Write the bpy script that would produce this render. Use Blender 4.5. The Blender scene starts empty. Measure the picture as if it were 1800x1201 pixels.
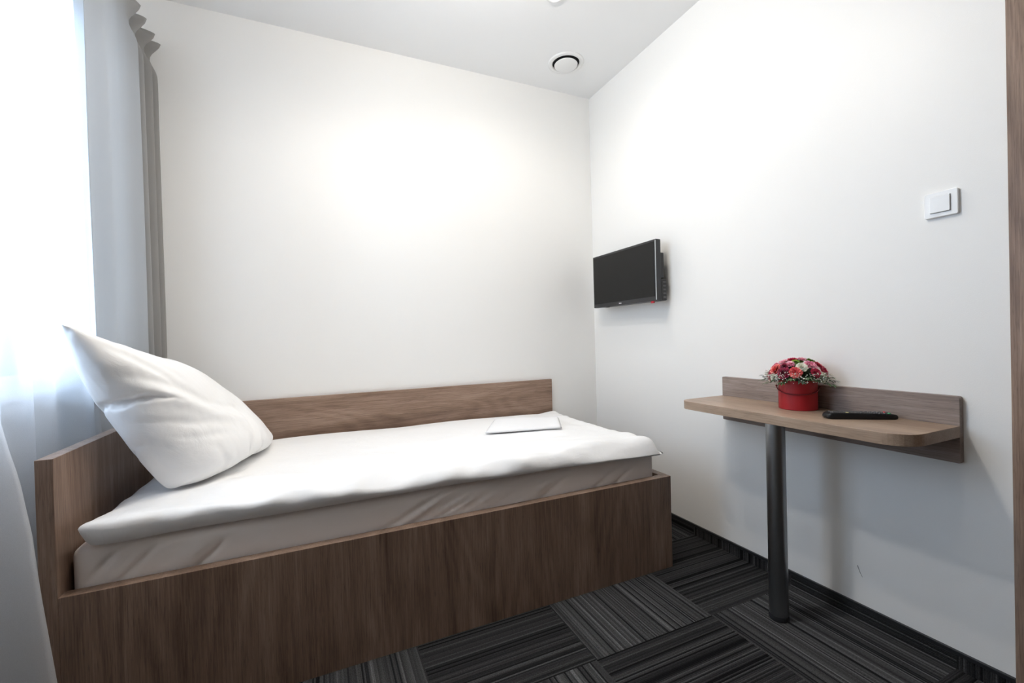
import bpy, bmesh, math, random
import numpy as np
from mathutils import Vector, Matrix, noise
random.seed(7)
sc = bpy.context.scene
PI = math.pi

# ------------------------------------------------------------------ camera
cam_d = bpy.data.cameras.new('camera')
cam_d.sensor_width = 36.0
cam_d.lens = 15.352
cam_d.clip_start = 0.02
cam = bpy.data.objects.new('camera', cam_d)
sc.collection.objects.link(cam)
YAW, PITCH, ROLL = 0.41854, -0.00951, -0.02689
_f = Vector((math.sin(YAW) * math.cos(PITCH), math.cos(YAW) * math.cos(PITCH), math.sin(PITCH)))
_r = Vector((math.cos(YAW), -math.sin(YAW), 0))
_u = _r.cross(_f)
_r2 = math.cos(ROLL) * _r + math.sin(ROLL) * _u
_u2 = -math.sin(ROLL) * _r + math.cos(ROLL) * _u
M = Matrix((( _r2.x, _u2.x, -_f.x, -1.7284), (_r2.y, _u2.y, -_f.y, -2.49212), (_r2.z, _u2.z, -_f.z, 1.02857), (0, 0, 0, 1)))
cam.matrix_world = M
sc.camera = cam

# ------------------------------------------------------------------ world, lamps, exposure
sc.view_settings.view_transform = 'Standard'
sc.view_settings.look = 'None'
sc.view_settings.gamma = 1.0
sc.view_settings.use_curve_mapping = False
sc.view_settings.exposure = 0.26
try:
    sc.cycles.use_denoising = True
    sc.cycles.max_bounces = 12
    sc.cycles.diffuse_bounces = 6
    sc.cycles.transparent_max_bounces = 12
    sc.cycles.sample_clamp_indirect = 8.0
    sc.cycles.caustics_reflective = False
    sc.cycles.caustics_refractive = False
except Exception:
    pass
w = bpy.data.worlds.new('sky'); sc.world = w; w.use_nodes = True
bg = w.node_tree.nodes['Background']
bg.inputs['Color'].default_value = (0.62, 0.77, 1.0, 1)
bg.inputs['Strength'].default_value = 15.0
# daylight enters through the window: a portal guides the sampling
pd = bpy.data.lights.new('window_portal', 'AREA'); pd.shape = 'RECTANGLE'; pd.size = 1.49; pd.size_y = 1.14
pd.cycles.is_portal = True
po = bpy.data.objects.new('window_portal', pd); sc.collection.objects.link(po)
po.location = (-2.77, -.79, 1.615); po.rotation_euler = (0, -PI / 2, 0)
LAMPS = [(-0.665, -0.705, 14), (-1.70, -1.05, 30), (-1.20, -1.20, 21), (-1.75, -1.9, 6), (-0.68, -1.9, 2)]
LAMP_COL = (1.0, 0.94, 0.86)

# ------------------------------------------------------------------ helpers
def link(o):
    sc.collection.objects.link(o); return o

def obj(name, bm, mat=None, parent=None, smooth=False, loc=None):
    me = bpy.data.meshes.new(name)
    bmesh.ops.recalc_face_normals(bm, faces=bm.faces[:])
    if smooth:
        for f in bm.faces: f.smooth = True
    bm.to_mesh(me); bm.free()
    if smooth == 'auto':
        me.set_sharp_from_angle(angle=0.7)
    o = link(bpy.data.objects.new(name, me))
    if mat: me.materials.append(mat)
    if parent: o.parent = parent
    return o

def tag(o, label=None, cat=None, group=None, kind=None):
    if label: o['label'] = label
    if cat: o['category'] = cat
    if group: o['group'] = group
    if kind: o['kind'] = kind
    return o

def thing(name, label, cat, loc=(0, 0, 0), group=None):
    o = link(bpy.data.objects.new(name, None)); o.location = loc
    o.empty_display_size = 0.1
    return tag(o, label, cat, group)

def off(bm, loc):
    bmesh.ops.translate(bm, verts=bm.verts[:], vec=[-c for c in loc]); return bm

def box_bm(a, b, bevel=0.0, seg=2, bm=None):
    bm2 = bmesh.new()
    bmesh.ops.create_cube(bm2, size=1)
    for v in bm2.verts:
        v.co = Vector([(a[i] + b[i]) / 2 + v.co[i] * (b[i] - a[i]) for i in range(3)])
    if bevel:
        bmesh.ops.bevel(bm2, geom=bm2.edges[:], offset=bevel, segments=seg, profile=0.5, affect='EDGES')
    if bm is None: return bm2
    me = bpy.data.meshes.new('tmp'); bm2.to_mesh(me); bm.from_mesh(me); bm2.free(); bpy.data.meshes.remove(me)
    return bm

def lathe_bm(prof, n=48, c=(0, 0, 0), bm=None):
    bm = bm or bmesh.new()
    rings = []
    for r, z in prof:
        if r < 1e-6: rings.append([bm.verts.new((c[0], c[1], c[2] + z))])
        else: rings.append([bm.verts.new((c[0] + r * math.cos(2 * PI * k / n), c[1] + r * math.sin(2 * PI * k / n), c[2] + z)) for k in range(n)])
    for A, B in zip(rings, rings[1:]):
        for k in range(n):
            k2 = (k + 1) % n
            if len(A) == 1 and len(B) == 1: break
            if len(A) == 1: bm.faces.new([A[0], B[k], B[k2]])
            elif len(B) == 1: bm.faces.new([A[k], B[0], A[k2]])
            else: bm.faces.new([A[k], B[k], B[k2], A[k2]])
    return bm

def tube_bm(pts, r, n=10, bm=None, caps=True):
    bm = bm or bmesh.new()
    pts = [Vector(p) for p in pts]; rings = []
    t0 = (pts[1] - pts[0]).normalized()
    ref = Vector((0, 0, 1)) if abs(t0.z) < 0.9 else Vector((1, 0, 0))
    a = t0.cross(ref).normalized()
    for i, p in enumerate(pts):
        t = (pts[min(i + 1, len(pts) - 1)] - pts[max(i - 1, 0)]).normalized()
        a = (a - t * a.dot(t)).normalized(); b = t.cross(a)
        rr = r(i / (len(pts) - 1)) if callable(r) else r
        rings.append([bm.verts.new(p + (a * math.cos(2 * PI * k / n) + b * math.sin(2 * PI * k / n)) * rr) for k in range(n)])
    for A, B in zip(rings, rings[1:]):
        for k in range(n): bm.faces.new([A[k], A[(k + 1) % n], B[(k + 1) % n], B[k]])
    if caps:
        bm.faces.new(rings[0][::-1]); bm.faces.new(rings[-1])
    return bm

def extrude_poly(pts, axis, a, b, bevel=0.0):
    """pts: 2D outline in the plane of the two other axes (in xyz order)"""
    bm = bmesh.new()
    def mk(p, h):
        c = list(p); c.insert(axis, h); return bm.verts.new(c)
    A = [mk(p, a) for p in pts]; B = [mk(p, b) for p in pts]
    bm.faces.new(A); bm.faces.new(B[::-1])
    n = len(pts)
    for i in range(n): bm.faces.new([A[i], B[i], B[(i + 1) % n], A[(i + 1) % n]])
    bmesh.ops.recalc_face_normals(bm, faces=bm.faces[:])
    if bevel:
        es = [e for e in bm.edges if abs(e.verts[0].co[axis] - e.verts[1].co[axis]) < 1e-6]
        bmesh.ops.bevel(bm, geom=es, offset=bevel, segments=2, profile=0.5, affect='EDGES')
    return bm

# ------------------------------------------------------------------ materials
def nt(name):
    m = bpy.data.materials.new(name); m.use_nodes = True
    t = m.node_tree
    return m, t, t.nodes, t.links, t.nodes['Principled BSDF']

def srgb(h):
    h = h.lstrip('#'); c = [int(h[i:i + 2], 16) / 255 for i in (0, 2, 4)]
    return tuple([x / 12.92 if x < 0.04045 else ((x + 0.055) / 1.055) ** 2.4 for x in c] + [1])

def flat(name, col, rough=0.5, metal=0.0, spec=0.5, bump=0.0, bscale=200, coat=0.0):
    m, t, N, L, P = nt(name)
    P.inputs['Base Color'].default_value = srgb(col) if isinstance(col, str) else tuple(col) + (1,)
    P.inputs['Roughness'].default_value = rough
    P.inputs['Metallic'].default_value = metal
    P.inputs['Specular IOR Level'].default_value = spec
    P.inputs['Coat Weight'].default_value = coat
    tc = N.new('ShaderNodeTexCoord'); nz = N.new('ShaderNodeTexNoise')
    nz.inputs['Scale'].default_value = bscale; nz.inputs['Detail'].default_value = 3
    L.new(tc.outputs['Object'], nz.inputs['Vector'])
    # a trace of roughness variation
    mr = N.new('ShaderNodeMapRange'); mr.inputs['To Min'].default_value = max(0, rough - .04); mr.inputs['To Max'].default_value = min(1, rough + .04)
    L.new(nz.outputs['Fac'], mr.inputs['Value']); L.new(mr.outputs[0], P.inputs['Roughness'])
    if bump:
        b = N.new('ShaderNodeBump'); b.inputs['Strength'].default_value = bump; b.inputs['Distance'].default_value = 0.002
        L.new(nz.outputs['Fac'], b.inputs['Height']); L.new(b.outputs[0], P.inputs['Normal'])
    return m

def wood(name, axis, dark, mid, light, rough=0.42, fine=1.0, spec=0.35):
    """oak laminate, the grain running along one axis (0 x, 1 y, 2 z)"""
    m, t, N, L, P = nt(name)
    tc = N.new('ShaderNodeTexCoord')
    def mapped(s_along, s_cross):
        mp = N.new('ShaderNodeMapping'); s = [s_cross] * 3; s[axis] = s_along
        mp.inputs['Scale'].default_value = s; L.new(tc.outputs['Object'], mp.inputs['Vector']); return mp
    def nz(mp, sc_, det=4, rgh=0.6, dist=0.0):
        n = N.new('ShaderNodeTexNoise'); n.inputs['Scale'].default_value = sc_; n.inputs['Detail'].default_value = det
        n.inputs['Roughness'].default_value = rgh; n.inputs['Distortion'].default_value = dist
        L.new(mp.outputs[0], n.inputs['Vector']); return n
    def math_(op, a, b):
        k = N.new('ShaderNodeMath'); k.operation = op
        for i, v in enumerate((a, b)):
            if isinstance(v, (int, float)): k.inputs[i].default_value = v
            else: L.new(v, k.inputs[i])
        return k.outputs[0]
    big = nz(mapped(0.5, 5.0), 2.0, 3, 0.5, 0.6)      # broad bands
    ring = nz(mapped(0.9, 9.0), 1.6, 2, 0.5, 0.9)
    cn = nz(mapped(0.45, 2.6), 1.0, 2, 0.45, 0.2)
    cath = math_('ADD', math_('MULTIPLY', math_('SINE', math_('MULTIPLY', cn.outputs['Fac'], 150.0), 0), 0.5), 0.5)
    fib = nz(mapped(6.0, 260.0 * fine), 1.0, 3, 0.7)       # fibres
    pore = nz(mapped(22.0, 420.0 * fine), 1.0, 2, 0.6)
    f = math_('MULTIPLY', big.outputs['Fac'], 0.40)
    f = math_('ADD', f, math_('MULTIPLY', cath, 0.05))
    f = math_('ADD', f, math_('MULTIPLY', ring.outputs['Fac'], 0.17))
    f = math_('ADD', f, math_('MULTIPLY', fib.outputs['Fac'], 0.40))
    cr = N.new('ShaderNodeValToRGB'); e = cr.color_ramp.elements
    e[0].position = 0.34; e[0].color = srgb(dark); e[1].position = 0.70; e[1].color = srgb(light)
    k = cr.color_ramp.elements.new(0.52); k.color = srgb(mid)
    L.new(f, cr.inputs['Fac'])
    pr = N.new('ShaderNodeMapRange'); pr.inputs['From Min'].default_value = 0.30; pr.inputs['From Max'].default_value = 0.46
    pr.inputs['To Min'].default_value = 0.72; pr.inputs['To Max'].default_value = 1.0
    L.new(pore.outputs['Fac'], pr.inputs['Value'])
    mx = N.new('ShaderNodeMix'); mx.data_type = 'RGBA'; mx.blend_type = 'MULTIPLY'; mx.inputs['Factor'].default_value = 1.0
    L.new(cr.outputs[0], mx.inputs['A']); L.new(pr.outputs[0], mx.inputs['B']); L.new(mx.outputs['Result'], P.inputs['Base Color'])
    P.inputs['Roughness'].default_value = rough; P.inputs['Specular IOR Level'].default_value = spec
    b = N.new('ShaderNodeBump'); b.inputs['Strength'].default_value = 0.25; b.inputs['Distance'].default_value = 0.0006
    L.new(pore.outputs['Fac'], b.inputs['Height']); L.new(b.outputs[0], P.inputs['Normal'])
    return m

W_DARK, W_MID, W_LIGHT = '#624d3f', '#8b7363', '#ad9584'
wood_x = wood('oak_laminate_grain_x', 0, W_DARK, W_MID, W_LIGHT)
wood_y = wood('oak_laminate_grain_y', 1, W_DARK, W_MID, W_LIGHT)
wood_z = wood('oak_laminate_grain_z', 2, W_DARK, W_MID, W_LIGHT)
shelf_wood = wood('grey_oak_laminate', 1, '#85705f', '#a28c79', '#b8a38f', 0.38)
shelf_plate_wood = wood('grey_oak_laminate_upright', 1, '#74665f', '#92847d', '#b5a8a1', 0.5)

paint = flat('white_wall_paint', (0.86, 0.855, 0.835), 0.42, spec=0.38, bump=0.12, bscale=350)
ceil_m = flat('white_ceiling_paint', (0.88, 0.88, 0.875), 0.75, spec=0.2, bump=0.1, bscale=300)
white_pl = flat('white_plastic', (0.83, 0.83, 0.82), 0.3, coat=0.2)
frame_m = flat('white_window_plastic', (0.8, 0.8, 0.8), 0.35)
black_pl = flat('black_plastic', (0.018, 0.018, 0.02), 0.4)
black_gl = flat('black_screen', (0.008, 0.008, 0.0075), 0.25, spec=0.25)
recess_shade_m = flat('dark_recess', (0.01, 0.01, 0.01), 0.9)  # flat black painted in for the shade inside the ceiling vent
silver = flat('silver_trim', (0.6, 0.62, 0.62), 0.3, metal=0.8)
steel = flat('brushed_steel', (0.30, 0.31, 0.32), 0.34, metal=1.0, bump=0.05, bscale=500)
red_m = flat('red_card', (0.36, 0.012, 0.018), 0.45, spec=0.4)
red_rope = flat('red_cord', (0.16, 0.005, 0.01), 0.7)

def carpet(name, tx, ty, vertical=False):
    """ribbed carpet tiles, half a metre square, laid with the ribs turned a quarter from tile to tile"""
    m, t, N, L, P = nt(name)
    tc = N.new('ShaderNodeTexCoord'); sp = N.new('ShaderNodeSeparateXYZ'); L.new(tc.outputs['Object'], sp.inputs[0])
    def mt(op, a, b=0.0, c=None):
        k = N.new('ShaderNodeMath'); k.operation = op
        for i, v in enumerate((a, b) if c is None else (a, b, c)):
            if isinstance(v, (int, float)): k.inputs[i].default_value = v
            else: L.new(v, k.inputs[i])
        return k.outputs[0]
    X, Y, Z = sp.outputs
    ix = mt('FLOOR', mt('DIVIDE', mt('SUBTRACT', X, tx), 0.5)); iy = mt('FLOOR', mt('DIVIDE', mt('SUBTRACT', Y, ty), 0.5))
    if vertical:
        par = mt('FLOORED_MODULO', mt('ADD', iy, 0.0), 2.0)     # 1: ribs along the skirting
        across = mt('ADD', mt('MULTIPLY', Z, par), mt('MULTIPLY', Y, mt('SUBTRACT', 1.0, par)))
        along = mt('ADD', mt('MULTIPLY', Y, par), mt('MULTIPLY', Z, mt('SUBTRACT', 1.0, par)))
        ix = iy
    else:
        par = mt('FLOORED_MODULO', mt('ADD', ix, iy), 2.0)      # 1: ribs run along y
        across = mt('ADD', mt('MULTIPLY', X, par), mt('MULTIPLY', Y, mt('SUBTRACT', 1.0, par)))
        along = mt('ADD', mt('MULTIPLY', Y, par), mt('MULTIPLY', X, mt('SUBTRACT', 1.0, par)))
    tile = mt('ADD', mt('MULTIPLY', ix, 3.7), mt('MULTIPLY', iy, 7.3))
    row = mt('FLOOR', mt('DIVIDE', across, 0.0052))             # one rib every 5 mm
    cb = N.new('ShaderNodeCombineXYZ'); L.new(row, cb.inputs[0]); L.new(tile, cb.inputs[1])
    wn = N.new('ShaderNodeTexWhiteNoise'); wn.noise_dimensions = '2D'; L.new(cb.outputs[0], wn.inputs['Vector'])
    cb2 = N.new('ShaderNodeCombineXYZ'); L.new(mt('MULTIPLY', across, 30.0), cb2.inputs[0]); L.new(tile, cb2.inputs[1])
    slow = N.new('ShaderNodeTexNoise'); slow.noise_dimensions = '2D'; slow.inputs['Scale'].default_value = 1.0; slow.inputs['Detail'].default_value = 1
    L.new(cb2.outputs[0], slow.inputs['Vector'])
    cb3 = N.new('ShaderNodeCombineXYZ'); L.new(mt('MULTIPLY', across, 420.0), cb3.inputs[0]); L.new(mt('MULTIPLY', along, 200.0), cb3.inputs[1])
    fl = N.new('ShaderNodeTexNoise'); fl.noise_dimensions = '2D'; fl.inputs['Scale'].default_value = 1.0; fl.inputs['Detail'].default_value = 3
    L.new(cb3.outputs[0], fl.inputs['Vector'])
    v = mt('ADD', mt('MULTIPLY', wn.outputs['Value'], 0.62), mt('MULTIPLY', slow.outputs['Fac'], 0.38))
    cr = N.new('ShaderNodeValToRGB'); e = cr.color_ramp.elements
    e[0].position = 0.22; e[0].color = (0.006, 0.006, 0.007, 1)
    e[1].position = 0.95; e[1].color = (0.120, 0.120, 0.123, 1)
    k = e.new(0.36); k.color = (0.026, 0.026, 0.027, 1); k = e.new(0.7); k.color = (0.050, 0.050, 0.051, 1)
    L.new(v, cr.inputs['Fac'])
    sc2 = mt('MULTIPLY', mt('ADD', mt('MULTIPLY', fl.outputs['Fac'], 1.5), 0.25), mt('ADD', mt('MULTIPLY', par, 0.75 if not vertical else 0.0), 0.85))  # tiles with ribs along y painted lighter for the sheen of their pile
    mx = N.new('ShaderNodeMix'); mx.data_type = 'RGBA'; mx.blend_type = 'MULTIPLY'; mx.inputs['Factor'].default_value = 1.0
    L.new(cr.outputs[0], mx.inputs['A']); L.new(sc2, mx.inputs['B']); L.new(mx.outputs['Result'], P.inputs['Base Color'])
    P.inputs['Roughness'].default_value = 0.95; P.inputs['Specular IOR Level'].default_value = 0.1
    # round ribs with a groove between them
    ph = mt('FRACT', mt('DIVIDE', across, 0.0052)); hh = mt('SINE', mt('MULTIPLY', ph, PI))
    ht = mt('ADD', mt('MULTIPLY', hh, mt('ADD', wn.outputs['Value'], 0.4)), mt('MULTIPLY', fl.outputs['Fac'], 1.2))
    b = N.new('ShaderNodeBump'); b.inputs['Strength'].default_value = 0.7; b.inputs['Distance'].default_value = 0.003
    L.new(ht, b.inputs['Height']); L.new(b.outputs[0], P.inputs['Normal'])
    return m
TX, TY = -0.451, -1.336
carpet_m = carpet('ribbed_grey_carpet_tiles', TX, TY)
skirt_m = carpet('ribbed_grey_carpet_strip', TX, TY, True)

def linen(name, col, rough=0.75, stripe=None, sheen=0.3, bump=0.25, trans=0.0):
    m, t, N, L, P = nt(name)
    P.inputs['Base Color'].default_value = tuple(col) + (1,)
    P.inputs['Roughness'].default_value = rough; P.inputs['Sheen Weight'].default_value = sheen; P.inputs['Sheen Roughness'].default_value = 0.5
    P.inputs['Specular IOR Level'].default_value = 0.25
    tc = N.new('ShaderNodeTexCoord')
    n1 = N.new('ShaderNodeTexNoise'); n1.inputs['Scale'].default_value = 9; n1.inputs['Detail'].default_value = 5; n1.inputs['Distortion'].default_value = 0.8
    L.new(tc.outputs['Object'], n1.inputs['Vector'])
    b1 = N.new('ShaderNodeBump'); b1.inputs['Strength'].default_value = bump; b1.inputs['Distance'].default_value = 0.012
    L.new(n1.outputs['Fac'], b1.inputs['Height'])
    last = b1
    if stripe:
        wv = N.new('ShaderNodeTexWave'); wv.bands_direction = stripe[0]; wv.inputs['Scale'].default_value = stripe[1]
        wv.inputs['Distortion'].default_value = 0.0
        L.new(tc.outputs['UV' if stripe[2] else 'Object'], wv.inputs['Vector'])
        mr = N.new('ShaderNodeMapRange'); mr.inputs['From Min'].default_value = 0.42; mr.inputs['From Max'].default_value = 0.58
        mr.inputs['To Min'].default_value = rough - 0.22; mr.inputs['To Max'].default_value = rough + 0.1
        L.new(wv.outputs['Fac'], mr.inputs['Value']); L.new(mr.outputs[0], P.inputs['Roughness'])
        b2 = N.new('ShaderNodeBump'); b2.inputs['Strength'].default_value = 0.16; b2.inputs['Distance'].default_value = 0.001
        L.new(wv.outputs['Fac'], b2.inputs['Height']); L.new(b1.outputs[0], b2.inputs['Normal']); last = b2
    L.new(last.outputs[0], P.inputs['Normal'])
    if trans:
        out = N['Material Output']; tr = N.new('ShaderNodeBsdfTranslucent'); tr.inputs['Color'].default_value = tuple(col) + (1,)
        mx = N.new('ShaderNodeMixShader'); mx.inputs[0].default_value = trans
        L.new(P.outputs[0], mx.inputs[1]); L.new(tr.outputs[0], mx.inputs[2]); L.new(mx.outputs[0], out.inputs['Surface'])
    return m
pillow_m = linen('white_striped_satin', (0.91, 0.91, 0.91), 0.55, ('X', 10.5, True), 0.2, 0.35)
duvet_m = linen('white_cotton', (0.91, 0.91, 0.91), 0.7, ('Y', 10.0, True), 0.2, 0.35)
towel_m = linen('white_terry', (0.90, 0.90, 0.91), 0.95, None, 0.5, 0.12)
sheet_m = linen('cream_fitted_sheet', (0.86, 0.81, 0.775), 0.8, None, 0.2, 0.2)
drape_m = linen('grey_drape_cloth', (0.50, 0.49, 0.475), 0.85, None, 0.1, 0.08, trans=0.60)

def sheer_mat():
    m = bpy.data.materials.new('white_sheer'); m.use_nodes = True; t = m.node_tree; N = t.nodes; L = t.links
    N.remove(N['Principled BSDF']); out = N['Material Output']
    tc = N.new('ShaderNodeTexCoord'); mp = N.new('ShaderNodeMapping'); mp.inputs['Scale'].default_value = (900, 900, 900)
    L.new(tc.outputs['Object'], mp.inputs['Vector'])
    nz = N.new('ShaderNodeTexNoise'); nz.inputs['Scale'].default_value = 1.0; L.new(mp.outputs[0], nz.inputs['Vector'])
    mr = N.new('ShaderNodeMapRange'); mr.inputs['To Min'].default_value = 0.22; mr.inputs['To Max'].default_value = 0.42; L.new(nz.outputs['Fac'], mr.inputs['Value'])
    d = N.new('ShaderNodeBsdfDiffuse'); d.inputs['Color'].default_value = (0.85, 0.86, 0.88, 1)
    tl = N.new('ShaderNodeBsdfTranslucent'); tl.inputs['Color'].default_value = (0.85, 0.87, 0.90, 1)
    tr = N.new('ShaderNodeBsdfTransparent')
    a = N.new('ShaderNodeMixShader'); a.inputs[0].default_value = 0.5
    L.new(d.outputs[0], a.inputs[1]); L.new(tl.outputs[0], a.inputs[2])
    b = N.new('ShaderNodeMixShader'); L.new(mr.outputs[0], b.inputs[0]); L.new(a.outputs[0], b.inputs[1]); L.new(tr.outputs[0], b.inputs[2])
    L.new(b.outputs[0], out.inputs['Surface'])
    return m
sheer_m = sheer_mat()

def glass_mat():
    m = bpy.data.materials.new('window_glass'); m.use_nodes = True; t = m.node_tree; N = t.nodes; L = t.links
    N.remove(N['Principled BSDF']); out = N['Material Output']
    tr = N.new('ShaderNodeBsdfTransparent'); tr.inputs['Color'].default_value = (0.95, 0.97, 0.97, 1)
    gl = N.new('ShaderNodeBsdfGlossy'); gl.inputs['Roughness'].default_value = 0.02
    fr = N.new('ShaderNodeFresnel'); fr.inputs['IOR'].default_value = 1.45
    b = N.new('ShaderNodeMixShader'); L.new(fr.outputs[0], b.inputs[0]); L.new(tr.outputs[0], b.inputs[1]); L.new(gl.outputs[0], b.inputs[2])
    L.new(b.outputs[0], out.inputs['Surface'])
    return m
glass_m = glass_mat()

def emit(name, col, s):
    m = bpy.data.materials.new(name); m.use_nodes = True; N = m.node_tree.nodes
    P = N['Principled BSDF']; P.inputs['Base Color'].default_value = (0.8, 0.8, 0.8, 1)
    P.inputs['Emission Color'].default_value = tuple(col) + (1,); P.inputs['Emission Strength'].default_value = s
    return m

# ------------------------------------------------------------------ room shell
H = 2.631
def struct(name, bm, m, parent=None):
    o = obj(name, bm, m, parent)
    if parent is None: tag(o, kind='structure')
    return o
XW, YF = -2.60, -3.60            # window wall, wall behind the camera
struct('floor', box_bm((XW - .3, YF - .2, -0.1), (0.2, 0.2, 0)), carpet_m)
struct('ceiling', box_bm((XW - .3, YF - .2, H), (0.2, 0.2, H + .1)), ceil_m)
struct('wall_back', box_bm((XW - .3, 0, 0), (0.2, 0.2, H)), paint)
struct('wall_front', box_bm((XW - .3, YF - .2, 0), (0.2, YF, H)), flat('brown_wall_paint', '#6b5a4e', .6))
DY0, DY1, DZ = -1.958, -2.94, 2.12    # doorway in the right wall, casing included
b = box_bm((0, DY0, 0), (0.2, 0, H)); box_bm((0, YF, 0), (0.2, DY1, H), bm=b); box_bm((0, DY1, DZ), (0.2, DY0, H), bm=b)
struct('wall_right', b, paint)
WY0, WY1, WZ0, WZ1 = -1.36, -0.22, 0.87, 2.36
b = box_bm((XW - .16, WY1, 0), (XW, 0, H)); box_bm((XW - .16, YF, 0), (XW, WY0, H), bm=b)
box_bm((XW - .16, WY0, 0), (XW, WY1, WZ0), bm=b); box_bm((XW - .16, WY0, WZ1), (XW, WY1, H), bm=b)
struct('wall_left', b, paint)
# window in its deep reveal
fx0, fx1 = XW - .15, XW - .08
b = box_bm((fx0, WY0, WZ0), (fx1, WY1, WZ0 + .07)); box_bm((fx0, WY0, WZ1 - .07), (fx1, WY1, WZ1), bm=b)
for y in (WY0, WY1 - .07, (WY0 + WY1) / 2 - .05):
    box_bm((fx0, y, WZ0 + .07), (fx1, y + (.07 if y != (WY0 + WY1) / 2 - .05 else .10), WZ1 - .07), bm=b)
win = struct('window_1', b, frame_m)
obj('pane', box_bm((fx0 + .025, WY0 + .07, WZ0 + .07), (fx0 + .031, (WY0 + WY1) / 2 - .05, WZ1 - .07)), glass_m, win)
obj('pane', box_bm((fx0 + .025, (WY0 + WY1) / 2 + .05, WZ0 + .07), (fx0 + .031, WY1 - .07, WZ1 - .07)), glass_m, win)
struct('trim_1', box_bm((XW - .08, WY0 + .002, WZ0), (XW + .02, WY1 - .002, WZ0 + .02), .004), frame_m)   # inner sill board
# skirting of carpet strip with a black top edge
HB = 0.0543
def skirting(name, a, b_, nx, ny):
    o = struct(name, box_bm((min(a[0], b_[0]), min(a[1], b_[1]), 0), (max(a[0], b_[0]), max(a[1], b_[1]), HB - .008)), skirt_m)
    bb = box_bm((min(a[0], b_[0]) - nx * .0015, min(a[1], b_[1]) - ny * .0015, HB - .012), (max(a[0], b_[0]), max(a[1], b_[1]), HB), .001)
    obj('top_edge', bb, black_pl, o)
    return o
skirting('baseboard_right', (-0.008, DY0, 0), (0, -.0005, 0), 1, 0)
skirting('baseboard_back', (XW, -0.008, 0), (-.01, 0, 0), 0, 1)
skirting('baseboard_left', (XW, YF, 0), (XW + .008, -.01, 0), 0, 0)
# door with wooden casing at the right
b = box_bm((-.012, DY0 - .085, 0), (.2, DY0 - .001, DZ - .001), .002); box_bm((-.012, DY1 + .001, 0), (.2, DY1 + .085, DZ - .001), .002, bm=b)
box_bm((-.0118, DY1 + .085, DZ - .085), (.2, DY0 - .085, DZ - .001), .002, bm=b)
struct('trim_2', b, wood_z)
d = struct('door_1', box_bm((.03, DY1 + .088, .006), (.07, DY0 - .088, DZ - .088), .002), wood_z)
b = tube_bm([(.03, DY1 + .16, 1.02), (-.02, DY1 + .16, 1.02), (-.03, DY1 + .17, 1.02), (-.03, DY1 + .28, 1.02)], .009)
obj('handle', b, steel, d, True)

# small scratch on the painted wall
b = tube_bm([(-.0004, -1.572, .186), (-.0004, -1.576, .176), (-.0004, -1.580, .165), (-.0004, -1.587, .151)], lambda t: .0010 * (1 - .6 * t), 5)
tag(obj('wall_scratch', b, black_pl), 'short thin dark scratch low on the white wall right of the steel table leg', 'scratch')

# ------------------------------------------------------------------ ceiling lamps
lens_m = emit('lamp_lens', (1, .9, .78), 5)
where = ['recessed ceiling lamp above the foot end of the bed, nearest the round vent', 'recessed ceiling lamp above the pillow end of the bed',
         'recessed ceiling lamp in the middle of the room', 'recessed ceiling lamp nearest the window and farthest from the bed', 'recessed ceiling lamp above the wall table']
for i, (x, y, P_) in enumerate(LAMPS):
    if i == 2:      # fill lamp added out of view to brighten ceiling and upper walls
        t = thing('ceiling_lamp', 'small round opal glass lamp in the middle of the ceiling', 'ceiling lamp', (x, y, H))
        obj('rose', lathe_bm([(0, -.0005), (.05, -.0005), (.05, -.012), (.02, -.02), (0, -.02)], 32), white_pl, t, 'auto')
        gl = obj('globe', lathe_bm([(0, -.0205)] + [(.055 * math.sin(PI * k / 16), -.076 + .055 * math.cos(PI * k / 16)) for k in range(1, 16)] + [(0, -.131)], 32), lens_m, t, True)
        gl.visible_shadow = True
        ld = bpy.data.lights.new('ceiling_lamp_light', 'POINT'); ld.energy = P_; ld.color = LAMP_COL; ld.shadow_soft_size = .03
        lo = link(bpy.data.objects.new('ceiling_lamp_light', ld)); lo.parent = t; lo.location = (0, 0, -.165)
        continue
    t = thing('downlight', where[i], 'ceiling lamp', (x, y, H), 'recessed ceiling lamps')
    obj('trim_ring', lathe_bm([(.046, -.0005), (.046, -.004), (.043, -.007), (.033, -.007), (.031, -.003), (.031, -.0005), (.046, -.0005)], 40), white_pl, t, True)
    obj('lens', lathe_bm([(0, -.002), (.031, -.002)], 32), lens_m, t)
    ld = bpy.data.lights.new('downlight_light', 'SPOT'); ld.energy = P_; ld.color = LAMP_COL; ld.shadow_soft_size = .035
    ld.spot_size = math.radians(164); ld.spot_blend = 1.0
    lo = link(bpy.data.objects.new('downlight_light', ld)); lo.parent = t; lo.location = (0, 0, -.03)

# ------------------------------------------------------------------ round ceiling vent
VC = (-0.352, -0.283, H)
t = thing('ceiling_vent', 'round white ventilation valve in the ceiling near the corner', 'vent', VC)
obj('flange', lathe_bm([(.104, -.0005), (.1035, -.005), (.097, -.008), (.086, -.009), (.081, -.008), (.078, -.003), (.078, -.0005), (.104, -.0005)], 64), white_pl, t, True)
obj('throat', lathe_bm([(0, -.001), (.0785, -.001)], 48), recess_shade_m, t)  # flat black disc painted in for a shaded opening; the ceiling is closed
obj('disc', lathe_bm([(0, -.0195), (.060, -.0195), (.0665, -.0175), (.068, -.014), (.065, -.011), (0, -.010)], 64), white_pl, t, 'auto')
obj('stem', lathe_bm([(.006, -.0015), (.006, -.0105)], 16), recess_shade_m, t)

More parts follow.
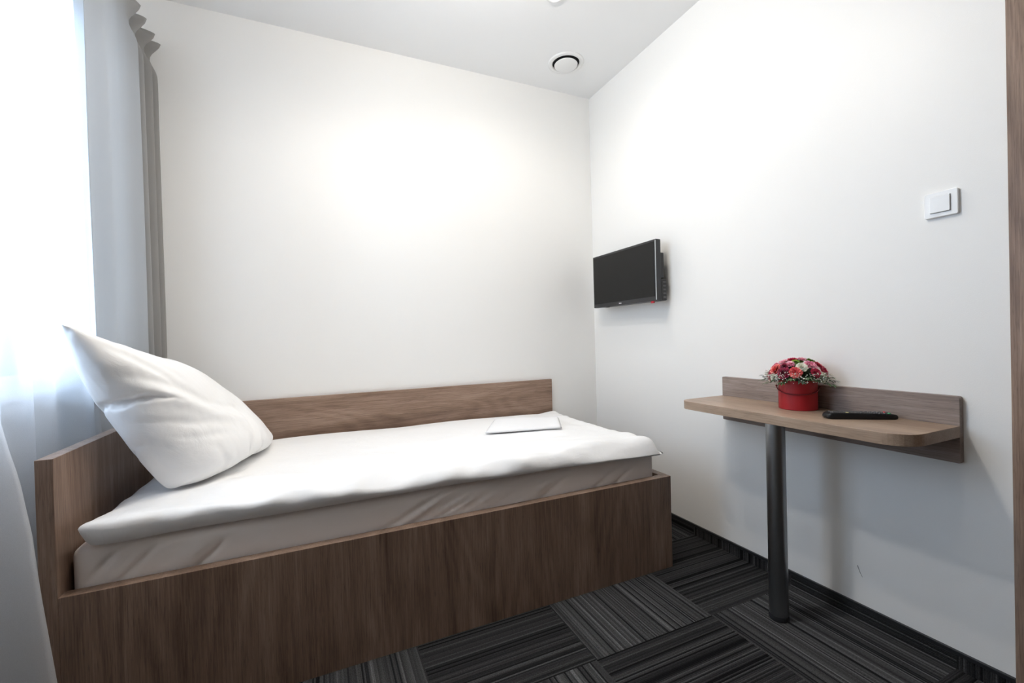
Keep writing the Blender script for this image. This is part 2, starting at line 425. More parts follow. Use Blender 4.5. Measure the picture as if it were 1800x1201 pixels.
# ------------------------------------------------------------------ bed
BX0, BX1, BXR, BY0 = -2.380, -2.345, -0.328, -1.020
bed = thing('bed', 'single bed frame in brown oak laminate with high headboard along the wall', 'bed', (-1.35, -.51, 0))
o0 = (-1.35, -.51, 0)
RZ = 0.401
obj('headboard', off(box_bm((BX0, BY0, 0), (BX1, -.001, .754), .0012), o0), wood_z, bed)
obj('side_panel', off(box_bm((BX1 + .0003, BY0, 0), (BXR - .0355, BY0 + .036, RZ), .0012), o0), wood_z, bed)
obj('footboard', off(box_bm((BXR - .035, BY0, 0), (BXR, -.001, RZ), .0012), o0), wood_z, bed)
obj('back_panel', off(box_bm((BX1 + .0003, -.0225, 0), (-.3565, -.001, .7527), .0012), o0), wood_x, bed)
obj('slat_base', off(box_bm((BX1 + .001, BY0 + .037, .22), (BXR - .036, -.024, .25)), o0), wood_x, bed)

# mattress with fitted sheet, soft edges and a few pulled creases on its front
MX0, MX1, MY0, MY1, MZ0, MZ1 = -2.339, -.378, -.978, -.026, .2505, .503
bm = bmesh.new()
bmesh.ops.create_cube(bm, size=1)
for v in bm.verts: v.co = Vector(((MX0 + MX1) / 2 + v.co.x * (MX1 - MX0), (MY0 + MY1) / 2 + v.co.y * (MY1 - MY0), (MZ0 + MZ1) / 2 + v.co.z * (MZ1 - MZ0)))
bmesh.ops.bevel(bm, geom=bm.edges[:], offset=.025, segments=5, profile=.5, affect='EDGES')
bmesh.ops.triangulate(bm, faces=bm.faces[:])
bm.free()
def mattress_bm():
    bm = bmesh.new(); r = .028
    def sq(t, L_):           # arc-length style spacing with dense ends
        return t
    nx, ny, nz = 220, 40, 26
    P = {}
    def put(i, j, k):
        key = (i, j, k)
        if key in P: return P[key]
        x = MX0 + (MX1 - MX0) * i / nx; y = MY0 + (MY1 - MY0) * j / ny; z = MZ0 + (MZ1 - MZ0) * k / nz
        p = Vector((x, y, z))
        c = Vector((min(max(x, MX0 + r), MX1 - r), min(max(y, MY0 + r), MY1 - r), min(max(z, MZ0 + r), MZ1 - r)))
        dd = p - c
        if dd.length > 1e-9:
            if sum(abs(q) > 1e-9 for q in dd) > 1: p = c + dd.normalized() * r
        # creases of the fitted sheet on the front face
        if y < MY0 + .03:
            for cx, cz, sl, wd, am, ln in CREASES:
                u = (x - cx) - (z - cz) * sl
                g = math.exp(-(u / wd) ** 2) * math.exp(-((z - cz) / ln) ** 2)
                p.y += am * g
            if z < .43: p.y = max(p.y, MY0 - .002)
        P[key] = bm.verts.new(p); return P[key]
    def quad(a, b_, c_, d_):
        f = [put(*a), put(*b_), put(*c_), put(*d_)]
        if len(set(f)) == 4: bm.faces.new(f)
    for i in range(nx):
        for j in range(ny):
            quad((i, j, 0), (i, j + 1, 0), (i + 1, j + 1, 0), (i + 1, j, 0)); quad((i, j, nz), (i + 1, j, nz), (i + 1, j + 1, nz), (i, j + 1, nz))
        for k in range(nz):
            quad((i, 0, k), (i + 1, 0, k), (i + 1, 0, k + 1), (i, 0, k + 1)); quad((i, ny, k), (i, ny, k + 1), (i + 1, ny, k + 1), (i + 1, ny, k))
    for j in range(ny):
        for k in range(nz):
            quad((0, j, k), (0, j, k + 1), (0, j + 1, k + 1), (0, j + 1, k)); quad((nx, j, k), (nx, j + 1, k), (nx, j + 1, k + 1), (nx, j, k + 1))
    return bm
CREASES = []
rc = random.Random(3)
for cx, n, s0 in ((-2.19, 5, .9), (-2.10, 3, 1.3), (-1.42, 7, 2.0), (-1.30, 6, 2.2), (-1.15, 3, 2.4), (-.95, 2, 2.0), (-.62, 2, 1.6)):
    for q in range(n):
        CREASES.append((cx + rc.uniform(-.08, .08), rc.uniform(.41, .46), s0 * rc.uniform(.8, 1.25), rc.uniform(.006, .014), rc.uniform(-.015, .012), rc.uniform(.025, .055)))
mo = obj('mattress', off(mattress_bm(), (-1.36, -.5, MZ0)), sheet_m, None, True); mo.location = (-1.36, -.5, MZ0)
tag(mo, 'thick mattress in a cream fitted sheet lying in the bed frame', 'mattress')

# ------------------------------------------------------------------ soft goods from stored cloth shapes
def unpack(d, nx, ny, x0, y0, dx, dy, q=.0005):
    """height and drift of a (nx+1) x (ny+1) cloth grid, stored as steps from point to point in half millimetres"""
    r = np.cumsum(np.array(d).reshape(3, -1), axis=1).T * q
    g = np.array([(x0 + dx * i / nx, y0 + dy * j / ny, 0) for i in range(nx + 1) for j in range(ny + 1)])
    return r + g
def two_sided(top, nx, ny, under):
    """the stored upper side and an under side made from it, in the vertex order of closed_faces"""
    out = []
    for i in range(nx + 1):
        for j in range(ny + 1):
            p = top[i * (ny + 1) + j]; out.append(p)
            if not (i in (0, nx) or j in (0, ny)): out.append(under(p))
    return np.array(out)
def closed_faces(nx, ny):
    top = {}; bot = {}; c = 0
    for i in range(nx + 1):
        for j in range(ny + 1):
            top[i, j] = c; c += 1
            if i in (0, nx) or j in (0, ny): bot[i, j] = top[i, j]
            else: bot[i, j] = c; c += 1
    return top, bot, c
def cloth_obj(name, co, nx, ny, mat, loc, uvs):
    top, bot, n = closed_faces(nx, ny)
    faces = []; uv = []
    for i in range(nx):
        for j in range(ny):
            q = [(i, j), (i + 1, j), (i + 1, j + 1), (i, j + 1)]
            faces.append([top[k] for k in q]); uv += [(k[0] / nx * uvs[0], k[1] / ny * uvs[1]) for k in q]
            faces.append([bot[k] for k in q[::-1]]); uv += [(k[0] / nx * uvs[0], k[1] / ny * uvs[1]) for k in q[::-1]]
    me = bpy.data.meshes.new(name); me.from_pydata([tuple(p - np.array(loc)) for p in co], [], faces)
    ul = me.uv_layers.new(name='UVMap')
    for l, c in zip(ul.data, uv): l.uv = c
    me.polygons.foreach_set('use_smooth', [True] * len(me.polygons)); me.materials.append(mat); me.update()
    o = link(bpy.data.objects.new(name, me)); o.location = loc
    s = o.modifiers.new('sub', 'SUBSURF'); s.levels = 1; s.render_levels = 1
    return o
PILLOW = [44,11,13,21,-1,5,5,4,6,11,0,6,6,5,6,13,-2,5,5,6,5,6,6,9,-1,4,5,16,24,9,-28,-28,-8,-8,-7,-7,-7,-7,-7,-5,-10,-6,-7,-6,-6,-7,-6,-7,-6,7,-18,-17,-16,8,-5,7,11,17,-3,4,5,5,6,7,4,5,5,5,16,-4,2,6,6,7,6,4,4,5,3,4,23,24,-14,-11,-27,-7,-7,-8,
-7,-8,-8,-7,-8,-3,-10,-6,-5,-6,-5,-6,-7,-8,-4,0,-20,4,5,0,-5,1,10,11,-3,6,5,5,6,5,4,7,2,15,2,-3,5,6,7,6,4,4,4,4,4,17,27,2,-24,-28,-6,-7,-7,-8,-7,-8,-7,-7,-7,-6,-5,-5,-5,-5,-6,-6,-6,-6,-4,4,0,8,-1,-4,-5,0,5,8,1,4,5,5,4,5,4,11,-3,10,
-2,6,5,6,5,5,3,5,4,4,11,25,11,-27,-25,-7,-7,-7,-7,-7,-7,-7,-6,-6,-5,-5,-5,-4,-5,-5,-5,-4,-2,4,4,1,-1,5,-2,-5,-4,0,3,4,3,3,4,4,5,6,9,-5,3,6,3,6,5,4,4,4,4,4,4,7,17,23,-25,-27,-7,-7,-6,-7,-6,-6,-5,-6,-5,-4,-4,-5,-4,-4,-3,-3,-1,4,4,3,1,
-1,-1,3,-3,-5,-3,-1,2,3,2,3,3,3,11,-1,-1,4,5,3,4,4,4,4,4,4,4,4,4,24,12,-19,-26,-8,-7,-6,-5,-5,-5,-5,-4,-4,-4,-3,-3,-4,-3,-2,0,3,4,4,2,1,1,-2,0,-1,-4,-4,-2,-1,1,2,2,1,2,9,-2,2,3,3,4,3,3,4,3,4,3,4,3,5,25,-6,-3,-27,-7,-6,-4,-5,-4,-4,-4,
-3,-3,-3,-2,-3,-2,-2,1,2,4,4,3,2,1,1,-1,-1,-2,-3,-3,-4,-2,-1,0,1,1,2,2,6,-2,3,2,3,3,2,3,3,3,3,4,3,2,22,9,-15,-27,-5,-4,-4,-3,-4,-3,-2,-3,-2,-2,-2,-1,-1,0,2,4,3,4,3,2,0,2,-1,-1,-2,-3,-3,-4,-3,-2,-1,0,0,1,1,4,0,2,1,3,2,2,2,2,3,2,3,3,
3,12,18,-21,-23,-2,-3,-3,-2,-3,-2,-2,-1,-2,-1,-1,-1,1,1,3,4,4,3,3,-1,-7,12,-1,-1,-2,-3,-3,-3,-4,-2,-3,-1,0,0,0,1,2,1,2,1,2,1,2,1,2,2,3,2,3,18,6,-25,-12,-2,-2,-2,-1,-2,-1,-1,-1,-1,-1,0,0,2,2,4,3,4,3,-1,-4,1,11,-1,-1,-2,-3,-3,-3,-3,-3,
-3,-2,-1,-1,0,0,1,1,1,1,1,1,1,1,1,2,2,2,3,19,-5,-21,-5,-1,-1,-1,-1,-1,-1,-1,0,0,0,0,2,2,2,4,4,3,2,-3,0,1,10,-1,-1,-2,-2,-3,-4,-3,-3,-3,-2,-2,-1,-1,0,0,0,1,0,1,0,1,1,0,1,1,2,3,17,-17,-8,-1,-1,-1,0,-1,0,0,0,0,0,1,1,1,3,3,3,2,-1,4,0,1,
1,10,-1,-1,-2,-2,-3,-3,-3,-4,-3,-2,-3,-1,-1,-1,0,0,0,0,0,0,1,0,0,0,0,1,2,14,-16,-2,-1,-1,0,0,0,0,0,1,0,1,1,1,2,3,3,1,3,0,2,2,1,1,10,-1,-1,-2,-2,-3,-3,-3,-3,-3,-3,-3,-1,-2,-1,-1,0,0,-1,0,0,0,0,0,0,-1,0,7,-7,-2,4,-3,0,1,0,0,1,0,1,0,1,
2,1,2,3,2,1,2,2,1,1,3,2,9,-1,-1,-2,-2,-3,-3,-3,-3,-3,-3,-2,-3,-1,-2,0,-1,-1,0,0,-1,0,0,-1,0,-1,-1,6,-5,-2,1,1,1,0,1,0,1,0,1,1,1,2,2,2,2,2,2,2,1,2,1,1,1,11,-1,-1,-2,-2,-2,-3,-3,-4,-3,-3,-2,-3,-1,-2,-1,-1,-1,0,0,-1,0,-1,0,-1,0,-1,-1,
0,1,0,1,1,0,1,1,0,1,1,1,1,2,2,2,2,2,2,2,2,1,1,1,1,11,-1,-1,-2,-2,-3,-2,-3,-3,-3,-3,-3,-2,-2,-2,-1,-1,-1,-1,0,0,-1,0,-1,0,-1,0,0,0,0,0,1,0,1,1,0,1,1,1,1,2,2,1,3,2,2,2,1,2,1,2,0,1,10,0,-1,-2,-2,-2,-3,-3,-3,-3,-3,-3,-2,-2,-2,-1,-1,-1,
-1,0,-1,0,0,-1,0,0,-1,0,0,0,1,0,1,0,1,0,1,1,1,2,1,2,2,2,2,2,2,2,1,2,1,1,0,11,-1,-1,-2,-2,-2,-3,-3,-3,-3,-3,-2,-3,-2,-2,-1,-1,-1,-1,0,-1,0,0,-1,0,0,0,-1,0,1,0,0,1,0,1,1,0,1,2,1,2,1,2,2,3,2,1,2,2,1,1,1,1,10,-1,-1,-1,-3,-2,-3,-3,-3,-3,
-2,-3,-3,-2,-2,-1,-1,-1,-1,0,-1,0,0,-1,0,0,0,0,0,0,0,1,0,1,0,1,1,1,1,1,2,2,2,2,2,2,2,2,1,2,1,0,1,10,0,-1,-2,-2,-3,-3,-3,-3,-2,-3,-3,-2,-2,-2,-2,-1,-1,-1,0,-1,0,0,0,-1,0,0,0,0,0,1,0,0,1,0,1,1,1,1,2,2,1,2,2,3,2,1,2,2,1,1,1,0,9,1,-1,-2,
-2,-3,-2,-4,-2,-3,-3,-2,-3,-2,-2,-2,-1,-1,-1,0,0,-1,0,0,0,0,0,0,0,0,0,0,1,0,1,1,0,1,2,1,2,2,2,2,2,2,2,2,1,1,1,1,1,8,1,-1,-2,-2,-2,-3,-3,-3,-3,-2,-3,-2,-3,-2,-1,-2,-1,0,-1,0,0,-1,0,0,0,0,0,0,1,0,0,0,1,0,1,1,1,1,2,2,1,3,2,2,2,1,2,2,1,
1,0,1,8,1,-1,-2,-2,-2,-3,-3,-2,-3,-3,-2,-3,-2,-3,-1,-2,-1,0,-1,0,0,0,0,0,0,0,0,0,0,0,1,0,0,1,0,1,1,2,1,2,2,2,2,2,2,2,2,1,1,1,1,0,-10,10,1,-3,-2,-3,1,2,-2,-3,-2,-3,-3,-2,-2,-2,-2,0,-1,0,0,-1,0,0,0,0,0,0,0,1,0,0,0,1,0,1,1,1,1,2,2,2,2,
2,2,2,1,2,1,2,1,0,1,-10,-1,2,0,1,0,1,2,-2,-2,-3,-3,-2,-3,-2,-2,-1,-1,-1,0,0,0,0,0,0,0,0,0,0,0,0,1,0,0,1,0,1,1,2,1,2,2,2,2,2,2,2,1,2,1,1,0,1,-10,-6,-7,0,6,7,2,-2,-9,0,4,-1,-1,-3,-2,-2,-1,-1,0,-1,0,0,0,0,0,0,0,1,0,0,0,0,0,1,0,1,1,1,1,
2,2,1,3,2,2,1,2,2,1,1,1,1,0,-26,-1,0,3,2,1,0,1,1,-2,-2,0,-1,1,2,-2,-3,0,0,0,0,0,0,0,0,0,0,0,0,0,1,0,0,0,1,0,1,1,2,1,2,2,2,2,2,2,2,1,1,2,0,1,0,-26,-1,0,0,0,0,1,3,4,-3,-5,0,3,1,0,-1,-1,0,-1,0,1,0,0,0,0,0,0,0,0,0,0,0,0,1,0,1,0,2,1,2,1,
2,2,2,2,2,2,2,1,1,1,0,1,-26,-1,0,-1,0,-1,0,0,0,0,0,0,0,1,1,1,0,0,0,0,0,0,0,0,0,0,0,0,1,0,0,0,0,0,1,0,1,1,1,2,2,2,2,2,2,2,1,2,1,1,1,0,1,-26,0,-1,0,-1,0,0,0,-1,0,0,1,0,0,1,1,0,0,1,0,0,0,0,0,0,0,0,0,0,0,0,0,1,0,0,0,1,1,2,1,2,2,2,2,2,2,
2,1,2,0,1,1,0,-25,-1,0,-1,0,0,-1,0,0,0,0,0,0,1,0,1,1,0,0,0,0,0,1,0,0,0,0,0,0,0,0,0,0,0,0,1,1,1,1,2,2,2,2,2,2,2,1,2,1,1,1,0,1,-26,0,-1,0,0,-1,0,0,-1,0,0,1,0,0,1,1,0,0,1,0,0,0,0,0,0,0,0,1,0,0,0,0,0,0,0,0,0,1,2,2,2,2,2,2,2,2,2,1,1,1,1,
1,0,-25,-1,0,0,-1,0,-1,0,0,0,0,0,0,1,0,1,1,0,0,0,1,0,0,0,0,0,0,0,0,0,0,0,0,1,0,0,0,-1,-1,6,3,2,1,1,-1,-3,7,4,2,1,1,-1,-3,-20,0,-1,0,0,-1,0,0,0,0,0,0,0,0,1,1,0,1,0,0,0,0,0,1,0,0,0,0,0,0,0,0,0,0,0,0,0,-2,0,3,5,1,-8,-4,-4,5,5,7,9,3,-3,
-5,-15,2,-1,0,0,-1,0,0,-1,0,0,0,0,0,0,1,1,0,1,0,1,0,0,0,0,0,0,0,0,1,0,0,0,0,0,0,-1,0,-1,-2,-1,9,-1,-5,-5,-9,11,4,3,5,8,-9,-6,-6,4,-2,-7,-6,-4,1,4,9,1,0,-5,2,1,2,2,1,1,0,1,0,0,0,1,0,0,0,0,0,0,0,0,0,0,0,0,0,-1,-1,-1,-3,-4,-3,-3,-4,-2,
2,5,14,8,5,-6,-9,-17,17,-7,-3,-4,-9,0,10,6,1,2,-6,1,2,3,3,1,1,1,0,0,1,0,0,0,0,1,0,0,0,0,0,-1,0,0,0,0,-1,-1,-2,-2,-3,-4,-4,-3,-4,-3,-1,3,11,-3,-1,1,-15,28,-7,-14,-5,-1,1,3,3,2,3,4,3,3,2,3,1,1,1,0,1,0,0,1,0,0,0,0,0,0,0,0,0,0,-1,0,0,-1,
-1,-2,-2,-3,-4,-4,-3,-4,-3,-3,-3,-3,-1,-1,-2,-1,6,-1,1,1,2,2,3,2,3,4,3,3,3,2,3,1,1,1,1,0,0,1,0,0,0,1,0,0,0,-1,0,0,0,0,-1,0,-1,-1,-2,-2,-3,-4,-3,-4,-3,-4,-3,-3,-2,-2,-2,-1,-1,4,1,1,1,2,2,3,3,3,3,3,3,3,3,2,1,1,1,1,0,1,0,0,1,0,0,0,0,0,
0,0,-1,0,0,-1,0,-1,-1,-2,-2,-3,-3,-4,-3,-4,-4,-3,-3,-2,-2,-2,-1,-1,5,1,0,1,2,2,3,3,3,3,4,3,2,3,2,1,1,1,1,0,1,0,1,0,0,0,0,0,0,0,0,-1,0,0,-1,0,-1,-2,-1,-2,-3,-3,-4,-3,-4,-3,-4,-3,-2,-2,-2,-1,-1,3,0,1,4,1,2,3,3,3,4,3,3,2,3,2,1,1,1,1,1,
0,1,0,0,1,0,0,0,-1,0,0,-1,0,0,-1,-1,0,-2,-1,-2,-3,-3,-3,-4,-3,-4,-3,-3,-3,-2,-2,-2,0,3,0,1,2,2,3,3,4,3,3,3,3,3,2,2,1,1,1,1,1,0,1,0,1,0,0,0,0,0,-1,0,-1,0,-1,0,-1,-1,-1,-1,-2,-3,-3,-3,-3,-4,-4,-3,-3,-3,-2,-2,-2,-1,4,0,1,2,3,3,3,3,3,3,
3,3,3,2,2,1,1,1,1,0,1,1,0,1,1,0,0,-1,0,-1,0,-1,0,-1,-1,0,-1,-1,-2,-1,-3,-3,-3,-3,-4,-3,-4,-3,-3,-2,-2,-2,-1,4,0,1,2,3,3,3,3,4,3,3,2,3,2,1,2,1,0,1,1,0,1,1,1,1,0,0,-1,0,-1,-1,0,-1,-1,0,-1,0,-1,-2,-2,-2,-2,-4,-3,-3,-4,-3,-4,-3,-2,-3,-1,
-1,4,0,1,3,2,3,3,4,3,3,3,3,2,2,1,1,1,0,1,1,0,1,1,1,-4,4,1,0,-1,-1,-1,0,-1,-1,0,-1,0,-1,-1,-2,-2,-2,-3,-4,-3,-4,-3,-4,-3,-2,-3,-1,-2,5,0,2,2,3,3,3,3,3,3,3,3,2,1,1,1,0,1,0,1,0,1,1,1,-7,7,2,-4,2,-1,-1,0,-1,0,-1,0,0,-1,-1,-1,-2,-2,-3,-3,
-4,-3,-4,-3,-4,-2,-3,-1,-2,4,1,2,2,3,3,3,4,3,3,2,2,2,1,1,0,1,0,0,0,0,1,0,0,-2,-13,14,3,-1,0,-1,0,-1,0,0,0,0,-1,0,-1,-1,-2,-3,-3,-3,-4,-4,-3,-4,-2,-3,-2,-1,4,1,2,2,3,3,4,3,3,3,2,2,1,1,0,0,0,-1,0,0,0,-1,0,-2,-2,-16,5,17,-3,2,0,0,0,0,
0,1,0,0,0,0,-1,-2,-2,-3,-3,-4,-3,-4,-3,-4,-2,-2,-1,4,1,2,2,3,4,3,3,3,3,2,1,0,0,0,-1,0,-1,-1,-1,0,-1,-2,-2,-3,-15,-4,23,1,1,1,1,0,1,1,0,1,1,0,0,0,-1,-1,-3,-3,-3,-4,-4,-3,-4,-2,-2,-1,4,1,2,2,4,3,3,4,2,2,1,1,-1,0,-1,-2,-1,-1,-2,-1,-2,
-1,-2,-2,-4,-11,-13,24,5,2,1,2,1,2,1,1,1,1,1,1,0,0,0,-2,-2,-4,-4,-3,-4,-4,-2,-2,-1,4,1,2,3,3,3,4,3,2,1,0,-1,-1,-2,-1,-2,-2,-2,-2,-2,-2,-3,-3,-3,-11,-21,2,25,6,3,3,2,2,2,2,2,1,2,1,2,1,1,1,-1,-2,-3,-3,-4,-4,-4,-2,-2,-1,4,1,2,3,3,4,3,
2,1,0,-1,-2,-2,-3,-2,-3,-2,-3,-3,-2,-3,-4,-3,-6,-17,-23,12,25,5,5,3,4,3,2,3,2,2,2,2,2,2,2,2,0,0,-2,-3,-4,-4,-3,-4,-1,-1,4,1,2,3,3,4,2,1,-1,-2,-2,-3,-3,-3,-3,-3,-4,-3,-3,-4,-3,-4,-4,-10,-21,-22,23,21,5,4,5,4,4,3,3,3,3,3,2,3,2,3,2,2,
1,1,-2,-3,-5,-4,-2,-2,-2,5,0,3,3,4,2,1,-1,-3,-3,-4,-4,-3,-4,-4,-4,-4,-4,-4,-4,-4,-5,-5,-18,-27,-8,23,21,6,5,4,5,5,4,4,3,4,3,3,3,3,3,3,3,3,2,1,-2,-3,-5,-3,-1,-2,5,1,1,4,3,1,-2,-4,-4,-5,-4,-5,-4,-5,-5,-5,-4,-5,-4,-5,-5,-4,-8,-26,-25,
2,21,22,5,5,5,5,5,5,5,4,4,4,3,4,4,3,4,2,5,3,3,3,-1,-4,-5,-3,2,5,-3,3,5,-1,-1,-8,-3,-5,-6,-5,-5,-6,-6,-5,-5,-6,-5,-5,-5,-5,-5,-16,-28,-12,11,6,26,6,4,5,5,6,5,5,5,5,4,4,4,4,4,4,4,3,7,1,8,4,-1,-5,-4,-1,1,3,5,-1,-5,-13,1,-6,-5,-6,-6,-6,
-6,-6,-6,-6,-6,-6,-6,-5,-6,-6,-21,-28,6,5,3,26,4,5,4,5,6,6,5,6,5,5,4,5,4,4,3,5,5,3,9,-4,11,11,1,-5,-2,0,5,-4,-8,-18,-1,-2,-5,-7,-6,-6,-6,-7,-6,-7,-5,-7,-6,-7,-6,-6,-6,-25,-28,6,-2,24,17,4,5,4,6,5,6,5,6,6,5,5,5,4,4,4,4,6,6,5,4,-4,18,
12,7,-4,0,-10,-16,-5,-12,-13,4,-6,-6,-6,-6,-6,-7,-6,-8,-3,-10,-3,-8,-7,-7,-7,-28,-26,-4,23,17,10,5,6,5,6,5,3,7,5,6,6,5,5,5,4,5,4,6,6,4,5,4,-1,23,13,14,44,-2,-2,-9,1,0,0,0,0,-1,0,0,0,1,0,-3,0,1,0,0,0,0,0,-1,0,1,0,-5,-12,-1,-25,-21,0,
-1,0,-1,0,-1,0,0,-1,0,0,0,0,-1,0,0,0,0,-6,-5,-4,108,-16,0,-2,-5,0,0,0,0,0,0,0,1,0,0,-4,0,1,0,0,0,0,0,0,0,1,0,-12,-12,-4,-1,-35,0,0,-1,0,-1,0,-1,0,0,-1,0,0,1,0,0,-1,0,0,0,-7,-20,134,-27,-10,0,-1,-1,0,0,0,0,0,0,0,0,1,-4,1,0,0,0,0,0,0,
0,1,0,0,-5,-18,0,-13,-26,0,0,0,-1,0,-1,0,-1,0,0,0,0,1,0,0,0,0,0,0,-15,-28,152,-23,-16,-7,0,0,-1,0,1,0,0,0,1,0,-2,0,-1,1,0,0,0,0,0,0,1,0,0,-2,-14,-2,-27,-14,0,0,-1,0,-1,0,0,0,0,0,0,0,1,0,0,0,0,1,-9,-17,-24,176,-33,-21,-12,-5,0,0,0,1,
0,0,1,0,0,-1,-1,1,0,0,0,0,0,1,0,0,1,0,0,-6,-11,-15,-24,0,0,-1,0,0,0,0,0,0,0,1,0,0,1,0,0,0,-5,-13,-18,-23,185,-17,-30,-20,-7,-3,0,0,0,1,0,1,0,-2,1,0,0,0,1,0,0,1,0,0,1,0,0,0,-14,-2,-6,-29,-1,0,0,0,0,0,0,0,1,0,0,1,0,0,1,-1,-3,-9,-14,-22,
-21,194,-21,-14,-26,-13,-5,-3,0,0,1,0,1,0,-1,0,0,1,0,1,0,0,1,0,0,1,0,0,0,-17,0,0,-30,0,0,0,0,0,1,0,0,0,1,0,1,0,0,0,-3,-7,-11,-15,-20,-25,208,-25,-21,-11,-19,-8,-4,-2,-1,1,0,0,1,0,0,0,0,1,0,0,1,0,1,0,0,1,0,1,-11,-3,-5,-24,0,0,1,0,0,
0,1,0,0,1,0,0,0,0,-2,-5,-9,-12,-17,-20,-27,221,-25,-21,-18,-9,-12,-8,-3,-2,0,0,0,1,0,0,0,1,0,0,1,0,1,0,1,0,0,1,0,-3,-8,-10,-15,0,0,0,1,0,0,1,0,0,0,1,0,-1,-1,-4,-7,-11,-14,-17,-28,-35,249,-26,-21,-17,-14,-10,-8,-5,-3,-2,0,0,0,0,0,1,
0,0,1,0,1,0,1,0,1,0,0,1,-10,0,-18,-3,1,0,0,1,0,0,0,0,1,0,0,-1,-1,-3,-6,-8,-12,-15,-27,-32,-16,254,-25,-21,-18,-14,-12,-8,-7,-4,-3,-1,0,-1,0,1,0,0,1,0,1,0,0,1,0,1,0,1,0,-12,0,-12,0,0,1,0,0,0,0,1,0,0,-1,0,-1,-3,-4,-6,-10,-16,-17,-32,
-15,-18,259,-25,-21,-19,-15,-12,-9,-8,-5,-3,-3,-1,0,-1,1,0,0,0,1,0,0,1,0,1,0,1,0,0,-8,-8,-1,0,0,0,0,0,0,0,0,0,0,-1,0,-2,-3,-5,-11,-15,-23,-16,-7,-20,-25,267,-24,-22,-18,-16,-13,-10,-8,-6,-5,-3,-1,-1,-1,0,0,0,0,0,1,0,1,0,0,1,0,0,1,-6,
-6,0,0,0,0,0,0,0,0,0,-1,0,-1,-1,-3,-4,-8,-18,-13,-8,-13,-17,-22,-26,277,-25,-21,-19,-16,-14,-11,-9,-6,-5,-4,-3,-1,-1,-1,0,0,0,1,0,0,1,0,0,0,1,0,-2,-3,1,-2,0,0,0,0,0,-1,0,0,-1,-1,-1,-2,-3,-9,-10,-5,-11,-14,-22,-22,-18,-23,288,-25,-21,
-20,-17,-14,-12,-9,-8,-5,-4,-3,-3,-1,-1,0,0,0,0,0,1,0,0,0,1,0,0,-1,-1,1,0,0,-1,0,0,-1,0,0,-1,-1,-1,-2,-2,-4,-6,-8,-10,-13,-15,-17,-21,-29,-25,305,-25,-22,-18,-17,-17,-12,-11,-8,-6,-5,-3,-3,-1,-1,-1,0,0,0,0,1,0,0,0,0,1,0,0,1,0,0,0,0,
-1,0,0,-1,0,-1,-1,-2,-2,-3,-5,-6,-9,-10,-13,-15,-17,-20,-23,-24,305,-24,-23,-20,-18,-12,-13,-14,-8,-7,-6,-4,-2,-2,-2,0,-1,0,0,0,1,0,0,0,1,0,0,1,1,0,1,0,0,-1,0,0,-1,0,-1,-2,-2,-2,-4,-6,-6,-9,-11,-12,-16,-17,-21,-22,-25,319,-30,-22,-20,
-19,-15,-14,-8,-8,-9,-9,-4,-3,-2,-2,-1,0,0,0,0,0,0,1,0,0,1,0,1,1,1,0,0,0,0,0,-1,0,-1,-1,-2,-2,-3,-5,-5,-7,-9,-11,-13,-16,-18,-20,-23,-25,324,-25,-23,-18,-18,-20,-13,-12,-10,-8,-6,-5,-4,-2,-2,-1,-1,0,0,0,1,0,0,1,0,1,0,1,1,1,0,0,0,0,
0,0,-1,-1,-1,-2,-3,-3,-5,-6,-7,-9,-11,-14,-15,-18,-21,-23,-25,333,-26,-24,-21,-19,-12,-14,-13,-15,-8,-6,-6,-3,-3,-2,-1,-1,0,0,0,0,1,0,1,0,1,0,1,1,0,1,0,0,0,0,0,-1,-1,-1,-2,-3,-4,-5,-6,-8,-9,-12,-13,-16,-18,-21,-23,-25,339,-24,-24,-22,
-19,-17,-15,-14,-7,-9,-7,-8,-4,-3,-2,-1,-1,0,0,0,0,1,0,0,1,0,1,1,1,0,1,0,0,0,0,0,-1,-1,-1,-3,-3,-4,-5,-7,-8,-9,-12,-13,-16,-19,-20,-24,-26,353,-28,-25,-21,-19,-19,-15,-13,-14,-8,-7,-6,-4,-3,-3,-1,-1,0,0,0,0,0,1,0,1,0,1,1,1,0,1,0,0,
0,0,0,-1,-1,-2,-2,-3,-5,-5,-7,-8,-10,-12,-14,-16,-18,-21,-23,-27,359,-25,-25,-23,-21,-16,-16,-18,-11,-9,-7,-6,-4,-4,-2,-2,-1,-1,0,1,0,0,1,0,1,0,1,1,0,1,1,0,0,0,0,0,-1,-1,-2,-2,-4,-4,-6,-7,-9,-10,-12,-14,-16,-19,-21,-25,-25,368,-25,
-23,-23,-23,-22,-20,-10,-11,-11,-8,-6,-5,-4,-3,-1,-1,-1,0,0,1,0,1,0,1,0,1,1,0,1,0,1,0,0,0,0,-1,-1,-2,-3,-3,-5,-6,-7,-9,-11,-12,-15,-16,-19,-21,-23,-28,399,-31,-25,-22,-22,-22,-24,-28,-10,-9,-8,-7,-5,-4,-4,-2,-1,0,0,0,0,1,0,1,1,0,1,
0,1,1,0,1,0,0,0,0,-1,-1,-2,-3,-4,-5,-6,-8,-9,-11,-13,-14,-17,-19,-21,-24,-27,405,-12,-26,-25,-26,-30,-34,-18,-12,-10,-9,-7,-6,-6,-3,-2,-1,0,0,0,0,1,0,1,1,0,1,0,1,1,0,0,1,0,0,0,-1,-1,-2,-3,-4,-6,-6,-8,-10,-11,-13,-15,-17,-20,-21,-24,
-27,411,-32,-32,-27,-22,-20,-13,-11,-8,-12,-16,-10,-9,-9,-5,-2,-2,0,0,0,1,0,1,1,0,1,1,0,1,0,1,0,1,0,0,0,-1,-1,-3,-3,-4,-5,-7,-8,-10,-12,-13,-16,-18,-20,-21,-25,-26,389,-28,-26,-9,-11,-13,-13,-13,-24,-5,-9,-10,-10,-12,-14,-4,-3,0,0,
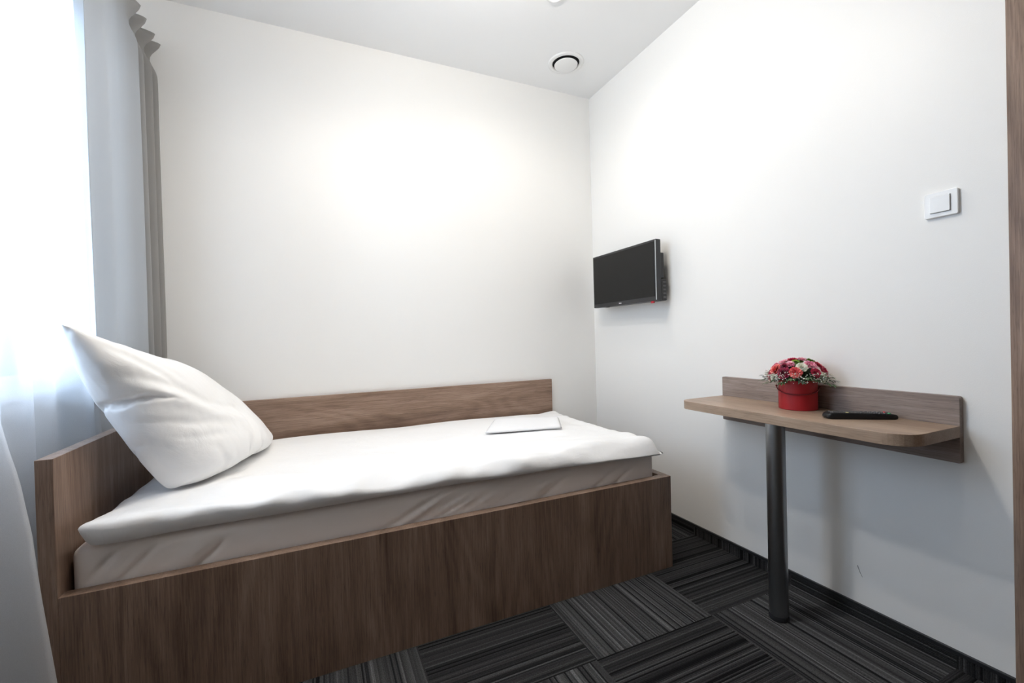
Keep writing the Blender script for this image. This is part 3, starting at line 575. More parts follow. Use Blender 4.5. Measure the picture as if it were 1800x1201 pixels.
0,1,0,1,1,0,1,1,0,1,0,1,0,1,0,0,0,-1,-1,-3,-3,-4,-6,-7,-9,-10,-12,-14,-16,-18,-21,-22,-24,-26,392,-27,-25,-23,-14,-13,-12,-9,-9,-13,-17,-10,-4,-5,-7,-7,-8,-1,1,0,0,1,1,0,1,1,0,1,1,0,1,0,1,0,0,0,-1,-1,-3,-3,-5,-6,-7,-9,-11,-12,-15,-16,
-19,-21,-22,-24,-26,396,-27,-24,-21,-20,-16,-15,-15,-11,-12,-9,-8,-7,-7,-5,-5,0,-1,0,0,0,1,1,0,1,1,0,1,1,0,1,0,1,0,0,0,-1,-1,-3,-3,-5,-7,-8,-9,-11,-13,-15,-17,-19,-21,-22,-24,-25,399,-26,-24,-22,-19,-18,-15,-14,-13,-11,-9,-9,-7,-6,
-4,-2,-4,0,0,0,0,1,1,0,1,1,0,1,0,1,1,0,1,0,0,0,0,-2,-3,-4,-5,-7,-8,-10,-11,-13,-16,-17,-19,-21,-23,-24,-25,403,-25,-24,-22,-20,-18,-16,-14,-13,-11,-10,-8,-7,-6,-4,-3,-1,-1,0,0,0,1,0,1,1,1,0,1,0,1,1,0,1,0,1,0,-2,-1,-2,-4,-6,-8,-9,-10,
-12,-13,-16,-17,-20,-21,-22,-25,-25,407,-25,-23,-22,-20,-19,-16,-15,-13,-11,-10,-9,-6,-6,-3,-3,-1,-1,0,0,0,1,0,1,1,1,0,1,0,1,1,0,1,0,1,0,0,-1,-4,-5,-6,-8,-9,-11,-12,-13,-16,-18,-19,-21,-23,-24,-27,411,-25,-23,-22,-20,-19,-17,-15,-13,
-11,-10,-9,-6,-5,-3,-3,-1,-1,0,0,0,1,0,1,1,0,1,1,0,1,1,0,1,0,1,0,0,-8,-6,-2,-4,-6,-13,-15,-16,-18,-12,-12,-17,-18,-25,-28,-33,427,-25,-23,-22,-20,-19,-17,-16,-13,-11,-10,-8,-5,-4,-6,-2,-1,-1,0,0,0,1,1,0,1,0,1,1,0,1,1,0,1,0,1,0,0,-3,
-6,-16,-2,-8,-24,-18,-18,-14,-12,-12,-9,-15,-32,-32,-39,454,-26,-24,-19,-19,-19,-19,-18,-11,-12,-8,-8,-8,-6,-1,-2,-2,-1,0,0,0,1,1,0,1,0,1,1,0,1,0,1,1,0,0,1,0,-1,-2,-9,-22,-12,-11,-11,-9,-30,-24,-17,-15,-9,-39,-33,-29,469,-19,-14,-15,
-17,-20,-21,-29,-14,-11,-4,-10,-9,-10,-11,-1,0,0,0,0,1,0,1,0,1,0,1,1,0,1,0,1,0,1,0,0,0,0,-1,-3,-7,-12,-11,-12,-13,-23,-24,-30,-26,-24,-23,-22,-16,453,-10,-20,-27,-33,-21,-10,-12,-14,-14,-22,-11,-8,-7,-3,-2,0,0,0,0,1,0,1,0,1,0,1,0,1,
1,0,1,0,1,0,0,0,0,-2,-3,-4,-8,-9,-11,-11,-16,-18,-26,-26,-24,-23,-25,-18,441,-31,-33,-28,-26,-18,-17,-13,-14,-13,-12,-6,-5,-4,-3,-1,-1,0,0,0,1,0,0,1,1,0,1,0,1,1,0,1,0,0,1,0,0,-1,-1,-3,-4,-6,-9,-9,-11,-12,-15,-16,-20,-23,-24,-24,-25,
392,-31,-28,-21,-19,-17,-15,-14,-12,-12,-8,-7,-5,-3,-2,-2,0,-1,0,0,1,0,0,1,1,0,1,0,1,0,1,0,1,0,0,0,0,-1,-1,-2,-4,-6,-7,-8,-11,-12,-14,-17,-18,-21,-23,-25,-26,376,-28,-25,-22,-19,-17,-15,-13,-12,-10,-8,-6,-4,-3,-2,-1,-1,0,-1,0,1,0,0,
1,0,1,1,0,1,0,1,0,1,0,0,0,0,-1,-1,-2,-4,-5,-6,-8,-10,-11,-14,-16,-18,-20,-23,-24,-27,369,-25,-25,-29,-20,-16,-15,-12,-11,-9,-7,-5,-4,-3,-2,-1,-1,0,0,0,0,0,0,1,0,1,1,0,1,0,1,0,0,0,1,0,-1,0,-1,-2,-4,-4,-6,-7,-9,-11,-13,-15,-18,-20,-22,
-24,-27,352,-26,-24,-18,-21,-21,-13,-12,-9,-8,-7,-5,-3,-3,-2,-1,-1,0,0,0,0,0,0,1,0,1,1,0,1,0,0,1,0,0,0,0,0,-1,-1,-2,-2,-4,-5,-7,-8,-11,-12,-15,-17,-19,-22,-24,-26,338,-27,-23,-22,-19,-15,-13,-12,-9,-7,-6,-4,-4,-2,-2,-1,0,0,-1,0,0,0,
1,0,0,1,0,1,0,1,0,0,1,0,0,0,-1,0,-1,-2,-2,-3,-5,-6,-8,-9,-12,-14,-17,-18,-22,-24,-26,326,-27,-23,-21,-17,-16,-13,-10,-9,-7,-5,-4,-3,-2,-1,-1,-1,0,0,0,0,0,0,0,0,1,0,1,0,0,1,0,0,0,0,0,0,-1,0,-2,-2,-3,-4,-5,-7,-9,-11,-14,-15,-19,-21,-23,
-26,313,-26,-23,-20,-18,-15,-12,-10,-8,-6,-5,-3,-3,-2,-1,0,-1,0,0,0,0,-1,0,0,0,1,0,0,1,0,0,0,0,0,0,0,0,0,-1,-1,-2,-2,-4,-5,-6,-8,-11,-12,-16,-17,-21,-22,-25,299,-25,-23,-20,-17,-14,-12,-9,-8,-5,-5,-3,-2,-1,-1,-1,0,0,0,0,0,0,-1,0,0,
-1,0,1,0,0,0,0,0,0,0,0,0,0,0,-1,-2,-2,-3,-4,-6,-7,-10,-12,-15,-17,-19,-23,-25,287,-25,-22,-20,-16,-14,-11,-9,-7,-5,-3,-3,-1,-1,-1,0,0,0,0,0,0,-1,0,0,-1,-2,0,-1,0,0,0,0,1,0,0,0,0,0,0,-1,-1,-1,-3,-4,-5,-7,-9,-11,-14,-16,-19,-23,-25,274,
-24,-22,-19,-16,-13,-10,-8,-6,-5,-3,-1,-2,0,0,0,0,0,0,0,0,0,0,0,1,-4,-6,0,0,0,0,0,1,0,0,0,0,0,0,0,0,-2,-2,-3,-4,-6,-8,-11,-13,-16,-18,-22,-25,261,-24,-21,-19,-15,-13,-9,-8,-5,-3,-2,-2,0,0,0,0,0,0,0,0,1,0,0,1,0,-7,-1,-7,-1,0,1,0,0,0,
1,0,0,1,0,0,-1,0,-1,-3,-3,-6,-7,-10,-12,-15,-18,-21,-25,248,-24,-21,-18,-14,-12,-9,-6,-5,-2,-2,0,0,0,0,0,1,0,0,0,1,0,0,1,0,-6,0,-16,0,0,1,0,0,1,0,0,1,0,1,0,0,0,-1,-2,-2,-5,-6,-9,-11,-14,-18,-20,-26,236,-24,-20,-17,-14,-11,-8,-6,-3,
-1,-1,0,0,1,0,0,1,0,0,1,0,0,1,0,0,-2,-4,-22,0,0,1,0,0,1,0,1,0,1,0,0,1,0,0,-1,-2,-3,-6,-7,-11,-13,-16,-21,-25,223,-23,-21,-16,-14,-9,-7,-4,-2,0,0,0,0,1,0,0,1,0,1,0,0,1,0,0,-1,-10,0,-23,0,0,1,0,0,1,0,1,0,1,0,1,0,0,1,0,-1,-2,-4,-7,-9,
-12,-16,-20,-26,211,-23,-20,-16,-12,-9,-5,-2,-1,0,1,0,0,1,0,1,0,0,1,0,1,0,0,0,-5,-12,-3,-20,0,0,1,0,0,1,0,1,0,1,0,1,0,1,0,0,0,0,-3,-5,-8,-13,-12,-21,-26,199,-24,-19,-14,-12,-7,-2,-1,0,1,0,0,1,0,0,1,0,1,0,0,1,0,0,-1,-10,-11,-13,-11,
1,0,0,0,0,1,0,1,0,1,0,1,0,1,0,0,1,0,-1,-3,-6,-10,-21,-15,-23,186,-25,-15,-17,-9,-3,-1,1,0,0,1,0,0,0,0,1,0,0,1,0,0,1,0,-6,-20,-1,-14,-10,0,0,0,1,0,0,0,1,0,1,0,1,0,1,0,0,1,0,0,0,-4,-8,-17,-25,-16,177,-20,-27,-12,-4,0,0,0,0,1,0,0,0,0,
0,0,1,0,0,0,1,0,-1,-17,-15,0,-11,-11,0,0,0,1,0,0,0,0,1,0,0,1,0,1,0,0,0,1,0,0,0,-6,-11,-20,-28,172,-31,-20,-5,0,0,-1,0,1,0,0,0,0,0,0,0,0,0,0,0,0,1,-5,-29,-3,-2,0,-20,0,1,0,0,0,0,0,0,0,1,0,0,1,0,0,1,0,0,0,-1,1,-1,-8,-16,-22,137,-21,-11,
0,0,-2,0,0,0,0,0,0,0,0,0,-1,0,0,0,1,0,0,-9,-34,0,0,0,-18,0,0,1,0,0,0,0,0,0,0,0,0,1,0,0,0,1,0,-1,0,-1,-2,0,-12,-20,117,-17,1,-1,-5,0,1,0,0,-1,0,0,0,0,0,0,0,0,-1,0,1,0,-15,-30,0,0,-12,-6,0,0,1,0,0,0,0,0,0,0,0,0,0,0,1,0,0,0,0,0,0,-6,-2,
0,-17,97,-1,-4,0,-2,-3,1,0,-1,0,0,0,0,0,-1,1,-1,0,-1,0,0,0,-28,-16,0,-11,-6,-1,0,0,0,0,0,1,-1,0,0,0,0,0,0,1,0,0,0,0,0,0,1,0,-11,-3,-2,0,0,-1,0,0,0,0,0,0,-1,1,0,1,1,0,0,1,0,-1,-1,-1,0,-1,1,0,0,1,0,-1,4,0,-1,0,-1,0,1,0,1,0,1,0,-1,0,-2,
-1,-1,-1,0,0,1,-1,1,1,0,26,3,0,-2,3,0,0,1,0,0,1,1,1,1,-1,1,0,0,-1,-1,-1,0,1,0,0,1,-1,-1,-1,3,2,0,-1,0,0,0,1,0,0,-1,0,-1,-2,-1,-1,-1,-1,1,-1,-3,2,-27,1,29,22,5,-1,-1,3,0,1,1,0,1,1,0,2,-1,0,1,0,-1,-1,-1,1,0,0,1,0,-1,-1,-6,7,4,-1,0,-1,
0,1,0,0,0,-1,0,-2,-1,-2,-1,-1,-1,0,-1,-1,-25,-29,2,29,26,18,8,0,-1,3,1,1,1,1,1,1,-3,4,-1,1,0,-1,-1,0,0,1,0,1,0,-1,-1,-7,7,4,0,-1,0,0,0,0,0,-1,0,-2,-1,-2,-2,-1,-1,-2,-1,-4,-21,-26,-28,1,29,28,23,16,7,2,2,1,2,1,2,1,0,-3,6,0,-1,1,-1,0,
0,0,1,0,1,0,0,-3,-5,2,9,-1,0,-1,0,-1,0,-1,-1,-1,-1,-2,-2,-2,-2,-3,-3,-5,-17,-23,-27,-29,2,28,28,27,19,14,7,3,3,2,3,2,2,-4,3,4,0,0,1,0,0,0,0,1,1,0,1,0,-7,-1,1,9,0,-1,-1,0,-1,-1,-1,-2,-2,-2,-2,-3,-3,-3,-4,-6,-15,-21,-24,-28,-29,2,30,
25,28,24,17,12,8,4,4,3,3,3,-3,4,2,1,1,0,1,0,1,0,1,1,1,1,0,-9,3,-1,9,0,-1,-2,-1,-1,-2,-2,-2,-2,-3,-4,-3,-4,-5,-7,-13,-19,-22,-25,-27,-30,2,30,27,23,27,21,15,12,8,5,4,4,4,2,-2,5,1,1,1,1,1,1,2,1,1,1,1,1,-8,-8,9,9,-1,-2,-2,-2,-2,-2,-3,
-3,-3,-4,-4,-5,-5,-8,-12,-16,-21,-24,-26,-27,-31,2,31,28,26,22,23,19,15,11,8,6,5,4,4,0,4,2,1,2,1,2,2,1,2,1,2,1,1,-6,-9,9,9,-3,-2,-3,-2,-3,-3,-4,-4,-4,-5,-5,-6,-8,-11,-15,-19,-22,-24,-27,-29,-29,1,31,27,27,25,22,20,17,14,11,8,6,5,5,
4,1,3,3,2,2,2,2,3,2,2,1,1,1,-12,1,9,5,-4,-3,-3,-3,-4,-4,-4,-5,-5,-6,-7,-8,-10,-14,-17,-20,-23,-25,-29,-28,-29,0,31,28,27,25,23,21,18,16,14,10,8,6,6,5,3,3,3,3,3,3,3,2,3,3,2,1,1,-14,7,9,-1,-4,-4,-4,-4,-4,-5,-6,-5,-7,-7,-8,-9,-13,-16,
-18,-22,-26,-26,-28,-26,-31,1,31,28,26,26,24,21,20,17,15,12,10,8,7,6,4,4,4,3,4,3,4,3,4,3,3,2,0,-12,11,4,-5,-4,-5,-4,-5,-5,-6,-6,-7,-7,-8,-10,-11,-14,-17,-22,-25,-28,-26,-21,-28,-32,0,31,28,27,26,24,23,20,18,16,14,12,9,8,7,5,5,5,4,4,
4,4,4,4,4,4,3,1,-9,10,-3,-4,-5,-5,-6,-6,-6,-6,-7,-7,-8,-10,-11,-12,-16,-20,-27,-24,-20,-24,-27,-29,-33,1,31,28,27,26,25,23,21,19,17,15,13,11,9,7,7,6,5,5,5,5,4,5,4,4,5,5,-10,10,3,-11,-1,-6,-7,-6,-6,-7,-7,-7,-9,-9,-10,-12,-13,-22,-22,
-17,-23,-24,-28,-28,-28,-33,0,32,28,27,27,24,24,22,20,17,16,14,12,10,9,7,7,6,5,6,5,5,5,4,5,5,5,-6,7,0,-6,-6,-7,-7,-7,-6,-8,-7,-8,-9,-11,-11,-13,-16,-18,-20,-22,-25,-25,-26,-28,-29,-33,-1,32,29,26,27,26,24,23,20,18,17,15,13,10,10,8,
7,7,6,6,5,5,6,4,5,4,5,4,0,-4,-6,-7,-6,-7,-7,-8,-7,-8,-9,-10,-11,-12,-15,-17,-18,-21,-22,-24,-26,-26,-28,-28,-34,-1,32,29,27,27,24,24,25,21,19,18,15,14,11,10,9,8,7,6,6,6,5,5,5,4,4,3,2,0,-3,-5,-6,-7,-7,-7,-7,-8,-8,-10,-10,-12,-13,-16,
-17,-19,-21,-22,-25,-25,-27,-28,-28,-34,-1,33,28,28,27,26,24,21,21,21,21,16,13,13,10,9,9,7,7,6,5,6,5,4,4,3,2,1,-1,-3,-4,-5,-6,-7,-7,-7,-8,-9,-10,-11,-13,-14,-16,-18,-19,-21,-23,-24,-26,-27,-27,-29,-33,-3,34,29,27,27,27,25,23,22,21,
17,18,15,12,12,9,9,7,7,6,6,5,5,4,3,3,1,1,-1,-3,-4,-5,-6,-6,-7,-7,-8,-10,-10,-11,-14,-14,-17,-18,-20,-21,-23,-24,-26,-27,-28,-29,-33,-2,33,29,29,27,24,24,25,25,21,19,17,15,13,12,10,8,8,7,6,6,5,4,4,3,2,1,0,-1,-3,-3,-5,-5,-7,-6,-8,-8,
-10,-10,-12,-14,-15,-17,-18,-20,-22,-23,-25,-26,-27,-27,-29,-33,-3,34,30,28,28,26,25,25,20,21,20,19,16,13,12,11,9,8,6,6,6,5,4,3,3,2,1,-1,-1,-2,-4,-4,-5,-6,-7,-8,-8,-10,-11,-12,-14,-16,-17,-19,-20,-22,-23,-25,-26,-27,-28,-29,-33,-2,
34,30,28,27,28,25,24,25,20,20,17,16,14,13,11,9,8,6,6,6,4,4,3,3,1,1,-1,-1,-2,-4,-4,-5,-6,-6,-8,-8,-10,-11,-13,-14,-16,-18,-19,-20,-23,-23,-25,-26,-27,-28,-29,-33,-2,35,29,29,28,26,26,26,23,21,20,18,16,14,13,11,10,8,6,6,5,4,4,3,2,1,1,
-1,-1,-2,-3,-4,-5,-6,-6,-8,-9,-10,-11,-13,-15,-16,-17,-20,-21,-22,-24,-25,-27,-27,-28,-29,-33,-1,35,29,29,28,28,28,22,23,22,21,18,17,15,13,11,10,7,7,5,5,4,3,3,2,1,1,-1,-1,-2,-3,-4,-5,-5,-7,-7,-9,-10,-12,-13,-15,-16,-18,-20,-21,-23,
-24,-26,-26,-27,-28,-29,-33,-3,34,30,28,28,28,28,28,23,21,20,19,17,16,14,11,10,7,6,6,4,4,3,2,2,1,0,0,-1,-2,-3,-4,-4,-6,-6,-8,-9,-10,-12,-13,-15,-17,-18,-20,-22,-23,-24,-26,-27,-27,-28,-29,-33,-3,32,30,29,29,28,28,27,23,22,22,19,18,
17,14,12,10,7,6,5,4,3,3,2,2,0,1,-1,-1,-2,-3,-3,-4,-6,-6,-8,-8,-11,-12,-13,-16,-17,-19,-20,-22,-23,-25,-26,-27,-27,-28,-29,-34,-2,34,29,29,28,26,25,23,18,24,25,22,22,21,16,13,10,7,5,4,4,3,2,2,2,0,1,-1,-1,-2,-2,-4,-4,-5,-6,-7,-9,-10,
-13,-14,-15,-18,-19,-20,-22,-24,-25,-26,-28,-27,-29,-29,-33,-3,35,30,22,23,25,24,24,29,17,21,22,22,23,25,16,14,6,4,3,4,2,2,2,1,1,0,0,-1,-2,-2,-3,-4,-5,-6,-7,-9,-10,-12,-15,-16,-18,-19,-21,-22,-25,-25,-26,-28,-28,-28,-29,-34,-2,35,30,
29,25,25,24,21,21,25,25,22,15,18,19,19,21,6,4,4,3,2,2,2,1,0,0,0,-1,-1,-2,-3,-4,-4,-6,-7,-8,-11,-12,-15,-16,-18,-20,-22,-23,-24,-26,-27,-27,-28,-29,-29,-33,-2,35,30,28,28,26,26,25,24,24,21,21,20,18,18,16,8,9,8,4,3,2,2,1,2,0,0,0,-1,-1,
-2,-2,-4,-4,-5,-6,-9,-10,-13,-15,-17,-18,-21,-22,-23,-25,-26,-27,-27,-28,-29,-29,-33,-2,35,29,29,28,27,26,25,24,23,23,21,19,18,15,13,15,8,6,5,3,2,2,2,1,1,0,0,-1,-1,-2,-2,-3,-3,-5,-6,-8,-10,-14,-15,-17,-20,-20,-23,-23,-26,-26,-27,-27,
-29,-28,-29,-33,-2,35,29,29,28,27,26,26,24,24,22,21,19,17,16,14,11,9,6,5,4,2,2,2,1,1,0,0,-1,-1,-1,-2,-2,-3,-4,-5,-11,-10,-11,-16,-18,-20,-21,-23,-24,-25,-27,-27,-28,-28,-28,-29,-33,-2,35,29,28,28,28,26,26,25,23,23,21,19,17,15,12,11,
9,7,5,4,2,3,1,2,0,1,0,-1,-1,-1,-2,-2,-2,-3,-4,-7,-10,-14,-17,-19,-20,-22,-23,-25,-25,-27,-27,-27,-28,-28,-29,-33,-3,35,29,28,28,28,26,26,25,24,22,21,19,17,13,13,11,9,6,5,4,3,3,1,2,1,0,0,-1,-1,-1,-2,-2,-2,-2,-3,-5,-21,-18,-10,-15,-19,
-24,-26,-27,-27,-23,-24,-26,-27,-29,-29,-32,-2,34,29,29,27,28,27,26,24,24,22,21,17,15,19,11,10,9,6,5,3,3,3,2,2,1,0,0,-1,-1,-1,-2,-2,-3,-2,-3,-4,-14,-18,-26,-10,-21,-27,-27,-27,-26,-23,-23,-21,-25,-28,-28,-27,-6,34,29,28,27,27,28,27,
23,24,21,21,20,19,8,12,11,10,6,4,4,3,3,2,2,1,1,-1,0,-2,-1,-2,-3,-3,-3,-3,-5,-8,-13,-21,-26,-25,-23,-22,-21,-27,-28,-27,-24,-21,-24,-27,-33,0,32,25,25,26,28,27,27,26,23,14,22,22,22,22,9,9,5,6,4,4,4,3,2,2,1,1,0,-1,-2,-2,-2,-3,-3,-4,-4,
-6,-7,-10,-13,-20,-23,-24,-24,-25,-28,-28,-25,-27,-28,-28,-26,-26,0,28,28,28,26,28,20,23,25,25,27,23,20,20,13,10,8,6,6,4,5,4,3,3,2,1,0,0,-1,-2,-2,-3,-3,-3,-5,-4,-6,-8,-10,-15,-15,-20,-22,-24,-23,-26,-28,-28,-26,-28,-28,-28,-28,1,33,
25,28,28,27,26,25,24,24,24,18,17,16,12,11,8,6,6,5,5,4,4,3,2,1,1,-1,-1,-2,-3,-3,-3,-4,-5,-5,-6,-8,-11,-13,-16,-18,-21,-22,-23,-25,-25,-26,-27,-29,-28,-28,-33,2,33,29,27,28,26,25,25,24,23,21,19,16,15,12,10,8,7,6,6,5,4,4,3,2,2,0,0,-2,
-2,-3,-3,-4,-4,-5,-6,-6,-9,-10,-12,-16,-17,-20,-21,-23,-24,-25,-26,-27,-28,-28,-29,-32,2,33,29,27,27,27,25,24,23,22,21,18,16,13,12,10,9,7,6,6,5,5,4,3,3,1,0,0,-2,-2,-4,-3,-4,-5,-5,-6,-7,-8,-10,-12,-15,-17,-18,-21,-22,-23,-25,-26,-27,
-27,-29,-28,-33,2,33,29,28,27,26,25,24,23,21,19,18,15,13,12,10,8,8,6,6,5,5,4,4,3,1,0,-1,-2,-2,-4,-4,-4,-5,-5,-6,-7,-8,-10,-12,-14,-16,-18,-20,-21,-23,-24,-26,-27,-27,-28,-29,-33,4,32,29,26,28,27,25,23,22,20,19,17,14,13,11,10,8,8,6,
6,6,5,4,4,3,2,0,-1,-3,-3,-3,-5,-4,-5,-6,-6,-7,-8,-10,-11,-13,-15,-18,-18,-21,-22,-24,-26,-26,-28,-28,-29,-33,5,32,28,28,27,25,25,23,21,20,18,16,15,12,11,9,8,7,7,6,6,5,5,4,4,2,-1,-1,-3,-4,-4,-4,-5,-5,-6,-6,-7,-8,-9,-11,-13,-14,-16,-18,
-20,-22,-24,-25,-26,-27,-28,-29,-34,5,32,29,27,27,25,24,23,21,19,17,16,14,11,11,9,7,7,7,6,6,6,5,5,5,1,0,-3,-3,-4,-5,-5,-5,-5,-6,-6,-7,-7,-9,-10,-12,-14,-15,-18,-19,-21,-23,-24,-26,-28,-28,-29,-33,4,32,29,27,26,25,24,22,21,19,16,15,
13,11,10,8,8,6,7,6,6,6,6,6,6,2,-2,-3,-4,-5,-5,-5,-6,-5,-6,-5,-7,-7,-8,-10,-11,-13,-15,-16,-18,-21,-22,-24,-26,-27,-28,-29,-33,4,31,29,27,26,25,23,22,20,18,16,14,12,11,8,8,7,6,6,6,6,6,7,6,-3,8,2,-5,-3,-6,-5,-5,-6,-5,-5,-6,-6,-7,-7,-9,
-10,-12,-14,-16,-17,-20,-21,-24,-26,-26,-28,-30,-33,4,31,28,28,26,24,23,21,20,17,15,13,11,10,8,7,6,6,5,6,6,5,6,6,-7,12,3,-9,0,-5,-5,-5,-5,-5,-6,-5,-6,-6,-6,-8,-10,-10,-13,-15,-16,-19,-21,-23,-25,-27,-28,-29,-33,4,31,28,27,25,25,22,
20,19,16,14,12,10,8,7,6,6,5,6,5,5,5,5,4,3,-8,11,-1,-4,-4,-6,-4,-5,-5,-5,-4,-5,-6,-6,-7,-8,-9,-12,-13,-16,-18,-20,-23,-24,-26,-28,-28,-33,2,31,28,27,25,24,22,19,18,15,12,10,9,7,6,5,5,5,5,4,5,4,4,3,2,-11,7,9,-7,-2,-4,-5,-4,-4,-4,-4,-5,
-5,-5,-6,-6,-8,-10,-13,-14,-17,-20,-21,-24,-25,-27,-29,-32,1,31,27,27,25,23,21,19,16,13,11,8,7,6,5,5,4,4,4,4,3,4,3,3,1,-11,2,12,-3,-3,-3,-4,-3,-4,-3,-4,-4,-4,-5,-4,-6,-6,-9,-10,-13,-16,-18,-21,-23,-25,-26,-29,-32,0,31,27,27,24,23,20,
18,14,11,8,7,5,5,4,4,3,4,3,3,3,3,2,3,1,-5,-8,13,-1,-2,-2,-3,-3,-3,-3,-3,-3,-4,-3,-4,-4,-5,-7,-8,-11,-14,-17,-20,-22,-24,-26,-28,-32,-1,30,28,26,24,22,19,15,12,8,6,5,4,3,4,3,3,2,3,3,2,2,2,2,-2,-6,-5,13,0,-1,-2,-2,-2,-2,-3,-2,-3,-3,-3,
-3,-3,-4,-5,-6,-8,-11,-15,-19,-21,-23,-26,-28,-31,-3,31,27,26,24,20,17,12,9,5,4,4,2,3,2,3,2,2,2,2,2,2,2,0,-4,-6,-1,12,0,-1,-1,-1,-1,-2,-2,-2,-3,-2,-3,-2,-3,-2,-3,-4,-6,-8,-12,-16,-21,-24,-23,-28,-31,-3,30,28,25,23,19,13,8,5,3,3,2,2,
1,2,2,2,1,2,2,1,2,1,-1,-6,-5,8,6,-1,0,-1,-1,-1,-1,-1,-2,-2,-2,-2,-2,-2,-2,-2,-2,-4,-4,-8,-14,-17,-22,-27,-26,-30,-3,30,26,27,21,14,8,4,2,2,2,1,1,1,1,1,1,2,1,2,1,1,1,-3,-2,-7,8,6,0,-1,0,-1,0,-1,-1,-1,-2,-1,-2,-1,-2,-2,-1,-2,-2,-2,-3,
-9,-14,-20,-26,-28,-28,-1,29,28,24,15,8,4,1,1,1,1,0,1,0,0,1,1,1,1,2,1,1,0,-2,-4,-4,6,7,0,-1,0,-1,0,-1,0,-1,-1,-1,-1,-2,-1,-1,-1,-3,1,-2,-2,-1,-9,-17,-22,-27,-30,0,30,27,17,7,5,-2,2,0,1,0,0,0,0,0,0,0,1,1,1,2,1,-1,2,-6,2,-1,7,0,-1,0,
-1,0,0,-1,0,-1,0,-1,-2,-1,-1,-1,-1,-1,1,-3,2,-1,-9,-20,-25,-29,0,29,23,5,2,-1,3,0,0,-1,0,0,0,-1,0,0,0,0,1,1,2,0,0,3,-1,-2,-2,7,-1,-1,0,-1,0,0,0,0,0,-1,-1,-1,-1,-1,-1,-1,0,-1,1,-2,0,1,-7,-23,-28,1,27,4,0,0,1,1,0,0,-1,0,0,-1,-1,0,0,0,
0,0,1,2,0,0,2,0,-1,3,1,-1,-1,0,-1,0,0,0,1,0,-1,0,-1,-1,-1,-1,-1,0,0,0,0,-3,2,-2,-2,-27,3,0,1,0,1,-1,1,-1,0,-1,-1,-1,-1,-1,-1,0,0,0,0,1,1,1,2,0,0,2,0,0,-1,-1,0,-1,0,1,0,1,0,0,0,0,0,-1,-1,0,-1,0,1,0,0,0,-2,0,0,]
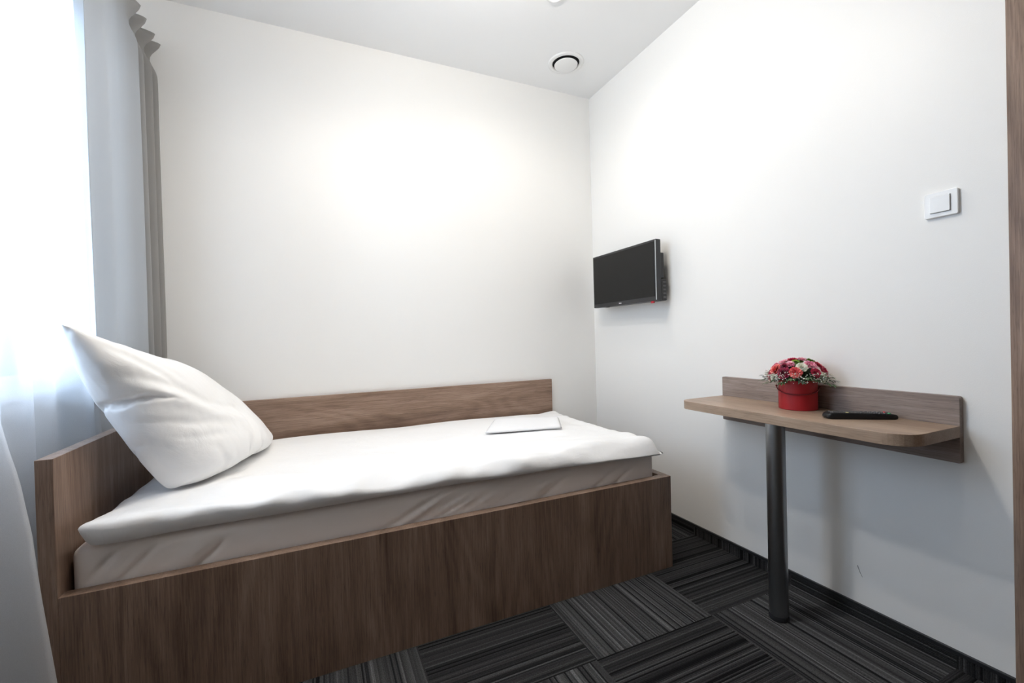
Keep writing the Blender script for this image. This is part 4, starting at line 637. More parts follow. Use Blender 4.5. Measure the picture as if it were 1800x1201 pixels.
DUVET = [-57,5,6,5,6,6,7,17,-13,-1,-1,0,0,0,0,0,0,0,1,1,0,1,0,1,0,1,1,0,1,1,1,1,1,1,1,5,-5,-2,1,1,6,14,-12,-7,-7,-5,-4,-3,-3,-3,35,-60,-2,4,5,4,6,8,-2,13,-6,-3,0,0,1,0,0,1,0,1,1,0,1,0,0,1,0,1,0,1,0,1,1,0,1,0,-2,3,5,1,-7,2,11,-13,-7,-4,-2,-2,
2,-2,-21,1,-2,-2,0,2,4,3,8,-1,6,7,-9,1,0,0,1,0,1,1,0,1,0,1,0,1,0,0,1,0,1,0,0,0,0,1,0,2,4,5,-7,-5,-2,7,-13,-2,-1,-1,1,2,-17,1,-3,2,-1,-2,0,2,3,2,4,10,-3,-3,0,1,0,1,1,0,1,0,1,1,0,0,1,0,0,1,0,0,0,1,0,-1,1,2,4,6,-7,-5,-4,-4,-2,2,-3,0,-1,
3,-12,1,1,-3,2,-1,-1,-1,0,2,1,3,9,-2,-3,1,0,2,0,0,1,0,1,1,0,0,1,0,0,1,0,0,0,1,0,-1,2,-1,3,6,0,-8,-4,-3,-2,-1,-1,0,-1,2,-7,0,1,-1,-1,2,-1,-1,-1,-1,1,1,1,4,5,-4,0,1,2,-1,1,1,0,1,0,1,0,0,1,0,0,0,1,0,0,0,1,2,-2,3,5,-7,-4,-2,-2,-1,-1,-1,
-1,1,-4,1,1,0,-2,0,2,0,-2,-1,-1,0,1,0,2,5,-3,2,0,1,0,1,0,1,0,0,1,0,1,0,0,0,1,0,0,0,1,2,-2,-1,6,-4,-3,-2,-1,-2,-1,0,-1,0,-2,0,1,1,-1,0,-1,1,1,-1,-1,-1,-1,0,0,1,1,1,3,-1,1,0,1,0,1,0,0,1,0,0,1,0,0,0,1,0,0,1,2,-3,-1,5,-5,-2,-1,-1,0,-1,
-1,-1,0,0,0,1,0,0,0,-1,0,2,-1,-1,-1,-1,0,0,0,1,1,2,0,0,1,1,0,0,0,1,0,0,1,0,0,1,0,0,0,0,3,0,-3,-1,3,-4,0,-2,0,-1,0,-1,0,0,0,1,0,0,0,0,-1,-4,4,2,-2,-1,0,-1,0,0,0,1,1,1,0,1,1,-1,1,0,0,1,0,0,1,0,0,0,0,1,0,3,-2,-2,-2,0,1,-1,-1,0,-1,0,0,
0,0,0,1,1,0,0,-1,-1,-6,4,1,1,-1,0,0,-1,0,0,1,0,1,0,1,1,0,0,0,1,0,0,0,1,0,0,0,0,1,0,2,-2,-2,-1,0,1,-1,0,-1,0,0,0,0,0,1,0,1,0,0,0,-2,-6,2,3,1,0,-1,0,0,-1,1,0,0,0,1,0,1,0,0,1,0,0,0,1,0,0,0,0,1,1,-1,2,-3,0,-1,0,0,-1,0,0,0,0,0,0,1,0,0,1,
0,0,-3,0,-5,1,3,2,0,0,-1,0,0,0,0,0,0,1,0,0,1,0,0,0,1,0,0,0,1,0,0,0,1,-1,1,-2,0,0,0,-1,0,0,0,0,0,0,0,1,0,1,0,1,-1,-5,-1,-1,0,2,3,0,0,-1,0,0,0,0,0,0,1,0,0,0,1,0,0,0,1,0,0,0,0,0,1,0,-1,0,0,0,0,-1,0,0,0,0,0,0,0,1,0,1,0,1,0,-6,-2,-2,2,1,
1,1,2,0,0,-1,0,0,0,0,1,0,0,0,0,1,0,0,0,0,1,0,0,0,0,0,1,-1,0,0,0,0,-1,0,0,0,0,0,0,1,0,1,0,0,1,-4,-2,-2,-2,3,0,1,1,1,1,0,0,0,0,0,0,0,0,0,0,0,1,0,0,0,0,1,0,0,0,0,0,0,0,0,0,0,0,0,0,-1,0,0,1,0,0,0,1,0,1,-3,-2,-1,-2,-1,2,1,0,1,1,1,0,0,0,
0,0,0,0,0,0,0,1,0,0,0,0,0,1,0,0,0,0,0,0,0,0,0,0,0,0,0,0,0,0,0,0,0,1,0,0,-1,-1,-1,-2,-1,-2,2,1,1,0,1,1,1,-1,0,0,0,0,0,1,0,0,0,0,0,0,0,1,0,0,0,0,0,0,0,0,0,0,0,0,0,0,0,0,0,0,0,1,0,0,0,-1,-1,-1,-2,-1,-2,3,0,1,1,0,1,0,1,0,0,0,0,0,0,0,0,
0,0,0,1,0,0,0,0,0,0,0,0,0,0,0,0,0,0,0,0,0,0,0,1,0,0,0,0,0,-1,-1,-1,-1,-2,-1,2,1,0,1,1,0,1,0,0,0,0,0,0,0,0,0,1,0,0,0,0,0,0,0,0,0,0,1,0,0,0,0,0,0,0,0,0,0,0,0,0,0,0,0,0,-1,0,-2,-2,-1,-1,2,1,1,0,1,0,1,0,0,1,0,0,0,0,0,0,0,0,0,0,0,0,0,1,
0,0,0,0,0,0,0,0,0,0,0,0,0,0,0,0,1,0,0,0,-1,0,-1,-3,-1,-1,-1,3,1,0,1,0,1,0,1,0,0,0,0,0,0,0,0,0,0,0,1,0,0,0,0,0,0,0,0,0,0,0,0,0,0,0,0,0,1,0,0,0,0,0,0,-1,0,-3,-1,-1,0,-1,2,1,1,0,1,0,1,0,0,0,0,0,0,0,1,0,0,0,0,0,0,0,0,0,0,0,0,0,1,0,0,0,
0,0,0,0,0,0,0,0,0,0,0,0,0,-3,-1,-1,0,-1,-1,3,0,1,0,1,0,1,0,1,0,0,0,0,0,0,0,0,0,0,0,0,0,1,0,0,0,0,0,0,0,0,0,0,0,0,0,0,0,0,1,0,0,-1,0,-2,-1,-1,0,-1,-1,-1,3,1,0,1,0,1,0,1,0,0,0,0,0,0,0,0,0,1,0,0,0,0,0,0,0,0,0,0,0,0,0,0,0,1,0,0,0,0,0,0,
0,0,-1,-1,-1,-1,0,-1,-1,0,-1,2,1,1,0,1,0,1,0,0,0,1,0,0,0,0,0,0,0,0,0,0,0,0,0,0,1,0,0,0,0,0,0,0,0,0,0,0,0,0,0,0,-1,0,-1,-1,0,-1,-1,0,-1,-1,3,0,1,1,0,1,0,0,1,0,0,0,0,0,0,0,0,0,0,1,0,0,0,0,0,0,0,0,0,0,0,0,0,0,0,0,0,0,0,0,0,0,-1,-1,0,-1,
-1,0,-1,-1,0,2,1,0,1,0,1,0,1,0,0,0,0,0,1,0,0,0,0,0,0,0,0,0,0,0,0,0,0,1,0,0,0,0,0,0,0,0,0,0,0,-1,0,-1,0,-1,0,-1,-1,-1,0,-1,2,1,1,0,1,0,1,0,0,1,0,0,0,0,0,0,0,0,0,0,0,1,0,0,0,0,0,0,0,0,0,0,0,0,0,0,0,0,0,0,0,-1,0,-1,0,-1,-1,0,-1,-1,-1,
3,1,0,1,0,1,0,0,1,0,0,0,0,0,1,0,0,0,0,0,0,0,0,0,0,0,0,0,0,0,0,1,0,0,0,0,0,0,0,-1,0,0,-1,0,-1,-1,0,-1,-1,-1,0,2,1,0,1,1,0,0,1,0,0,0,1,0,0,0,0,0,0,0,0,0,0,1,0,0,0,0,0,0,0,0,0,0,0,0,0,0,0,0,0,-1,0,-1,0,-1,0,-1,-1,0,-1,-1,2,1,1,0,1,0,1,
0,0,1,0,0,0,0,0,0,1,0,0,0,0,0,0,0,0,0,0,0,0,0,0,0,0,0,0,0,0,0,0,0,0,-1,0,-1,0,-1,-1,0,-1,-1,-1,3,0,1,1,0,1,0,0,1,0,0,0,1,0,0,0,0,0,0,0,0,0,0,0,1,0,0,0,0,0,0,0,0,0,0,0,0,0,0,-1,0,0,-1,0,-1,-1,0,-1,-1,0,-1,2,1,1,0,1,0,0,1,0,0,1,0,0,0,
0,0,0,1,0,0,0,0,0,0,0,0,0,0,0,0,0,0,0,0,0,0,0,0,0,0,-1,0,-1,0,-1,0,-1,-1,0,-1,-1,2,1,1,0,1,0,1,0,1,0,0,0,0,1,0,0,0,0,0,0,0,0,0,0,0,1,0,0,0,0,0,0,0,0,0,0,0,-1,0,0,0,-1,0,-1,0,-1,-1,0,-1,-1,0,2,0,1,1,0,1,0,1,0,0,0,1,0,0,0,0,0,0,1,0,0,
0,0,0,0,0,0,0,0,0,0,0,0,0,0,0,0,0,0,-1,0,0,-1,0,-1,-1,0,-1,-1,0,-1,2,1,1,0,1,0,1,0,0,1,0,0,0,0,1,0,0,0,0,0,0,0,0,0,0,0,0,1,0,0,0,0,0,-1,0,0,0,0,0,0,-1,0,-1,0,-1,0,-1,0,-1,-1,-1,2,1,1,1,0,1,0,0,1,0,0,0,1,0,0,0,0,0,0,1,0,0,0,0,0,0,0,
0,0,0,0,0,0,0,0,0,0,-1,0,0,0,-1,0,-1,0,-1,0,-1,-1,-1,0,2,0,1,1,0,1,0,1,0,0,1,0,0,0,0,1,0,0,0,0,0,0,0,0,0,0,0,0,0,0,0,0,0,0,0,0,0,0,0,-1,0,0,-1,0,-1,0,-1,-1,0,-1,-1,2,1,1,0,1,0,1,0,0,1,0,0,0,1,0,0,0,0,0,1,0,0,0,0,0,0,0,0,0,0,0,0,0,0,
0,0,-1,0,0,0,-1,0,-1,0,-1,0,-1,0,-1,-1,-1,2,1,1,1,0,1,0,0,1,0,0,1,0,0,0,0,1,0,0,0,0,0,0,0,0,0,0,0,0,0,0,0,0,0,0,0,0,0,-1,0,0,-1,0,-1,0,-1,0,-1,-1,0,-1,2,1,0,1,0,1,0,1,0,1,0,0,0,1,0,0,0,0,0,0,1,0,0,0,0,0,0,0,0,0,0,0,0,0,-1,0,0,0,0,-1,
0,0,-1,0,-1,0,-1,-1,0,-1,-1,2,1,1,0,1,0,1,0,1,0,0,0,1,0,0,0,1,0,0,0,0,0,0,0,0,0,0,0,0,0,0,0,0,0,0,0,0,-1,0,0,-1,0,0,-1,0,-1,-1,0,-1,0,-1,1,1,1,1,0,1,0,1,0,0,1,0,0,0,1,0,0,0,0,0,0,1,0,0,0,0,0,0,0,0,0,0,0,-1,0,0,0,0,-1,0,0,-1,0,-1,0,
-1,0,-1,0,-1,-1,2,1,0,1,1,0,1,0,0,1,0,0,1,0,0,0,0,1,0,0,0,0,0,0,0,0,0,0,0,0,0,0,0,0,0,-1,0,0,0,-1,0,0,-1,0,-1,0,-1,0,-1,-1,0,1,1,1,0,1,0,1,0,1,0,0,1,0,0,0,1,0,0,0,0,0,0,1,0,0,0,0,0,0,0,0,-1,0,0,0,0,0,-1,0,0,0,-1,0,-1,0,-1,0,-1,-1,0,
-1,1,1,1,1,0,1,0,1,0,0,1,0,0,1,0,0,0,0,1,0,0,0,0,0,0,0,0,0,0,0,0,0,0,0,-1,0,0,0,0,-1,0,-1,0,0,-1,-1,0,-1,0,-1,-1,2,1,0,1,1,0,1,0,1,0,0,1,0,0,0,1,0,0,0,0,0,0,0,1,0,0,0,0,0,-1,0,0,0,0,0,0,-1,0,0,0,-1,0,-1,0,-1,0,-1,0,-1,0,-1,1,1,1,0,
1,1,0,0,1,0,1,0,0,1,0,0,0,0,0,1,0,0,0,0,0,0,0,0,0,0,0,0,0,-1,0,0,0,0,-1,0,0,-1,0,-1,0,-1,0,-1,0,-1,-1,2,1,0,1,0,1,0,1,0,1,0,0,1,0,0,0,1,0,0,0,0,0,0,0,0,0,0,0,0,0,0,0,0,0,0,-1,0,0,0,-1,0,0,-1,0,-1,0,-1,-1,0,-1,0,1,1,1,0,1,0,1,0,1,0,
0,1,0,0,1,0,0,0,0,1,0,0,0,0,0,0,0,0,0,0,0,0,-1,0,0,0,0,-1,0,0,-1,0,0,-1,0,-1,-1,0,-1,0,-1,1,1,1,1,0,1,0,1,0,0,1,0,0,1,0,0,0,1,0,0,0,0,0,0,0,0,0,0,0,0,0,0,0,0,0,-1,0,0,-1,0,0,-1,0,-1,0,-1,0,-1,0,-1,-1,2,1,0,1,0,1,1,0,0,1,0,1,0,0,0,1,
0,0,0,0,1,0,0,0,0,0,0,0,0,0,0,-1,0,0,0,0,-1,0,0,0,-1,0,-1,0,-1,0,-1,0,-1,-1,0,1,1,1,0,1,0,1,0,1,0,1,0,0,1,0,0,0,1,0,0,0,0,0,0,0,0,0,0,0,0,0,0,0,0,-1,0,0,0,-1,0,0,-1,0,-1,0,-1,0,-1,-1,0,-1,1,1,1,1,0,1,0,1,0,1,0,0,1,0,0,1,0,0,0,0,0,1,
0,0,0,0,0,0,0,0,-1,0,0,0,0,0,-1,0,0,-1,0,0,-1,0,-1,0,-1,-1,0,-1,-1,2,1,0,1,1,0,1,0,1,0,0,1,0,0,1,0,0,0,1,0,0,0,0,0,0,0,0,0,0,0,0,0,0,-1,0,0,0,-1,0,0,-1,0,-1,0,-1,0,-1,0,-1,0,-1,1,1,1,0,1,1,0,1,0,0,1,0,1,0,0,0,1,0,0,0,0,0,1,0,0,0,0,
0,-1,0,0,0,0,0,0,-1,0,0,-1,0,0,-1,0,-1,0,-1,0,-1,0,-1,-1,1,2,0,1,0,1,0,1,0,1,0,1,0,0,1,0,0,0,0,1,0,0,0,0,0,0,0,0,0,0,0,0,-1,0,0,0,-1,0,0,-1,0,0,-1,0,-1,0,-1,0,-1,-1,0,1,1,1,0,1,0,1,0,1,0,1,0,0,1,0,0,1,0,0,0,0,0,0,0,0,0,0,0,0,0,0,0,
0,0,-1,0,0,0,-1,0,-1,0,0,-1,0,-1,0,-1,-1,0,-1,1,1,1,0,1,1,0,1,0,1,0,0,1,0,0,1,0,0,0,1,0,0,0,0,0,0,0,0,0,0,0,-1,0,0,0,0,-1,0,0,-1,0,-1,0,0,-1,-1,0,-1,0,-1,-1,1,1,1,1,0,1,1,0,1,0,0,1,0,1,0,0,0,1,0,0,0,0,0,0,0,0,0,0,0,0,0,0,0,-1,0,0,0,
-1,0,0,-1,0,-1,0,-1,0,-1,0,-1,-1,0,1,0,1,1,1,0,1,0,1,0,1,0,1,0,0,1,0,0,0,0,0,1,0,0,0,0,0,0,0,-1,0,0,0,0,0,-1,0,0,-1,0,0,-1,0,-1,0,-1,0,-1,-1,0,-1,1,1,0,1,1,1,0,1,0,1,0,1,0,0,1,0,0,0,1,0,0,0,0,0,0,0,0,0,0,0,0,0,-1,0,0,0,-1,0,0,-1,0,
0,-1,0,-1,0,-1,-1,0,-1,0,0,1,1,1,0,1,1,0,1,0,1,0,0,1,0,0,1,0,0,0,0,0,0,1,0,0,0,-1,0,0,0,0,0,0,-1,0,0,0,-1,0,-1,0,0,-1,0,-1,-1,0,-1,-1,0,0,1,1,1,1,0,1,1,0,1,0,1,0,0,1,0,0,0,0,1,0,0,0,0,0,0,0,0,0,0,0,-1,0,0,0,0,-1,0,0,-1,0,-1,0,-1,0,
-1,0,-1,0,-1,-1,1,1,0,1,1,1,0,1,1,0,1,0,0,1,0,0,0,1,0,0,0,0,0,0,0,0,0,0,0,0,0,0,0,-1,0,0,0,-1,0,0,-1,0,-1,0,-1,0,-1,0,-1,-1,0,0,1,1,1,0,1,1,0,1,0,1,0,1,0,0,1,0,0,0,0,1,0,0,0,0,0,0,0,0,-1,0,0,0,0,0,-1,0,0,-1,0,0,-1,0,-1,0,-1,0,-1,-1,
0,-1,0,1,1,1,1,1,0,1,0,1,0,1,0,1,0,0,0,1,0,0,0,0,0,0,0,0,0,0,0,0,0,0,-1,0,0,0,-1,0,0,-1,0,0,-1,0,-1,0,-1,-1,0,-1,0,0,1,0,1,1,1,1,0,1,0,1,0,1,0,0,1,0,0,0,0,0,0,0,1,0,0,-1,0,0,0,0,0,0,0,-1,0,0,0,-1,0,-1,0,0,-1,0,-1,-1,0,-1,-1,0,0,1,1,
1,1,0,1,1,0,1,0,1,0,0,1,0,0,0,1,0,0,0,0,0,0,0,0,0,0,0,-1,0,0,0,0,-1,0,0,0,-1,0,-1,0,-1,0,-1,0,-1,0,-1,-1,0,1,1,1,1,1,0,1,1,0,1,0,0,1,0,0,1,0,0,0,0,0,0,0,0,0,0,0,0,0,0,0,0,-1,0,0,0,-1,0,0,-1,0,-1,0,-1,0,-1,0,-1,-1,0,0,0,1,1,1,1,1,0,
1,0,1,0,1,0,0,1,0,0,0,0,1,0,0,0,0,0,0,0,-1,0,0,0,0,0,-1,0,0,0,-1,0,0,-1,0,-1,0,-1,0,-1,-1,0,-1,0,1,1,1,0,1,1,1,0,1,0,1,0,1,0,0,0,1,0,0,0,0,0,0,0,0,0,0,0,0,0,-1,0,0,0,0,-1,0,0,-1,0,0,-1,0,-1,0,-1,-1,0,-1,0,-1,1,1,1,1,1,0,1,1,0,1,0,1,
0,0,0,1,0,0,0,0,0,0,0,0,0,0,0,0,0,0,0,0,-1,0,0,0,-1,0,0,-1,0,0,-1,0,-1,0,-1,-1,0,-1,-1,1,1,1,1,1,1,0,1,1,0,1,0,0,1,0,0,0,0,1,0,0,0,0,0,0,0,0,0,-1,0,0,0,0,0,-1,0,0,0,-1,0,-1,0,0,-1,0,-1,-1,0,-1,-1,0,1,1,1,1,0,1,1,0,1,1,0,0,1,0,0,0,1,
0,0,0,0,0,0,0,0,0,0,0,0,0,0,-1,0,0,0,-1,0,0,0,-1,0,-1,0,-1,0,-1,0,-1,-1,0,-1,1,1,1,1,1,1,0,1,0,1,0,1,0,0,1,0,0,0,0,0,0,0,0,0,0,0,0,0,0,0,0,0,0,-1,0,0,0,-1,0,0,-1,0,-1,0,-1,0,-1,-1,0,-1,-1,1,1,1,1,1,1,1,0,1,0,1,0,0,1,0,0,0,0,0,0,1,0,
0,0,0,0,0,0,-1,0,0,0,0,0,-1,0,0,0,-1,0,0,-1,0,-1,0,-1,-1,0,-1,0,-2,2,1,1,1,0,1,1,1,0,1,0,0,1,0,0,0,0,1,0,0,0,0,0,0,0,0,0,0,0,0,-1,0,0,0,0,0,-1,0,0,-1,0,0,-1,0,-1,0,-1,-1,0,-1,-1,1,1,1,1,1,1,0,1,1,0,0,1,0,0,0,1,0,0,0,0,0,0,0,0,0,0,0,
0,0,0,0,0,-1,0,0,0,0,-1,0,0,-1,0,0,-1,0,-1,-1,0,-1,-1,-1,1,1,1,1,1,1,1,0,1,0,1,0,0,1,0,0,0,0,0,0,0,0,0,0,0,0,0,0,0,0,0,0,0,0,-1,0,0,0,-1,0,0,-1,0,-1,0,-1,0,-1,-1,0,-2,1,2,1,1,1,0,1,1,0,1,0,0,1,0,0,0,0,0,0,0,0,0,0,0,0,0,0,0,0,0,0,0,
0,0,0,-1,0,0,0,-1,0,0,-1,0,-1,0,-1,-1,0,-1,-1,1,1,1,1,1,1,1,0,1,0,0,1,0,0,0,0,0,0,0,0,0,0,0,0,0,0,0,0,0,0,0,0,0,0,0,0,0,-1,0,0,-1,0,0,-1,0,-1,0,-1,-1,-1,-1,1,1,1,1,1,1,1,0,1,0,1,0,0,0,0,0,0,0,0,0,0,0,0,0,0,0,0,0,0,0,0,0,0,0,0,0,0,0,
-1,0,0,-1,0,0,-1,0,-1,-1,0,-1,-2,1,1,2,1,1,0,1,1,0,1,0,0,0,0,0,0,0,0,0,0,0,0,0,0,0,0,0,0,-1,1,0,0,-1,1,0,0,0,0,0,-1,0,0,-1,0,0,-1,-1,0,-1,-1,-2,2,1,1,1,1,1,1,0,1,0,0,0,0,0,0,0,0,0,0,-1,0,0,0,0,0,0,0,0,0,1,0,0,-1,1,0,-1,1,0,0,0,-1,0,
0,-1,0,-1,0,-1,-1,-1,-1,1,1,1,1,1,1,1,0,1,0,0,0,0,0,0,0,0,-1,0,0,0,0,0,0,0,0,0,0,-1,2,0,0,-1,0,1,-1,1,-2,2,0,0,-1,0,0,-1,0,-1,-1,0,-1,-2,1,2,1,1,1,1,0,1,0,0,0,0,0,0,-1,0,0,0,0,-1,1,-1,0,0,0,0,0,0,-1,2,0,0,-1,1,0,0,0,-3,3,1,0,0,-1,0,
0,-1,0,-1,-1,-1,-2,2,1,1,1,1,1,1,0,0,0,0,0,-1,0,0,0,0,-1,0,-1,1,0,0,0,-1,0,0,0,-1,2,-2,3,-1,0,0,0,1,-4,2,2,1,0,0,-1,0,0,-1,-1,-1,-1,-1,1,1,2,1,1,0,1,0,0,0,0,-1,0,0,-1,0,0,0,-1,-1,1,0,0,0,-1,0,0,0,-1,1,-2,3,0,0,1,0,0,-4,-2,6,1,0,1,0,
-1,0,-1,0,-1,-1,-2,1,2,1,1,1,1,0,0,0,-1,0,0,-1,0,-1,0,0,0,-1,-1,1,0,0,0,-1,0,0,0,-1,1,-4,4,1,0,0,1,0,-3,-4,6,2,1,0,1,0,-1,0,-1,-1,-1,-2,2,1,1,1,1,1,0,0,-1,0,0,-1,-1,0,-1,0,0,-1,0,-2,2,0,-1,0,0,0,0,0,-1,0,-4,4,2,0,0,0,0,-2,-5,6,3,1,
1,1,0,0,-1,-1,0,-1,-2,1,1,2,1,1,0,0,-2,0,0,0,-1,-1,0,-2,1,-2,1,-1,-1,1,0,0,0,-1,0,0,0,0,-1,-5,4,3,0,0,1,0,-2,-6,2,7,2,1,1,1,0,-1,0,-1,-1,-2,1,2,1,1,1,0,-2,-2,1,0,0,-1,-1,-1,-1,0,-3,2,-1,-1,1,0,-1,1,-1,0,0,0,0,-1,-5,1,5,1,0,1,0,-1,-6,
-1,8,3,2,2,1,0,-1,0,-1,-1,-2,2,1,1,1,0,0,-4,0,1,0,-1,-1,-1,-1,-1,-1,-3,2,0,-1,1,-1,-1,1,0,0,0,0,-1,-1,-4,-2,7,1,1,0,1,-1,-4,-5,8,5,3,-3,5,1,1,-1,0,-1,-2,1,1,2,0,-1,-1,-5,2,1,-1,-2,0,-1,-1,-1,-1,-4,2,1,-1,0,-1,-2,2,0,0,0,0,-1,-1,-3,
-4,8,1,0,1,1,0,-3,-7,5,8,3,-5,7,4,0,0,0,-1,-2,1,1,2,-1,-1,-2,-5,2,1,-2,-2,0,-1,-2,0,-2,-3,2,0,0,0,-1,-2,2,0,0,0,-1,0,-1,-3,-4,7,1,0,1,-2,4,-2,-6,0,9,4,-5,3,9,3,0,-2,2,-3,2,1,-1,-1,-6,1,-3,3,-1,-3,-2,0,-1,-3,1,-1,-4,3,-1,0,-1,0,-3,3,
-1,1,0,-3,2,0,-3,-5,7,-2,3,0,-4,6,2,-7,-3,8,7,-5,-2,12,6,2,-2,2,-5,4,-12,10,-4,-6,3,-2,2,-4,-3,1,-2,-1,-3,2,-2,-2,2,-2,0,-1,0,-2,2,-2,1,1,-4,2,1,-1,-6,6,-3,3,0,-4,3,6,-2,-6,4,9,-1,-7,12,8,5,-2,3,-2,-30,17,4,-7,2,0,0,-9,3,-1,-1,-1,0,
-1,0,-1,0,-1,-1,0,-1,-1,0,-1,-1,1,0,-3,0,1,3,-4,4,-5,3,0,-2,-3,9,-7,6,-3,11,0,-8,9,10,-3,12,-1,-19,-28,24,-5,6,-5,-1,-3,-15,7,3,0,-3,2,-2,-3,3,0,-2,1,-2,2,-2,2,-1,0,0,-5,7,0,0,-7,10,-10,7,-3,3,-7,8,0,1,-6,13,-15,17,-3,2,14,-5,17,-3,
-64,11,25,-3,-9,5,-5,-5,-7,-12,14,0,0,0,-1,-3,3,0,0,-1,1,-1,0,0,0,0,-1,-5,6,4,-3,-8,10,-9,6,3,-2,5,-1,-16,15,5,5,-16,8,20,-4,13,-6,22,-5,-93,29,15,-11,9,-2,-4,-7,-16,-1,12,0,1,0,0,1,-1,0,0,0,0,0,0,-1,0,0,-1,1,0,-8,11,-2,-10,11,-5,8,
2,1,0,-8,-10,19,12,-8,-7,27,9,6,-4,24,-27,-73,26,-3,-18,9,1,0,-8,-17,10,0,0,1,0,1,0,0,1,0,0,0,0,0,-1,0,-1,0,-2,-2,-7,15,-3,-10,9,6,2,2,1,0,0,-4,-8,27,-3,-5,26,12,11,0,22,-23,-119,18,6,-3,-4,-6,-11,9,2,0,0,0,0,0,1,0,0,1,0,0,1,0,-1,0,
0,-1,-1,-1,-1,-2,-11,11,5,4,3,3,3,2,2,2,2,1,-17,26,15,14,13,13,14,10,-20,-33,1,0,1,0,1,0,-3,-1,1,2,1,1,2,1,2,1,1,2,1,2,1,1,2,1,1,2,1,2,1,1,2,1,1,2,1,1,1,1,2,1,-3,-1,0,0,1,1,1,1,1,-20,-19,-6,2,1,1,0,0,1,-3,0,1,1,2,1,1,2,1,1,2,1,2,1,
1,2,1,1,2,1,1,2,1,1,2,1,1,2,1,0,2,-1,1,0,-2,0,1,1,1,2,1,-9,-44,20,-11,-1,2,1,1,0,1,0,0,-2,1,2,1,2,1,1,2,1,1,2,1,1,2,1,1,2,1,1,2,1,1,2,1,1,2,1,0,-1,0,1,1,-2,1,2,1,1,1,-5,-3,-27,8,-13,-4,0,1,2,1,1,-3,1,0,2,1,1,2,1,1,2,1,1,2,1,1,2,1,1,
2,1,1,2,1,1,2,1,1,1,0,-1,0,1,0,1,1,1,2,1,1,-3,-1,-9,-20,11,-15,-6,-1,0,2,1,1,-2,1,1,1,1,2,1,1,2,1,1,2,1,1,2,1,1,2,1,1,1,2,1,1,2,1,1,-1,2,-2,1,0,1,2,1,1,2,0,0,0,-5,-17,-11,16,-16,-7,-3,0,1,1,1,1,0,0,1,2,1,1,1,2,1,1,2,1,1,2,1,1,2,1,1,
2,1,1,2,1,0,1,0,0,0,1,1,1,2,1,1,1,1,0,-2,-9,-16,-8,22,-17,-9,-4,-1,0,1,1,1,1,1,1,1,1,1,2,1,1,2,1,1,2,1,1,2,1,1,2,1,1,1,1,1,1,-1,1,0,2,1,1,1,2,1,1,1,1,-1,-4,-13,-6,-14,32,-21,-11,-5,-1,-1,1,1,1,1,1,1,1,1,2,1,1,2,1,1,1,2,1,1,2,1,1,2,
1,1,2,1,0,1,0,0,1,2,1,1,2,1,1,2,1,0,-2,-9,-5,-10,-15,45,-26,-14,-6,-2,-1,0,1,1,1,1,1,1,2,1,1,1,2,1,1,2,1,1,2,1,1,2,1,1,2,0,2,0,1,1,0,1,2,1,1,2,1,2,1,0,0,-2,-6,-7,-11,-18,66,-31,-24,-6,-5,0,0,0,1,1,1,1,2,1,1,2,1,1,1,2,1,1,2,1,1,2,1,
1,2,1,1,0,1,1,1,1,1,2,1,2,1,1,2,1,0,-1,-3,-5,-7,-12,-20,59,-10,-20,-22,-3,-1,0,1,0,1,1,2,1,1,2,1,1,1,2,1,1,2,1,1,2,1,1,2,1,1,1,0,1,1,2,1,1,2,1,2,1,1,2,0,0,-2,-4,-3,-7,-13,-22,57,-16,-14,-14,-4,-1,-1,0,1,1,1,1,1,2,1,1,1,2,1,1,2,1,1,
2,1,1,2,1,1,1,2,0,1,1,2,1,2,1,1,2,1,1,1,1,-1,-3,-2,-5,-6,-26,-17,64,-7,-18,-13,-7,-2,-1,0,1,0,1,1,2,1,1,2,1,1,2,1,1,2,1,1,2,1,1,1,2,1,1,1,1,1,2,1,1,2,1,2,1,1,1,0,-2,-1,-3,-4,-12,-32,-18,76,-10,-5,-18,-8,-4,-2,0,0,1,1,1,1,1,2,1,1,2,
1,1,2,1,1,2,1,1,2,1,1,1,1,1,2,1,2,1,1,2,1,2,1,1,0,0,-1,-2,-3,-7,-24,-5,-15,62,-11,-9,-4,-15,-5,-2,-1,0,1,1,1,1,1,1,2,1,1,2,1,1,1,2,1,1,2,1,1,2,1,1,1,2,1,1,2,1,2,1,1,2,0,1,-1,0,-2,-4,-19,-4,-14,-11,60,-12,-9,-8,-2,-12,-2,-2,0,1,0,1,
1,2,1,1,1,2,1,1,2,1,1,2,1,1,2,1,1,1,2,1,2,1,1,2,1,2,1,1,1,1,0,0,-2,-1,-14,-2,-11,-11,-11,58,-12,-10,-7,-6,-3,-8,-1,0,1,0,1,1,1,2,1,1,1,2,1,1,2,1,1,2,1,1,2,1,1,2,1,1,2,1,2,1,1,2,1,1,1,0,-1,0,-9,-3,-7,-10,-11,-10,56,-11,-10,-8,-6,-5,
-4,-1,-1,1,0,1,1,1,1,1,2,1,1,2,1,1,2,1,1,2,1,1,2,1,1,2,1,2,1,1,2,1,1,2,0,1,0,1,-2,-4,-7,-7,-10,-10,-10,55,-11,-10,-8,-4,-6,-3,-3,0,0,0,1,1,1,1,1,1,2,1,1,2,1,1,2,1,1,2,1,1,2,1,2,1,1,2,1,2,1,1,1,1,1,0,-1,-4,-2,-6,-7,-10,-12,-6,53,-11,
-9,-8,-5,-3,-5,-1,-2,0,0,1,1,1,1,1,1,1,2,1,1,2,1,1,2,1,1,2,1,2,1,1,2,1,2,1,1,2,1,1,1,0,-1,-2,-1,-4,-5,-8,-13,-4,-9,53,-11,-9,-8,-5,-4,-2,-3,-1,-1,0,1,1,1,1,1,1,1,2,1,1,1,2,1,1,2,1,2,1,1,2,1,2,1,1,2,1,1,1,1,1,0,-1,0,-3,-4,-6,-12,-3,
